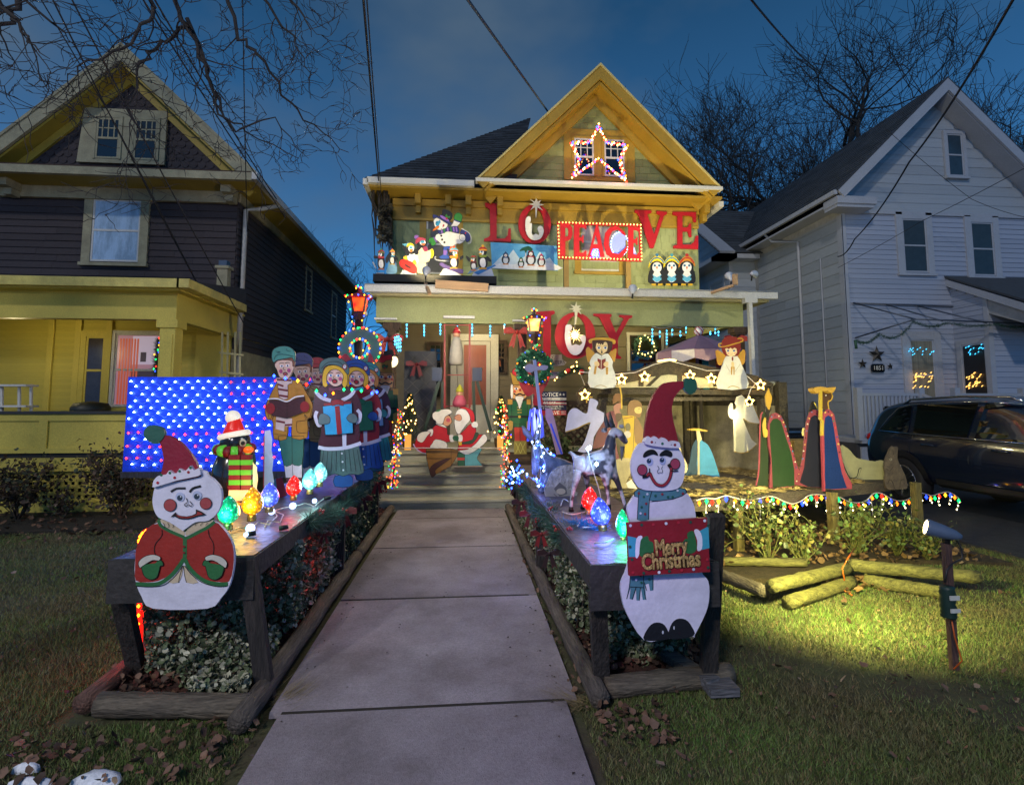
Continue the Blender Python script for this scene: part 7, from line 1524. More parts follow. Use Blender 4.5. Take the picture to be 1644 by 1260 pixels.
for x,y in((573,722),(676,714)): c.ell('#aab4e0',x,y,27,32).ell('#273c58',x-9 if x<600 else x-6,y-6,19,20).ell('#e8ecf4',x-4,y-16,4)
for x,y in((508,788),(777,740)): c.ell(BK,x,y,43,47,n=24).ell('#a4405a',x,y,37,41,n=24)
c.line(BK,[(632,755),(645,775),(630,800),(640,815),(652,808),(668,812),(674,795),(665,775),(676,758)],4)
c.line(BK,[(508,845),(545,840),(568,815),(590,860),(625,905),(680,915),(725,870),(745,800),(740,770),(720,742)],26).line('#9c2c38',[(545,838),(568,815),(590,860),(625,905),(680,915),(725,870),(745,800),(738,770)],18).line(BK,[(740,795),(770,798),(802,795)],9).line(BK,[(568,815),(565,775)],9)
c.part('hat').board('#8e1a26',[(530,530),(538,430),(560,300),(600,190),(660,105),(720,72),(850,65),(858,100),(810,150),(770,210),(755,300),(770,400),(795,500),(800,590),(680,585),(540,570)],3,off=.012)
c.part('pompom').board('#2a5c48',[(850,70),(865,42),(900,35),(940,48),(958,90),(950,140),(915,170),(880,160),(855,125)],3,off=.016)
c.part('hat_brim').board('#dedaea',[(525,575),(528,530),(550,512),(575,528),(600,512),(625,528),(640,540),(665,522),(700,540),(715,560),(745,548),(775,552),(800,562),(808,590),(800,608),(660,600)],2,off=.032,t=.032)
for x,y,r_,q in((576,559,11,'#902838'),(662,572,11,'#2a6a58'),(764,582,11,'#902838'),(605,562,4,'#502030'),(733,580,4,'#503040')): c.ell(q,x,y,r_,z=.034,n=12)
c.fr=Rm; c.px=lambda x,y:(Rm[0]+x*Rm[2],Rm[1]+y*Rm[2])
c.part('sign').board('#8c1a26',[(110,645),(455,622),(468,855),(120,872)],0,off=.055,t=.02); c.lay=0
z=.058
c.poly('#3fa0b8',[(112,700),(150,708),(148,790),(117,790)],0,z=z).poly('#3fa0b8',[(420,680),(460,658),(465,752),(430,760)],0,z=z)
c.poly('#e4e2ee',[(150,712),(175,700),(170,735),(160,785),(146,790)],3,z=z+.001).poly('#e4e2ee',[(398,678),(415,672),(432,700),(432,755),(412,762),(412,720)],3,z=z+.001)
c.poly('#2c6a3a',[(165,740),(172,712),(198,700),(205,720),(222,730),(222,775),(200,788),(165,785)],3,z=z+.0015).poly('#2c6a3a',[(345,740),(360,712),(370,712),(368,690),(385,678),(398,685),(408,730),(408,760),(385,776),(360,770)],3,z=z+.0015)
for x,y,q in((124,655,'#c8ccd8'),(172,652,'#205040'),(222,650,'#b02838'),(277,646,'#d8dce8'),(330,642,'#b02838'),(382,640,'#205040'),(443,634,'#d8dce8'),(458,655,'#205040'),(130,800,'#205040'),(134,856,'#b02838'),(180,858,'#205040'),(246,855,'#e8ecf4'),(290,850,'#205040'),(343,846,'#b02838'),(394,842,'#b0b8c8'),(456,834,'#205040'),(452,800,'#b02838'),(120,745,'#205040')): c.ell(q,x,y,6.5,z=z+.002,n=10)
c.flush()
gold=mat('glitter_gold',(.55,.36,.12,1),.4,.35,60,.6,80,metal=.3); mb_dark=paint('#241410')
for txt,cx,cy,s_,til in(('Merry',297,748,.098,R(3)),('Christmas',298,806,.098,R(2))):
    w_=(.158 if txt=='Merry' else .285)
    for mm,off,bv in((mb_dark,.058,.0065),(gold,.063,.004)):
        p=c.to(cx,cy,off); o=lettering(txt,mm,c.root,p,s_,R(2),1,.003,bv,til); bw=max(v.co.x for v in o.data.vertices)-min(v.co.x for v in o.data.vertices); o.scale=(w_*1.02/bw,1.02,1); c.last=o
# ---- carolers
K=(420,540,.22222)
def boy(label,Y,dx,dy,sc_,coat,hat,hatb,book,pants,face='#d8b4a4',scarf=True,hair='#7a4a38',sing='#8c4050',coat2=None,group='carolers cut from plywood on the long table',full=True):
    fr=(K[0]+dx,K[1]+dy,K[2]*sc_)
    c=Cut('caroler_cutout',label,'caroler sign',(230,1080),Y,fr,R(-4),group); c.ol=3.5
    if full:
        c.part('legs').board(pants,[(120,720),(305,720),(300,860),(292,925),(292,1030),(285,1085),(190,1085),(175,1020),(162,930),(140,840)],1)
        c.poly('#d0c4d4',[(163,928),(180,940),(210,930),(222,918),(235,930),(270,935),(292,925),(292,1020),(175,1020)],1).line(BK,[(220,720),(222,920),(228,1020)],3).poly('#5a3038',[(175,1022),(292,1020),(290,1085),(188,1085)],0)
    c.part('coat').board(coat,[(115,330),(75,400),(30,500),(28,560),(45,600),(75,605),(85,650),(90,742),(180,742),(190,655),(218,655),(222,735),(330,732),(330,600),(355,590),(372,520),(360,470),(320,400),(290,345),(250,320),(160,310)],2)
    c.line(BK,[(75,605),(85,575),(82,600)],3).line(BK,[(330,600),(310,560),(318,600)],3).poly(coat2 or coat,[(90,655),(180,680),(178,712),(92,705)],0).line(BK,[(90,655),(130,676),(180,682)],3).line(BK,[(92,705),(178,712)],3).line(BK,[(255,615),(328,605)],3).line(BK,[(255,615),(260,690),(328,695)],3).line(BK,[(40,520),(60,600),(80,560)],3).line(BK,[(365,520),(345,590),(312,565)],3)
    if scarf:
        c.part('scarf').poly('#d0b8b8',[(105,300),(215,305),(220,340),(190,352),(190,450),(130,440),(118,345)],2).poly('#d0b8b8',[(108,570),(172,590),(165,685),(102,668)],0).poly('#d0b8b8',[(170,590),(222,592),(222,652),(172,650)],0)
        for p in([(112,312),(215,318)],[(118,345),(160,360)],[(120,380),(190,392)],[(125,425),(190,435)],[(108,610),(170,622)],[(172,640),(222,638)]): c.line('#6a1828',p,14,0)
    c.part('head').board(face,[(100,170),(98,215),(112,240),(130,290),(165,318),(200,300),(222,260),(238,215),(235,165),(200,140),(130,145)],3,off=.004); c.lay+=3
    c.poly(hair,[(98,200),(100,165),(150,160),(222,150),(240,175),(240,215),(226,215),(222,178),(150,170),(112,180)],2)
    for x,y in((148,215),(190,212)): c.ell('#e8e4ec',x,y,14,9).ell('#2c3454',x+1,y,6,7).line(BK,[(x-18,y-18),(x,y-24),(x+16,y-20)],3.5)
    for x,y in((142,252),(200,246)): c.ell('#a84878',x,y,13,15)
    c.ell(BK,174,270,18,13).ell('#a04050',174,271,14,9).line(BK,[(165,220),(160,238),(176,244)],3)
    c.part('cap').board(hat,[(82,175),(78,130),(95,90),(150,72),(205,78),(240,110),(246,150),(238,182),(225,155),(185,160),(120,172),(95,188)],3,off=.01); c.lay+=8
    c.line(hatb,[(95,170),(110,140),(150,130),(235,145)],3.5).line(hatb,[(115,120),(140,115),(105,108)],3).line(hatb,[(185,90),(190,105),(215,110)],3)
    c.part('songbook').board('#3e1420',[(60,455),(190,472),(312,430),(325,540),(190,592),(80,570)],0,off=.014,t=.01); c.lay+=6
    c.line('#e0dce4',[(58,452),(120,450),(190,470),(250,438),(312,430)],9).line(BK,[(190,475),(190,590)],3).ell('#8c1420',70,520,34,40).ell('#8c1420',318,508,34,40)
    return c.end()
boy('small caroler boy in a red cap, farthest of the three boys',5.55,60,21,.80,'#7a5a44','#8e1828','#4a0c14','#401420','#8c1828')
boy('middle caroler boy in a tan coat and navy cap, behind the mustard-coated one',5.2,30,11,.96,'#8c7454','#2c3468','#141a3c','#401420','#1c4478',coat2='#7c6444')
boy('front caroler boy in a mustard coat and teal cap holding an open song book',4.85,0,0,1.0,'#b07a28','#3f8880','#123c3c','#401420','#2f6a64')
def girl(label,Y,dx,dy,sc_,coat,hat,skirt,gift,mitt,bow,hair='#d8a828',shoes='#1c4c90',cuff='#c8c4dc'):
    fr=(K[0]+dx,K[1]+dy,K[2]*sc_); c=Cut('caroler_cutout',label,'caroler sign',(560,1100),Y,fr,R(14),'carolers cut from plywood on the long table'); c.ol=3.5
    c.part('skirt').board(skirt,[(430,800),(700,780),(720,880),(740,960),(735,985),(700,1000),(640,992),(590,1010),(530,990),(480,1008),(455,985),(415,960)],1)
    for i in range(9): c.line(BK,[(450+i*30,815),(430+i*36,975)],3)
    for y in(845,905,965): c.ell('#c8ccd8',580+(y-845)*.08,y,7)
    c.part('shoes').board(shoes,[(530,1008),(640,1000),(660,1050),(640,1085),(530,1085)],2,off=-.002)
    c.part('coat').board(coat,[(400,385),(375,470),(370,560),(395,600),(430,650),(425,720),(412,800),(560,820),(700,775),(705,640),(720,580),(720,500),(690,420),(640,370),(540,345),(450,350)],2)
    c.line(cuff,[(410,800),(480,812),(600,805),(690,780),(718,768)],26).poly(cuff,[(582,708),(612,705),(612,800),(585,800)],0)
    c.line(cuff,[(388,395),(430,440),(500,465)],26).line(cuff,[(672,385),(640,430),(580,462)],26)
    c.line(cuff,[(400,540),(388,580),(410,640),(430,635)],24).line(cuff,[(690,530),(712,560),(705,610),(680,622)],24)
    c.poly(bow,[(485,365),(520,378),(530,372),(580,362),(582,395),(540,388),(500,398),(485,390)],2)
    c.part('head').board('#dcb4a8',[(470,230),(462,290),(480,330),(520,360),(560,355),(595,320),(600,260),(590,215),(520,200)],3,off=.005); c.lay+=4
    c.part('hair').board(hair,[(440,350),(440,280),(460,225),(510,208),(570,215),(600,235),(620,290),(618,345),(600,372),(580,345),(590,300),(582,268),(540,238),(500,246),(472,280),(470,330),(478,350),(462,368)],2,off=.009,t=.008)
    c.lay+=4
    for x,y in((498,283),(552,284)): c.ell('#e8e8f0',x,y,14,9).ell('#2c60a0',x+2,y,7,8).line(BK,[(x-16,y-16),(x,y-22),(x+16,y-17)],3.5)
    for x,y in((496,310),(568,308)): c.ell('#b05080',x,y,13,14)
    c.ell(BK,527,325,20,17).ell('#a01828',527,326,15,12).line(BK,[(524,285),(518,305),(532,308)],3)
    c.part('beret').board(hat,[(415,240),(425,190),(470,160),(540,152),(600,180),(630,230),(628,275),(612,268),(575,225),(510,205),(455,220),(438,262),(425,262)],3,off=.015); c.lay+=8
    c.line(BK,[(430,235),(480,190),(560,188),(610,240)],3).ell('#8c1428',600,222,17,20).ell('#d8d8e0',600,220,11,14).line(BK,[(597,210),(603,228)],3)
    c.part('gift').board(gift[0],[(440,505),(650,478),(660,695),(545,708),(460,710)],0,off=.02,t=.012); c.lay+=8
    c.poly(gift[1],[(528,505),(562,500),(580,700),(545,708)],0).line(gift[1],[(450,492),(530,488),(645,478)],16,0).poly(gift[1],[(500,465),(545,455),(590,465),(590,500),(545,490),(510,502)],2)
    c.part('mitten').poly(mitt,[(410,600),(425,560),(460,560),(492,585),(490,625),(450,635),(415,630)],3).part('mitten').poly(mitt,[(612,590),(640,558),(675,562),(692,595),(680,622),(640,620)],3)
    return c.end()
girl('third caroler girl in a teal beret and plum coat, farthest of the three',6.1,72,13,.84,'#401830','#2f8088','#1c8080',('#6890c0','#6890c0'),'#2f8088','#2f8088',hair='#b07838',shoes='#1c6070')
girl('middle caroler girl in a red coat and blue beret with a green parcel',5.45,43,6,.93,'#8c1424','#1c4898','#1c50a0',('#1c6a50','#1c6a50'),'#1c4c9c','#38a8c8')
girl('front caroler girl in a plum coat and grey beret holding a blue present',4.8,0,0,1.0,'#441428','#4c6668','#4c6464',('#2898d0','#8c1424'),'#546a70','#6a2848')
cs=thing('caroler_light_string','string of coloured bulbs draped across the carolers necks','light string',tuple(P(500,610,4.7)))
pth=[(440,604),(458,608),(478,612),(492,618),(508,628),(522,635),(535,632),(552,626),(565,626),(580,628),(590,622),(597,632),(605,630)]
mb(MATS['black_plastic']).tube([P(x,y,4.66) for x,y in pth],.003,4).build('wire',cs)
for (x,y),q in zip(pth,['blue','blue','yellow','red','green','blue','orange','green','green','green','red','blue','blue']): inst('bulb',bulb_mesh(q,.013),cs,P(x,y,4.63))
# scalloped white board seen nearly edge-on beside the penguin
c=Cut('side_on_cutout','tall white scalloped board seen almost edge-on between the penguin and the carolers','sign board',(432,800),4.7,(0,0,1),R(20)); c.board('#c4c8e4',[(425,692),(434,690),(437,705),(436,722),(439,738),(437,755),(440,772),(438,785),(441,800),(424,800),(423,740)],1); c.line('#a02030',[(424,700),(423,800)],1.6,0); c.end()
c=Cut('side_on_cutout','small red and blue base board low beside the scalloped board','sign board',(440,800),4.9,(0,0,1)); c.board('#7a1c34',[(438,770),(452,766),(460,796),(440,802)],0); c.poly('#2f70a0',[(438,770),(443,769),(446,800),(440,802)],0); c.end()
# ---- nutcrackers
def nutc(label,fr,Y,flip=False):
    c=Cut('nutcracker_cutout',label,'nutcracker sign',(150,1120),Y,fr,0,'painted nutcracker soldiers by the steps'); c.ol=3
    c.part('legs').board('#b02a1c',[(112,900),(195,900),(200,1030),(118,1030)],0); c.poly('#8a7a30',[(112,1025),(202,1025),(206,1120),(114,1120)],0)
    for x in(125,160): c.line('#c8c060',[(x,1035),(x+35,1115)],3).line('#c8c060',[(x+35,1035),(x,1115)],3)
    c.line(BK,[(155,900),(158,1028)],3)
    c.part('coat').board('#1c5a30',[(68,735),(230,735),(235,830),(225,890),(215,930),(160,925),(90,925),(72,890)],1)
    c.line(BK,[(95,760),(98,890)],3).line(BK,[(212,760),(210,890)],3).line('#10100c',[(78,850),(225,850)],14,0).ell('#c8a030',153,850,10)
    for y in(780,800,820): c.line('#c8a030',[(138,y),(168,y)],5,0)
    c.poly('#b88830',[(68,725),(102,725),(102,762),(68,762)],0).poly('#b88830',[(205,725),(238,725),(238,762),(205,762)],0).poly('#b08838',[(70,885),(105,885),(100,945),(78,945)],2).poly('#b08838',[(205,885),(235,885),(228,945),(208,945)],2)
    c.part('head').board('#d8a060',[(98,620),(202,620),(205,690),(190,720),(110,720),(96,690)],2); c.poly('#dcd8cc',[(90,625),(105,620),(106,700),(96,722),(88,690)],2)
    c.poly('#e0dcd0',[(122,705),(182,705),(175,740),(160,785),(150,790),(138,750)],3).line(BK,[(112,682),(130,694),(155,684),(182,694),(200,682)],9)
    for x in(130,182): c.ell('#e8e8e8',x,648,14,8).ell('#203060',x,648,7).line(BK,[(x-16,634),(x+14,634)],4,0)
    c.ell('#a82018',157,657,9).ell('#c03830',118,668,8).ell('#c03830',198,664,8)
    c.part('hat').board('#9a7a28',[(104,622),(92,560),(85,530),(200,525),(195,560),(200,622)],1,off=.006); c.lay+=4
    c.part('hat_top').board('#b01c24',[(102,545),(102,515),(125,500),(150,512),(195,505),(195,535),(160,545),(140,558)],3,off=.01); c.lay+=4; c.poly('#1c5a30',[(135,575),(150,568),(158,576),(172,572),(168,590),(150,594),(138,590)],2).ell('#b01c24',152,592,6)
    return c.end()
nutc('nutcracker soldier in green and red beside the amber lamp post and steps',(800,480,.22222),8.0)
nutc('nutcracker soldier with a tall gold hat beside the third caroler girl',(580,443,.25),7.2)
# ---- kissing couple on the swing
S=(650,600,.142857)
c=Cut('kissing_couple_cutout','swinging cut-out of Santa and Mrs Claus leaning together in a kiss','swing sign',(560,1040),8.35,S,0); c.ol=5
c.part('mrs_claus').board('#b4141c',[(120,760),(140,690),(200,650),(280,640),(330,590),(380,570),(470,600),(480,680),(520,700),(520,760),(460,770),(470,835),(240,840),(120,800)],2)
c.poly('#dcd8cc',[(135,740),(150,680),(210,650),(290,650),(250,700),(205,765),(170,768)],3).poly('#dcd8cc',[(345,735),(460,765),(465,835),(285,835),(310,780)],2).poly('#dcd8cc',[(250,640),(290,620),(320,630),(310,690),(280,700),(290,660)],3)
c.poly('#d8d4c8',[(350,540),(430,570),(475,605),(440,600),(360,572)],3).line('#b8a8d0',[(95,790),(150,860),(235,895)],16).poly('#b4141c',[(105,790),(240,830),(235,890),(160,860)],2)
c.part('mrs_head').board('#c89068',[(430,480),(500,470),(530,530),(515,560),(475,590),(430,560)],3,off=.003); c.ell('#b84858',488,520,24)
c.part('mrs_hair').board('#dcd8cc',[(315,500),(312,450),(340,425),(400,405),(470,395),(520,410),(528,440),(490,462),(450,490),(425,560),(370,565),(345,530)],3,off=.006); c.lay+=3; c.poly('#2c6a3c',[(345,425),(375,402),(410,402),(380,425)],2)
c.part('santa').board('#b8141c',[(600,830),(605,760),(610,690),(680,620),(740,560),(800,620),(800,680),(880,680),(920,700),(915,750),(860,810),(740,860),(600,860)],2); c.lay+=2
c.poly('#28442c',[(640,770),(760,740),(790,660),(830,670),(810,720),(760,780),(690,790),(640,785)],2).poly('#dcdad4',[(610,860),(700,850),(800,780),(870,690),(905,680),(925,720),(915,760),(840,830),(720,905),(650,895)],2).poly('#c8a020',[(600,760),(640,765),(640,800),(605,805)],0).poly('#dcdad4',[(500,690),(545,690),(548,760),(510,760)],2).poly('#dcdad4',[(600,690),(645,690),(645,755),(600,755)],2).poly('#1c5a38',[(540,700),(600,700),(600,750),(545,745)],2).line(BK,[(555,705),(590,735)],4)
c.part('santa_head').board('#dcdad4',[(560,480),(570,440),(600,400),(680,385),(720,440),(735,520),(700,560),(640,640),(605,680),(570,640),(555,560)],2,off=.004); c.lay+=2; c.poly('#c88a68',[(560,480),(590,455),(630,465),(640,510),(610,530),(565,510)],2).line(BK,[(570,470),(600,462)],5,0)
c.part('santa_hat').board('#b8141c',[(610,385),(650,370),(720,385),(770,430),(785,500),(775,550),(745,540),(725,460),(680,400)],3,off=.008).ell('#dcdad4',785,572,36,34)
c.part('chimney').board('#5a9ca0',[(672,905),(740,895),(850,830),(865,850),(815,935),(815,960),(870,1030),(675,1035)],1,off=-.002).board('#2c5a3c',[(590,880),(672,880),(672,1035),(595,1035)],0,off=-.002); c.poly('#b84030',[(592,940),(672,940),(672,970),(592,970)],0).line('#b8a890',[(520,1042),(875,1038)],8,0)
c.part('sack').board('#8c6428',[(240,840),(520,840),(600,860),(590,920),(520,1035),(340,1130),(305,1160),(270,1060),(245,950)],1,off=.01); c.lay+=6; c.poly('#4a2c20',[(275,1080),(330,1010),(430,965),(520,945),(360,1060),(340,1100),(345,1130),(305,1160)],2).line('#503818',[(238,948),(400,950),(525,945)],5,0).line('#503818',[(520,850),(522,1030)],5,0)
c.end()
# ---- roof penguins and skating snowman
Q=(590,320,.127737); PG='cut-out penguins on the roof platform'
def pcut(label,anchor,Y,name='penguin_cutout',cat='penguin sign',g=PG,ang=0): return Cut(name,label,cat,anchor,Y,Q,ang,g)
def peng(c,cx,cy,w,h,hat,hat2,scarf,beak='#d07818',face=-1,wings=None,body='#141418'):
    c.part('body').board(body,[(cx-w*.42,cy-h*.5),(cx-w*.5,cy-h*.1),(cx-w*.45,cy+h*.3),(cx-w*.2,cy+h*.5),(cx+w*.25,cy+h*.5),(cx+w*.48,cy+h*.25),(cx+w*.5,cy-h*.15),(cx+w*.35,cy-h*.5),(cx,cy-h*.62)],3)
    c.poly('#d8d8dc',[(cx-w*.25,cy-h*.2),(cx-w*.32,cy+h*.15),(cx-w*.1,cy+h*.42),(cx+w*.22,cy+h*.4),(cx+w*.3,cy+h*.1),(cx+w*.15,cy-h*.25)],3)
    hy=cy-h*.72; r_=w*.42
    c.part('head').board(body,[(cx+r_*math.cos(t),hy+r_*1.05*math.sin(t)) for t in [2*math.pi*i/12 for i in range(12)]],0,off=.003); c.lay+=2
    c.ell('#e0e0e4',cx+face*r_*.3,hy+r_*.1,r_*.55,r_*.7); c.ell('#3888b8',cx+face*r_*.3,hy-r_*.1,r_*.28,r_*.28); c.ell(BK,cx+face*r_*.35,hy-r_*.08,r_*.12)
    c.poly(beak,[(cx+face*r_*.3,hy+r_*.2),(cx+face*r_*1.15,hy+r_*.45),(cx+face*r_*.3,hy+r_*.72)],2)
    c.poly(scarf,[(cx-r_*.9,hy+r_*.75),(cx+r_*.9,hy+r_*.75),(cx+r_*.8,hy+r_*1.25),(cx-r_*.8,hy+r_*1.25)],2)
    c.part('hat').board(hat,[(cx-r_*1.0,hy-r_*.35),(cx-r_*.8,hy-r_*1.0),(cx,hy-r_*1.45),(cx+r_*.8,hy-r_*1.0),(cx+r_*1.0,hy-r_*.35)],3,off=.006); c.lay+=3
    c.line(hat2,[(cx-r_*1.0,hy-r_*.45),(cx,hy-r_*.6),(cx+r_*1.0,hy-r_*.45)],r_*.35); c.ell(hat2,cx,hy-r_*1.5,r_*.32)
    c.part('feet').poly(beak,[(cx-w*.35,cy+h*.5),(cx-w*.05,cy+h*.46),(cx+w*.0,cy+h*.58),(cx-w*.4,cy+h*.6)],2).poly(beak,[(cx+w*.05,cy+h*.46),(cx+w*.35,cy+h*.5),(cx+w*.4,cy+h*.6),(cx+w*.02,cy+h*.58)],2)
c=pcut('ice-skating penguin in a red scarf at the left end of the platform',(180,925),9.6); c.part('flipper').board('#141418',[(150,725),(85,705),(80,740),(125,745),(150,760)],2).board('#141418',[(225,740),(285,660),(300,690),(255,790),(235,800)],2); peng(c,172,800,95,150,'#a01c20','#2c6a38','#b01c20','#b06030'); c.part('skate').board('#a8a8b0',[(60,790),(75,785),(110,860),(100,872)],0).board('#a8a8b0',[(110,925),(205,922),(205,932),(112,935)],0); c.end()
c=pcut('penguin in a yellow hat skating close behind the red-scarfed one',(310,925),9.7); c.part('skirt').board('#7aa8cc',[(285,760),(350,770),(370,860),(355,930),(240,930),(250,860)],3); c.part('flipper').board('#141418',[(340,690),(380,740),(372,770),(345,730)],2); peng(c,312,760,80,110,'#b8a020','#c85040','#4888b0','#c8a020',1); c.end()
c=pcut('penguin riding a red sledge ring down a snow mound',(510,940),9.55); c.part('snow_mound').board('#d0d4dc',[(410,940),(440,895),(480,885),(600,920),(620,945)],1); c.part('body').board('#d8d8d8',[(500,690),(560,670),(620,700),(640,780),(600,820),(520,790)],2); c.part('flipper').board('#141418',[(505,715),(460,640),(445,580),(475,575),(505,640),(530,680)],2).board('#141418',[(590,640),(630,620),(640,680),(600,700)],2); c.part('head').board('#141418',[(500,600),(520,575),(570,575),(600,620),(590,680),(540,690),(505,650)],3).ell('#e4e4e4',550,620,38,42); c.ell('#3090b8',545,608,18).poly('#d06818',[(525,630),(575,632),(550,670)],2); c.part('hat').board('#d8b820',[(495,600),(500,565),(540,550),(580,570),(590,590),(540,580)],2,off=.006).board('#5090b0',[(440,565),(470,560),(540,550),(575,565),(540,572),(470,590)],2,off=.005); c.part('foot').board('#d8a020',[(450,730),(480,710),(505,740),(480,765)],2,off=.004).board('#d8a020',[(565,790),(595,760),(620,800),(600,825)],2,off=.01); c.part('sledge').board('#b81c10',[(402,800),(420,765),(470,760),(560,790),(615,850),(625,900),(600,935),(540,925),(460,880),(415,840)],3,off=.008); c.lay+=5; c.poly('#3c0c08',[(465,825),(490,822),(545,860),(540,872),(500,860)],2); c.end()
c=pcut('pink-hatted penguin in a magenta scarf behind the sledge rider',(700,930),9.75); c.part('body').board('#dcd4b4',[(620,650),(700,600),(790,640),(800,700),(770,780),(730,800),(740,920),(640,930),(600,860),(610,720)],2); c.poly('#8c2c50',[(690,570),(745,600),(760,650),(740,700),(760,650),(720,660),(690,620)],2); c.part('flipper').board('#141418',[(755,600),(790,555),(800,600),(770,650)],2,off=.003).board('#141418',[(615,660),(640,560),(680,600),(640,650)],2,off=.002); c.part('head').board('#141418',[(620,560),(640,510),(700,490),(745,530),(740,575),(690,610),(640,590)],3,off=.004).ell('#e4e4e4',695,545,38,34); c.lay+=2; c.ell('#3090b8',690,535,26,20).poly('#d06818',[(670,555),(735,560),(700,585)],2); c.part('hat').board('#a83c50',[(605,560),(610,510),(650,480),(720,490),(735,520),(680,520),(640,545)],2,off=.008).ell('#8058a8',615,478,28,26,board=True); c.part('fish').board('#d8c818',[(790,640),(820,625),(835,680),(815,735),(790,740),(800,690)],2,off=.006); c.end()
c=Cut('snowman_cutout','large skating snowman in a top hat waving a green mitten on the porch roof','snowman sign',(960,780),9.85,Q,0); c.ol=5
c.part('body').board('#dcdad8',[(860,450),(900,430),(1010,405),(1110,425),(1170,440),(1220,470),(1225,520),(1165,560),(1120,560),(1070,600),(1010,610),(940,580),(890,530),(850,500)],3)
for x,y in((927,460),(938,508),(967,543)): c.ell(BK,x,y,14)
c.part('arm').board('#dcdad8',[(1045,345),(1075,300),(1090,260),(1165,275),(1165,300),(1120,350),(1080,380)],2).board('#d4d2d0',[(1160,450),(1200,440),(1230,470),(1225,520),(1180,525),(1155,490)],3,off=.003)
c.part('mitten').board('#2c7a2c',[(1090,250),(1088,210),(1110,185),(1140,170),(1190,205),(1185,260),(1170,290),(1100,268)],3,off=.004).board('#2c7a2c',[(765,540),(775,495),(820,480),(855,505),(860,560),(830,585),(795,580)],3,off=.004); c.line('#202c78',[(1085,262),(1165,290)],14,0).line('#7850a8',[(835,480),(870,540)],18,0)
c.part('scarf').board('#28306c',[(880,400),(960,375),(1050,350),(1130,345),(1155,400),(1140,435),(1060,405),(990,410),(910,445)],2,off=.008); c.lay+=5
for x,q in((930,'#8860b8'),(960,'#2c7a2c'),(1005,'#8860b8'),(1045,'#2c7a2c'),(1080,'#8860b8'),(1115,'#8860b8')): c.line(q,[(x,372 if x<1000 else 352),(x+8,430 if x<1000 else 412)],18,0)
c.part('head').board('#e0dedc',[(830,290),(845,250),(890,235),(960,260),(1010,300),(1000,350),(960,380),(900,392),(855,360)],3,off=.01); c.lay+=4
c.ell('#3090c0',880,310,26,34).ell(BK,872,300,7).ell('#3090c0',905,288,14,24).poly('#d87018',[(890,335),(895,365),(840,400),(820,402),(830,375)],2).poly('#a81c28',[(950,320),(970,330),(945,360)],2)
c.part('top_hat').board('#18181c',[(950,135),(1010,145),(1065,185),(1060,250),(1010,285),(930,250),(905,215),(935,195)],2,off=.014).board('#28306c',[(820,210),(835,195),(905,225),(1045,295),(1050,330),(1000,310),(870,235),(830,250)],2,off=.016); c.lay+=8; c.poly('#8860b8',[(910,215),(930,205),(1020,260),(1020,290),(940,250)],2).poly('#2c7a2c',[(975,220),(995,190),(1010,220),(1040,215),(1030,245),(995,240)],2).ell('#b01c20',995,250,12)
c.part('skate').board('#2c50a8',[(955,600),(1075,600),(1060,650),(1000,690),(1030,720),(1020,750),(930,750),(900,720),(955,690)],2).line('#c8c8d0',[(860,720),(848,735),(870,765),(1000,778),(1140,790)],12).poly('#8860b8',[(955,640),(1000,645),(990,705),(955,700)],1)
c.part('raised_skate').board('#28306c',[(1165,430),(1180,385),(1230,390),(1285,440),(1290,510),(1250,540),(1225,500),(1215,440)],3,off=-.004); c.line('#c8c8d0',[(1180,370),(1270,420),(1300,480),(1295,545),(1260,555)],8).ell('#c02020',1232,428,9)
c.end()
c=pcut('penguin on a purple snowboard with an orange scarf streaming',(1040,950),9.5); c.part('snow_mound').board('#d0d4dc',[(905,955),(950,880),(990,868),(1060,890),(1180,955)],1); c.part('snowboard').board('#4c3878',[(905,820),(930,795),(1000,830),(1100,870),(1195,880),(1205,910),(1180,935),(1060,900),(960,860)],2,off=.003); c.part('flipper').board('#141418',[(1035,720),(1000,640),(1010,620),(1050,660),(1070,700)],2).board('#141418',[(1160,730),(1200,705),(1205,735),(1170,765)],2); c.part('scarf').board('#d85c18',[(1035,650),(1040,600),(1070,605),(1100,690),(1130,740),(1110,760),(1080,700)],2,off=.002); peng(c,1085,785,120,150,'#58a0c0','#d85c18','#d87820','#d8a020',1); c.end()
c=pcut('two skiing penguins, the taller in a red pom-pom hat, on blue skis',(1440,960),9.5); c.part('snow_mound').board('#c8ccd8',[(1310,965),(1340,910),(1440,850),(1560,870),(1590,965)],1); c.part('ski').board('#2c78c0',[(1330,920),(1600,822),(1615,835),(1390,950)],0,off=.004).board('#5888b8',[(1255,940),(1300,885),(1420,850),(1330,910)],1,off=.003); c.part('flipper').board('#141418',[(1290,745),(1245,710),(1240,730),(1280,790)],2).board('#141418',[(1490,700),(1555,765),(1545,785),(1500,760)],2); peng(c,1335,835,85,110,'#a01c28','#2c6a38','#58101c','#d87818',-1); peng(c,1450,785,120,165,'#a82018','#d8a020','#788828','#d8a020',-1); c.end()
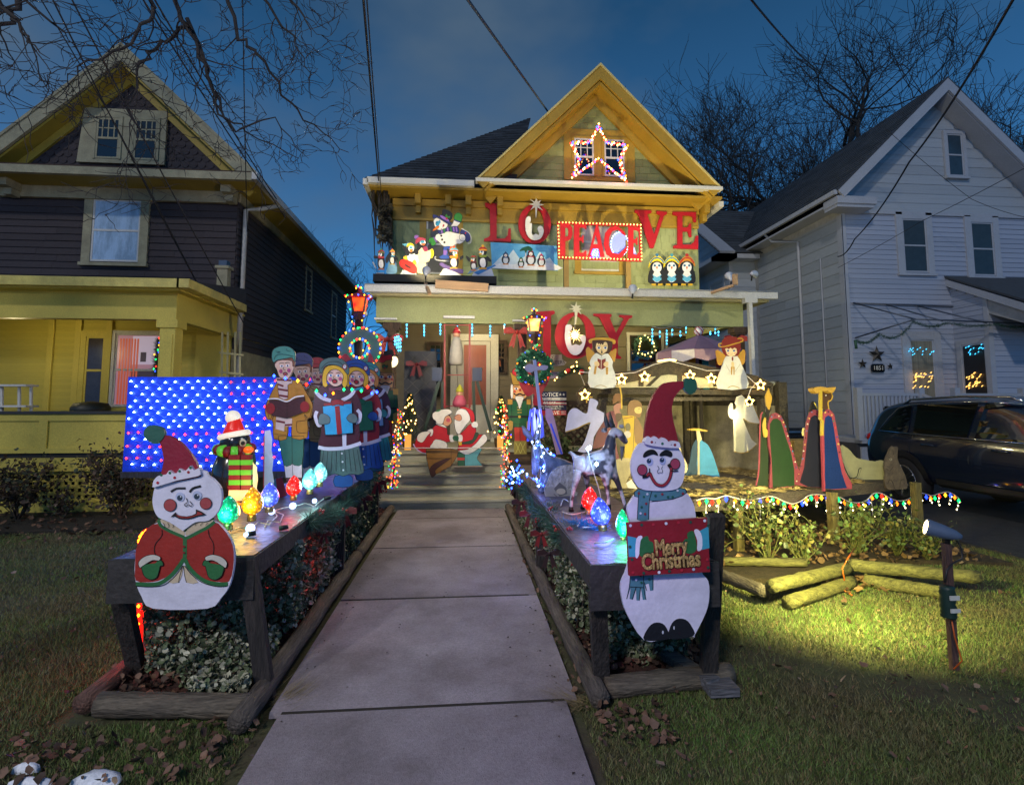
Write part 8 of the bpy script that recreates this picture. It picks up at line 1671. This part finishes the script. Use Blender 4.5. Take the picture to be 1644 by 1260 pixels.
# ---- banner of penguins in the snow, trio of penguins
V=(770,300,.225061)
c=Cut('penguin_banner','sky blue banner of penguins among snow hills under the letter O','banner',(320,590),11.0,V,0,t=.03)
c.part('panel').board(mat('banner_sky',(.04,.30,.68,1),.5,.25,3,c2=(.16,.48,.80,1)),[(78,395),(550,422),(560,597),(90,582)],0)
c.part('snow_hills').poly('#c8dcec',[(92,560),(130,520),(165,485),(185,540),(215,480),(240,448),(290,520),(330,490),(400,510),(430,462),(470,520),(500,505),(530,545),(556,590),(90,578)],1).poly('#e4e8f0',[(90,580),(150,545),(240,555),(300,540),(380,552),(460,540),(556,560),(558,595)],2)
for x,y,s_,q in((186,520,30,'#2a4a80'),(365,518,38,'#a02030'),(440,535,30,'#b03868'),(295,548,24,'#2c6a38')):
    c.part('penguin').ell('#141820',x,y,s_,s_*1.15).ell('#d8dce4',x,y+s_*.15,s_*.6,s_*.8).ell('#141820',x,y-s_*1.1,s_*.6).ell('#e0e0e8',x,y-s_,s_*.35).poly('#d88018',[(x-6,y-s_),(x+8,y-s_),(x,y-s_*.75)],1).line(q,[(x-s_*.6,y-s_*.55),(x+s_*.6,y-s_*.5)],8,0).poly(q,[(x-s_*.5,y-s_*1.4),(x+s_*.5,y-s_*1.4),(x,y-s_*2)],1).line('#d88018',[(x-s_*.7,y+s_*1.1),(x+s_*.7,y+s_*1.1)],6,0)
c.part('palm').line('#c8c8d0',[(330,460),(325,540)],8,0).poly('#145038',[(285,462),(300,440),(325,430),(350,425),(378,445),(365,465),(340,452),(330,478),(318,455)],2); c.end()
c=Cut('penguin_trio_cutout','three plywood penguins in striped hats singing from books under the letters VE','penguin sign',(1370,700),11.05,V,0)
for i,(x,h1,h2) in enumerate(((1265,'#d8c018','#2a6a98'),(1370,'#d8c018','#3888a0'),(1478,'#b87820','#a02828'))):
    c.part('penguin').board('#10141c',[(x-50,690),(x-62,640),(x-48,590),(x-40,545),(x,525),(x+42,545),(x+48,590),(x+62,640),(x+50,690)],3).ell('#dcdce0',x,575,34,38).ell('#dcdce0',x,640,30,42); c.lay+=1
    for s in(-1,1): c.ell('#3878a8',x+s*16,562,9).ell(BK,x+s*15,562,4)
    c.poly('#c06018',[(x-8,570),(x+8,570),(x,592)],1).poly('#58a8d0',[(x-36,625),(x,645),(x+36,625),(x+30,665),(x,680),(x-30,665)],1).line('#10141c',[(x-55,605),(x-25,650)],10,0).line('#10141c',[(x+55,605),(x+25,650)],10,0).line('#c8a018',[(x-40,697),(x-8,699)],14,0).line('#c8a018',[(x+8,699),(x+40,697)],14,0)
    c.part('hat').board(h1,[(x-60,580),(x-52,535),(x-20,500),(x,490),(x+24,500),(x+52,535),(x+58,570),(x+40,545),(x,528),(x-40,545)],3,off=.006).line(h2,[(x-50,545),(x-25,515),(x,508),(x+25,515),(x+50,545)],9).ell(h2,x,488,12)
c.end()
# ---- red letters
RED='#b01420'
def serif(name,label,pts,fr,Y,anchor,holes=(),g=None,sm=0,t=.04):
    c=Cut(name,label,'letter sign',anchor,Y,fr,0,g,t=t); c.pn='board'; c.board(RED,pts,sm,holes); c.end(); return c
GL='red serif letters spelling LOVE'
serif('letter_sign','large red letter L at the left of the word LOVE',[(38,115),(160,118),(160,136),(128,148),(122,170),(122,370),(180,368),(200,345),(205,300),(222,295),(224,395),(30,388),(32,370),(60,362),(76,345),(72,160),(40,140)],V,11.15,(130,390),g=GL)
def oval(cx,cy,rx,ry,n=26,s=1): return [(cx+rx*math.cos(2*math.pi*i/n*s),cy+ry*math.sin(2*math.pi*i/n*s)) for i in range(n)]
serif('letter_sign','large red letter O with a white nativity silhouette inside, in LOVE',oval(393,267,117,142),V,11.15,(393,405),holes=[oval(393,265,66,112)],g=GL)
serif('letter_sign','large red letter V in the word LOVE, over the first two hatted penguins',[(1107,163),(1226,168),(1226,186),(1196,196),(1245,340),(1290,200),(1262,190),(1262,172),(1338,178),(1336,196),(1316,206),(1240,438),(1216,436),(1140,215),(1124,188),(1107,182)],V,11.15,(1220,438),g=GL)
serif('letter_sign','large red letter E ending the word LOVE near the house corner',[(1378,178),(1545,180),(1545,250),(1528,250),(1520,212),(1500,205),(1448,205),(1448,290),(1485,290),(1497,262),(1510,262),(1512,358),(1497,358),(1486,318),(1448,318),(1448,412),(1505,412),(1532,390),(1545,348),(1560,350),(1560,445),(1385,438),(1383,420),(1412,412),(1412,206),(1380,198)],V,11.15,(1470,440),g=GL)
GJ='red letters spelling JOY'; JF=(840,480,.158730)
serif('letter_sign','red letter J of JOY, partly behind the amber lamp post',[(130,130),(310,118),(322,135),(318,150),(282,165),(278,560),(265,640),(235,690),(180,700),(130,670),(120,600),(150,590),(185,620),(205,560),(200,180),(165,155),(130,150)],JF,8.95,(240,690),g=GJ)
serif('letter_sign','red letter O of JOY holding a white manger silhouette',oval(525,370,205,235),JF,8.95,(525,605),holes=[oval(530,370,108,200)],g=GJ)
serif('letter_sign','red letter Y ending JOY, just above the dark-haired angel',[(712,148),(892,152),(895,175),(875,190),(940,345),(1020,200),(1000,185),(972,180),(975,160),(1105,168),(1100,190),(1070,200),(960,400),(955,560),(995,590),(990,605),(850,600),(852,585),(890,560),(890,420),(775,190),(740,175),(712,168)],JF,8.95,(900,600),g=GJ)
WH='#e4e4e0'
c=Cut('nativity_silhouette','white star and nativity silhouette fixed in the LOVE letter O','ornament',(395,380),11.08,V,0); 
c.part('star').board(WH,[(405,70),(412,105),(440,95),(424,120),(458,128),(424,136),(450,168),(412,145),(402,225),(396,145),(362,165),(386,134),(355,124),(388,116),(360,88),(394,106)],0)
c.part('figures').board(WH,[(328,240),(340,215),(360,212),(366,240),(356,262),(374,262),(372,330),(380,345),(400,335),(420,345),(425,330),(412,298),(425,280),(445,282),(458,310),(450,345),(430,372),(390,382),(350,360),(328,310)],2); c.end()
c=Cut('nativity_silhouette','white star and manger silhouette hanging in the JOY letter O','ornament',(530,565),8.86,JF,0)
c.part('star').board('#dcd8b8',[(537,25),(545,70),(582,66),(560,92),(602,100),(566,112),(590,156),(552,128),(536,250),(522,262),(522,130),(500,128),(512,108),(460,100),(510,90),(480,58),(524,72)],0)
c.part('figures').board('#d0d0dc',[(430,270),(455,255),(490,268),(494,300),(470,340),(478,400),(490,470),(530,455),(570,470),(600,440),(572,400),(585,370),(620,368),(634,400),(620,470),(590,530),(540,568),(480,550),(440,480),(422,400),(425,320)],2); c.end()
b=thing('starburst_light','bright warm spiky starburst light hanging in the JOY letter O','light',tuple(P(923,538,8.7))); cc=P(923,538,8.7); bb=mb(emit('#ffd080',7))
for k in range(14): a=2*math.pi*k/14; l=.10 if k%2 else .14; bb.add([cc+Vector((math.cos(a+.2)*.03,0,math.sin(a+.2)*.03)),cc+Vector((math.cos(a-.2)*.03,0,math.sin(a-.2)*.03)),cc+Vector((math.cos(a)*l,-.01,math.sin(a)*l))],[(0,1,2)])
bb.ball(cc,.045,10,8); bb.build('starburst',b); mb(m_wire).tube([P(923,497,8.75),cc],.003,4).build('wire',b); point('starburst_glow',cc+Vector((0,-.1,0)),.8,(1,.7,.35),.04)
# ---- PEACE sign
pc=thing('peace_sign','framed red PEACE sign edged with small warm bulbs, propped before the upper window','light sign',tuple(P(962,418,10.4)))
YP=10.4; f=lambda x,y,d=0.:P(*(V[0]+x*V[2],V[1]+y*V[2]),YP)+Vector((0,d,0))
cN=[(552,248),(1150,268),(1158,532),(560,512)]; iN=[(566,262),(1136,281),(1144,518),(574,498)]
b=mb(paint('#9c1420')); 
for i in range(4):
    j=(i+1)%4; b.prism([f(*cN[i]),f(*cN[j]),f(*iN[j]),f(*iN[i])],(0,.05,0))
b.build('frame',pc)
for px in(910,1010): q=P(px,416,YP); mb(mat('post_brown',(.20,.13,.035,1),.7)).box(q.x-.05,q.x+.05,YP+.05,YP+.13,3.6,q.z+.4).build('support_post',pc)
def let(pts,holes=()):
    cc=Cut('x','','',(850,500),YP,V,0,parent=pc,pname='letter'); cc.board(RED,pts,0,holes); cc.flush()
let([(575,262),(640,264),(662,290),(664,340),(650,375),(625,385),(612,385),(612,500),(575,498)],[[(612,290),(628,292),(634,320),(630,350),(612,358)]])
let([(672,268),(762,272),(762,305),(745,292),(712,290),(712,360),(728,360),(735,345),(742,345),(742,400),(735,400),(728,385),(712,385),(712,470),(740,470),(760,450),(764,500),(672,498)])
let([(830,272),(845,272),(892,500),(858,500),(850,440),(808,438),(795,482),(806,500),(768,500),(780,470)],[[(828,340),(845,410),(812,410)]])
let([(970,280),(1000,290),(1040,330),(1040,350),(1020,335),(985,305),(950,315),(925,360),(922,420),(945,470),(990,480),(1025,450),(1050,420),(1050,460),(1010,510),(950,512),(905,480),(885,410),(895,330),(930,288)])
let([(1060,282),(1140,290),(1140,325),(1120,310),(1098,308),(1098,375),(1112,375),(1120,360),(1127,360),(1127,415),(1120,415),(1112,400),(1098,400),(1098,480),(1120,485),(1140,462),(1142,512),(1060,508)])
b=mb(paint('#e8e4d4')); 
for (x0,y0,x1,y1) in((566,258,1146,276),(1146,276,1152,524),(1152,524,566,506),(566,506,558,258)):
    L_=math.hypot(x1-x0,y1-y0); k=int(L_/24)
    for i in range(k): inst('bulb',bulb_mesh('amber',.015,4),pc,f(x0+(x1-x0)*i/k,y0+(y1-y0)*i/k,-.03))
dv=thing('lit_dove','round white peace dove ornament outlined with pale blue lights inside the PEACE letter C','ornament',tuple(f(1000,490)))
b=mb(emit('#8894e8',.12)); b.prism([f(x,y,.06) for x,y in oval(1003,405,66,90,20)],(0,.015,0)); b.build('disc',dv)
b=mb(emit('#a8b4ff',.28)); b.prism([f(*q,.06) for q in((790,500),(800,440),(850,435),(868,500))],(0,.015,0)); b.build('lower_light',dv)
b=mb(emit('#a8b4ff',.28)); b.prism([f(*q,.06) for q in((1085,500),(1095,410),(1112,430),(1135,505))],(0,.015,0)); b.build('lower_light',dv)
for i in range(26): a=2*math.pi*i/26; inst('bulb',bulb_mesh('cool',.012,5),dv,f(1003+62*math.cos(a),405+86*math.sin(a),.04))
for i in range(12): inst('bulb',bulb_mesh('blue',.014),dv,f(795+i*6.5,495-(i%4)*15,.04))
# ---- star of lights on the attic window
sl=thing('star_of_lights','big outlined star of warm and purple bulbs over the attic window','light star',tuple(P(962,290,10.45)))
SP=[(961,200),(973,222),(983,232),(1008,233),(1004,245),(996,258),(1001,275),(1007,292),(990,285),(960,256),(935,272),(918,286),(926,268),(930,255),(917,233),(938,228),(950,227)]
SP=[(961,200),(974,228),(1008,234),(996,258),(1006,292),(961,256),(918,286),(929,256),(916,230),(948,228)]
for off in(0,4):
    pts=[((x-961)*(1-off*.02)+961,(y-250)*(1-off*.02)+250) for x,y in SP]; 
    if off==0: mb(paint('#6a4a20')).tube([P(x,y,10.45) for x,y in pts+[pts[0]]],.012,5).build('frame',sl)
    k=0
    for i in range(len(pts)):
        a,c_=pts[i],pts[(i+1)%len(pts)]; n=max(3,int(math.hypot(a[0]-c_[0],a[1]-c_[1])/4.2))
        for j in range(n):
            t=j/n; inst('bulb',bulb_mesh(['amber','red','white','orange','blue','red'][(k*5+off)%6],.02),sl,P(a[0]+(c_[0]-a[0])*t+random.uniform(-1,1),a[1]+(c_[1]-a[1])*t+random.uniform(-1,1),10.42)); k+=1
# ---- angels standing on the stable
An=(920,510,.10316)
c=Cut('angel_cutout','dark-haired plywood angel singing from a red book on the left of the stable roof','angel sign',(430,1085),6.85,An,0)
GW='#b8882c'
c.part('wings').board(GW,[(205,520),(215,470),(245,455),(280,500),(330,540),(345,600),(290,640),(255,690),(235,680),(220,620)],2,off=-.006).board(GW,[(555,550),(620,510),(660,475),(680,500),(668,600),(645,690),(620,650),(590,600)],2,off=-.006)
c.part('robe').board('#dcdcd4',[(345,560),(290,620),(260,700),(280,760),(245,850),(245,940),(270,1085),(650,1085),(658,900),(625,800),(610,740),(622,690),(600,640),(560,580),(520,550),(440,590),(380,555)],2)
c.hl=lambda: c.part('halo').board('#c89a30',[(245,360),(260,335),(340,315),(450,308),(560,318),(640,345),(660,385),(640,415),(610,400),(600,370),(450,345),(300,355),(290,395),(255,395)],2,off=.012)
c.part('head').board('#3a1c14',[(300,360),(320,330),(400,300),(500,298),(580,330),(612,380),(605,480),(560,550),(500,560),(380,555),(330,530),(305,440)],3,off=.002); c.lay+=3
c.poly('#e0c490',[(362,400),(385,395),(395,420),(410,400),(425,425),(440,402),(455,425),(475,410),(480,385),(510,378),(530,400),(540,450),(525,520),(450,575),(380,530),(350,470)],1)
for x in(400,500): c.ell('#e8e8f0',x,470,28,22).ell('#1c3c80',x,470,18).line(BK,[(x-26,446),(x,440),(x+26,452)],6)
c.ell(BK,446,538,11,26).line(BK,[(440,490),(432,505),(446,508)],4).line(BK,[(440,580),(442,620)],4)
c.part('book').poly('#7a1c18',[(378,632),(440,660),(505,632),(505,770),(440,812),(380,770)],0).line('#e0dcc8',[(438,660),(434,810)],7,0).poly('#e0c490',[(330,690),(380,680),(408,720),(390,760),(335,740)],2).poly('#e0c490',[(470,720),(500,685),(545,690),(540,755),(490,760)],2).poly(GW,[(335,750),(370,755),(350,880),(318,878)],1).poly(GW,[(505,770),(545,770),(540,885),(510,885)],1).line('#b09850',[(330,1085),(380,1060),(440,1050),(520,1082)],8); c.hl()
c.end()
A2=(1120,500,.11111)
c=Cut('angel_cutout','red-haired plywood angel praying, on the right of the stable roof','angel sign',(500,1110),6.85,A2,0)
c.part('wings').board(GW,[(268,590),(275,560),(310,565),(380,610),(420,640),(380,700),(350,770),(300,760),(285,680)],2,off=-.006).board(GW,[(590,640),(620,590),(660,550),(690,570),(692,660),(675,750),(640,770),(610,710)],2,off=-.006)
c.part('robe').board('#dedcd0',[(430,640),(390,680),(370,750),(330,860),(300,950),(298,1115),(712,1112),(712,960),(690,880),(640,780),(610,700),(570,650),(500,660)],2)
c.part('head').board('#7a2214',[(345,500),(350,440),(390,385),(460,360),(540,372),(610,400),(618,500),(600,600),(560,645),(430,645),(375,600)],3,off=.002); c.lay+=3
c.poly('#e8d0a0',[(395,540),(420,530),(450,545),(470,525),(500,545),(530,525),(560,540),(570,590),(530,640),(470,655),(420,620)],1)
for x in(437,523): c.ell('#e8e8f0',x,570,20,15).ell('#1c4c98',x,568,17,13)
for x in(440,536): c.ell('#e09080',x,604,11)
c.line('#a05040',[(470,618),(490,622),(505,618)],4).ell('#7a2a18',500,685,13,30).poly('#e0c890',[(480,740),(500,720),(525,745),(520,830),(485,830)],1).poly(GW,[(475,800),(500,800),(492,915),(478,915)],0).poly(GW,[(510,800),(530,800),(528,915),(515,915)],0).line('#a09060',[(400,760),(450,850),(470,870)],4).line('#a09060',[(610,760),(550,850),(530,870)],4).line('#b09850',[(430,1105),(500,1075),(600,1105)],10)
c.part('halo').line('#c0962c',[(348,460),(310,470),(295,495),(330,512),(420,500),(540,465),(635,435),(648,405),(620,390),(570,395)],16); c.end()
# ---- nativity figures on the deck (frame Hm)
NG='painted nativity figures'
def nc(name,label,anchor,Y,ang=0,cat='nativity figure'): return Cut(name,label,cat,anchor,Y,Hm,ang,NG)
c=nc('kneeling_angel_cutout','lavender white angel silhouette with a gold halo, left of the stable',(60,640),6.5); c.part('body').board('#b8b8dc',[(-105,420),(-90,330),(-60,290),(-20,285),(30,320),(70,320),(85,215),(110,205),(150,225),(155,250),(140,290),(215,330),(195,400),(120,520),(100,640),(-10,640),(30,590),(60,520),(95,400),(40,420),(-20,450),(-110,480)],2); c.line('#a88830',[(-110,478),(-20,450),(40,420),(92,402)],8); c.part('halo').line('#c89a30',[(62,240),(60,210),(80,195),(110,193)],12); c.end()
c=nc('king_cutout','dark-bearded king in a wine red cape and gold crown, behind the goat',(250,800),6.7); c.part('cape').board('#6c1434',[(220,330),(300,305),(320,400),(300,560),(350,800),(290,830),(280,640),(190,600),(110,620),(150,480),(180,390)],2); c.part('head').board('#a87060',[(290,260),(340,240),(350,280),(330,300),(345,330),(300,340),(285,300)],2).poly('#4a2c1c',[(300,330),(350,330),(345,375),(310,400)],2); c.part('crown').board('#7a4c20',[(280,250),(285,180),(320,160),(345,180),(342,240),(320,225)],2); c.line('#c8a020',[(335,110),(348,180),(350,290)],12,0); c.end()
c=nc('joseph_cutout','brown-haired kneeling man in a yellow robe, just left of the tall snowman hat',(430,700),6.9); c.part('robe').board('#c8a418',[(355,345),(470,345),(480,560),(460,700),(370,700),(385,500)],1); c.line(BK,[(458,345),(440,700)],4,0); c.line('#8c3a10',[(365,370),(440,355)],6); c.part('cloak').board('#886438',[(470,350),(530,470),(545,560),(500,590),(460,560),(455,430)],2).board('#886438',[(400,340),(402,260),(430,220),(480,220),(512,245),(515,280),(500,360),(440,345)],2,off=.003); c.lay+=3; c.poly('#d8bc70',[(455,285),(490,272),(512,280),(512,315),(490,330),(460,320)],2).line(BK,[(485,290),(500,288)],3,0); c.part('hand').ell('#6a6040',400,440,22,35).ell('#c0b8b0',395,500,30,30); c.end()
c=nc('mary_cutout','pale blue kneeling robe with a flat halo, at the back corner post of the stable',(980,915),7.0); c.part('robe').board('#4a98c4',[(985,560),(1020,558),(1060,585),(1095,650),(1130,750),(1160,850),(1200,870),(1200,905),(985,915)],2)
c.part('side_robe').board('#2c4a60',[(985,570),(950,565),(925,640),(915,720),(890,800),(860,850),(870,915),(980,915)],2,off=-.002); c.part('veil').board('#c8b890',[(965,470),(990,465),(1010,540),(990,560),(992,915),(976,915),(975,560)],1,off=.006); c.part('halo').board('#c0a040',[(915,458),(985,450),(1055,468),(1050,475),(985,470),(918,466)],1,off=.01,t=.12); c.end()
c=nc('flying_angel_cutout','white angel silhouette blowing towards the stable, at its right post',(1340,650),6.75); c.part('robe').board('#d0ccb0',[(1275,370),(1350,370),(1380,450),(1420,540),(1465,580),(1430,620),(1380,640),(1340,655),(1280,645),(1278,500)],1); c.part('body').board('#d4d0b8',[(1228,320),(1232,270),(1250,240),(1265,245),(1268,300),(1290,290),(1300,265),(1285,240),(1300,190),(1340,175),(1365,200),(1370,260),(1400,270),(1430,250),(1490,400),(1480,412),(1400,405),(1355,370),(1270,375),(1240,360)],1,off=.004); c.lay+=3; c.line('#a88830',[(1275,640),(1340,652),(1400,635),(1462,582)],6).line('#a88830',[(1350,368),(1400,400),(1480,412)],6).line('#a88830',[(1490,400),(1430,250)],5,0); c.end()
c=nc('manger_cutout','cream straw-filled manger board below the yellow robe',(380,930),5.9); c.part('board').board('#b4a478',[(298,710),(430,698),(440,760),(420,830),(385,900),(400,940),(330,940),(255,930),(290,820)],2); 
for k in range(9): c.line('#6a5c38',[(330+k*10,725),(318+k*11,900)],1.6)
c.poly('#dcd8cc',[(385,900),(430,870),(480,950),(400,940)],1); c.end()
c=nc('sheep_cutout','white lamb face peeping out to the right of the tall snowman head',(860,820),6.1); c.part('board').board('#c0b088',[(820,620),(838,615),(842,660),(885,730),(892,800),(860,825),(830,800)],2); c.end()
E4=(820,640,.20638)
c=Cut('sheep_cutout','cream woolly sheep board lying behind the donkey and the goat legs','nativity figure',(400,790),4.75,E4,0,NG); c.part('board').board(mat('wool',(.34,.31,.26,1),.8,.25,14,.6,40,grit=.4,gs=30),[(285,650),(310,580),(370,530),(480,515),(500,560),(490,700),(520,730),(480,790),(300,795),(260,720)],2); c.poly('#8a8478',[(275,690),(340,690),(400,640),(440,700),(500,720),(470,780),(300,790)],2).poly('#585450',[(335,700),(380,650),(430,690),(440,740),(380,760)],1).ell('#a89c84',390,720,36,24); c.line('#40383a',[(335,740),(370,765),(420,760)],5); c.end()
# ---- robed kings seen at an angle (frame Kf)
Kf=(1200,600,.174564)
def robe(label,Y,col_,left,right,foot,topx,gem=12,name='wise_man_cutout',head=None):
    c=Cut(name,label,'nativity figure',(foot,1050),Y,Kf,0,NG); return c
c=Cut('wise_man_cutout','green robed wise man board with a pink jewelled edge, farthest left of the three','nativity figure',(270,1050),5.9,Kf,0,NG)
c.part('side_board').board('#1c3014',[(95,1030),(120,880),(130,500),(135,380),(150,350),(175,352),(180,440),(205,700),(205,1040)],1,off=-.03); c.line('#8c3c4c',[(92,1030),(118,880),(128,500),(138,380),(155,355)],14)
c.part('robe').board('#7c3440',[(200,1055),(215,780),(190,660),(185,480),(205,400),(225,368),(265,358),(310,385),(345,460),(400,640),(445,800),(480,900),(450,960),(430,1035),(300,1050)],1); c.poly('#173410',[(232,1045),(222,800),(205,560),(205,460),(235,415),(275,410),(310,440),(345,560),(400,720),(430,880),(432,1030)],1)
for i,(x,y) in enumerate([(222,396),(252,382),(288,390),(312,412),(330,445),(346,485),(358,530),(370,572),(384,616),(402,660),(414,710),(426,760),(436,810),(446,860)]): c.ell(['#3878a0','#402040','#c8c0b0','#2c3c70','#c8a860'][i%5],x,y,7)
c.part('head').board('#1c1814',[(175,350),(178,300),(215,300),(225,330),(205,365),(198,430),(182,400)],2,off=-.01).board('#b08c30',[(168,210),(185,170),(198,125),(208,170),(228,210),(222,260),(205,330),(180,300)],2,off=-.008).board('#b89c40',[(135,470),(155,400),(165,420),(165,500),(180,520),(178,575),(148,578)],2,off=.01); c.end()
c=Cut('wise_man_cutout','black-navy robed wise man board with a pink jewelled edge, middle of the three','nativity figure',(600,1040),5.95,Kf,0,NG)
c.part('robe').board('#783440',[(430,1020),(470,930),(510,780),(525,600),(545,440),(575,350),(610,330),(650,335),(680,400),(695,700),(700,1050),(560,1040)],1); c.poly('#131526',[(480,1000),(520,860),(545,640),(560,480),(585,400),(620,378),(655,400),(675,480),(685,700),(695,1045),(560,1040)],1)
for i,(x,y) in enumerate([(592,352),(636,368),(568,410),(552,462),(545,525),(535,590),(525,650),(515,710),(505,780),(490,850),(468,920),(450,985)]): c.ell(['#5868a0','#401c30','#c8a860','#c8c0b0'][i%4],x,y,7)
c.part('head').board('#14120e',[(570,370),(590,290),(608,252),(630,270),(650,330),(610,330)],2,off=-.01); c.line('#c0b050',[(618,262),(648,320)],9,0).line('#c8b878',[(520,500),(512,540),(516,570)],20); c.end()
c=Cut('wise_man_cutout','glossy blue robed wise man board with a pink jewelled edge, right of the three','nativity figure',(810,1060),5.9,Kf,0,NG)
c.part('robe').board('#96404e',[(690,1050),(692,700),(690,420),(705,350),(735,325),(770,335),(800,380),(825,520),(850,650),(870,780),(900,900),(960,1010),(962,1058),(800,1065)],1); c.poly(mat('glossy_blue',(.015,.035,.15,1),.15,.1,3,coat=.8),[(712,1055),(710,780),(703,480),(715,400),(745,382),(775,400),(795,500),(812,620),(840,780),(870,920),(915,1050),(800,1060)],1)
for i,(x,y) in enumerate([(715,355),(745,350),(775,380),(792,435),(808,495),(822,580),(835,645),(845,720)]): c.ell(['#c8c060','#401c30','#c8a860','#2c8060','#c84040','#5040a0'][i%6],x,y,8)
c.part('head').board('#4a3420',[(700,320),(692,200),(705,130),(760,150),(785,200),(780,240),(755,250),(748,325)],2,off=-.008); c.line('#c8a030',[(752,322),(745,260),(775,240),(785,205),(778,180)],9).ell('#e8e8e8',726,198,5); c.end()
c=Cut('gold_disc_post','slim gold post with flat halo discs standing between the two right wise men','nativity figure',(695,1060),5.8,Kf,0,NG)
c.part('post').board('#b09830',[(668,150),(690,150),(690,420),(705,430),(702,570),(680,570),(684,430),(668,420)],0,t=.03).board('#903848',[(684,570),(700,570),(716,1080),(700,1080)],0,t=.03); c.part('halo').board('#b08c38',[(612,135),(650,120),(700,120),(745,128),(810,120),(815,140),(785,180),(750,160),(690,160),(660,182),(625,165)],2,off=-.01,t=.10); c.end()
c=Cut('camel_cutout','pale lying camel board beyond the blue robe, its neck reaching right','nativity figure',(1050,1010),6.6,Kf,0,NG); c.part('board').board('#9a9874',[(860,670),(900,670),(950,710),(1000,770),(1080,790),(1180,805),(1265,805),(1265,1010),(1200,1020),(1100,1010),(1030,1015),(960,1000),(900,900)],2); c.part('outline').line('#1c1814',[(880,820),(905,890),(945,955),(1005,945),(1025,875),(1048,868)],8).line('#504838',[(1010,950),(1010,1010)],3,0).line('#504838',[(1048,870),(1020,950)],3,0); c.end()
c=Cut('rabbit_cutout','grey-brown upright rabbit board at the driveway end of the deck','rabbit sign',(1370,1060),6.45,Kf,R(-10),t=.03); c.part('board').board(mat('rabbit_fur',(.13,.10,.07,1),.8,.4,14,.4,60,c2=(.065,.05,.04,1)),[(1285,1060),(1262,990),(1270,920),(1260,860),(1272,780),(1300,720),(1310,690),(1335,665),(1350,675),(1380,668),(1382,720),(1380,780),(1410,850),(1450,930),(1470,1010),(1465,1055),(1400,1060),(1340,1062)],2); c.part('eye').ell('#b0a890',1318,787,11).ell(BK,1318,787,7); c.line('#2c241c',[(1275,870),(1310,890),(1340,850)],5).line('#2c241c',[(1290,1010),(1310,970),(1340,1010),(1350,1055)],5).line('#2c241c',[(1400,1050),(1410,980),(1445,970)],5).line('#2c241c',[(1335,700),(1345,740)],5); c.end()
# straw bale between the robes
q0,q1=P(1270,760,7.2),P(1296,706,7.2); o=mb(mat('straw_bale',(.50,.32,.08,1),.8,.3,12,.9,40)).box(q0.x,q1.x+.15,7.1,7.5,DZ,q1.z).build('straw_bale',shift=(q0.x,7.2,DZ)); o.location=(q0.x,7.2,DZ); setp(o,'golden straw bale glimpsed between the green and navy robes','bale')
# ---- signs on the porch railing
sg_=thing('notice_sign','flag-striped NOTICE sign on the porch railing behind the lamp post','sign',tuple(P(888,660,9.1)))
f=lambda x,y,d=0.:P(*(JF[0]+x*JF[2],JF[1]+y*JF[2]),9.1)+Vector((0,d,0))
def rect(m,x0,y0,x1,y1,name,parent,d=0.,t=.01,ff=f): return mb(paint(m) if isinstance(m,str) else m).prism([ff(x0,y0,d),ff(x1,y0,d),ff(x1,y1,d),ff(x0,y1,d)],(0,t,0)).build(name,parent)
rect('#101c48',145,935,437,1175,'board',sg_); 
for y0,y1,q in((998,1022,'#d8d8d8'),(1036,1044,'#b02030'),(1050,1058,'#d8d8d8'),(1062,1070,'#b02030'),(1126,1175,'#b02030')): rect(q,145,y0,437,y1,'stripe',sg_,-.003)
for txt,x,y,s_,q in(('NOTICE',262,968,.085,'#e8e8e8'),('\u2605\u2605',392,968,.06,'#e8e8e8'),('is Politically Incorrect',290,1010,.042,'#14183a'),('WE SAY',262,1050,.062,'#e8e8e8'),('One Nation Under God,',290,1085,.04,'#e8e8e8'),('If This Offends You',290,1108,.04,'#e8e8e8'),('LEAVE !!!!',330,1151,.085,'#e8e8e8')):
    lettering(txt,paint(q),sg_,f(x,y,-.006),s_,0,1,.001)
ls=thing('letters_sign','pale arrow-shaped wooden sign reading letters, hanging behind the amber lamp','sign',tuple(P(895,585,9.3)))
f2=lambda x,y,d=0.:P(*(JF[0]+x*JF[2],JF[1]+y*JF[2]),9.3)+Vector((0,d,0))
mb(paint('#b8b4a4')).prism([f2(*q) for q in((230,562),(390,562),(395,610),(440,640),(415,668),(240,690))],(0,.015,0)).build('board',ls); mb(paint('#8c80a0')).prism([f2(*q) for q in((250,740),(380,735),(378,800),(250,805))],(0,.015,0)).build('lower_board',ls)
lettering('LETTERS',paint('#141414'),ls,f2(330,645,-.004),.085,0,1,.001,0,R(4)); lettering('C',paint('#141414'),ls,f2(305,590,-.004),.07,0,1,.001)
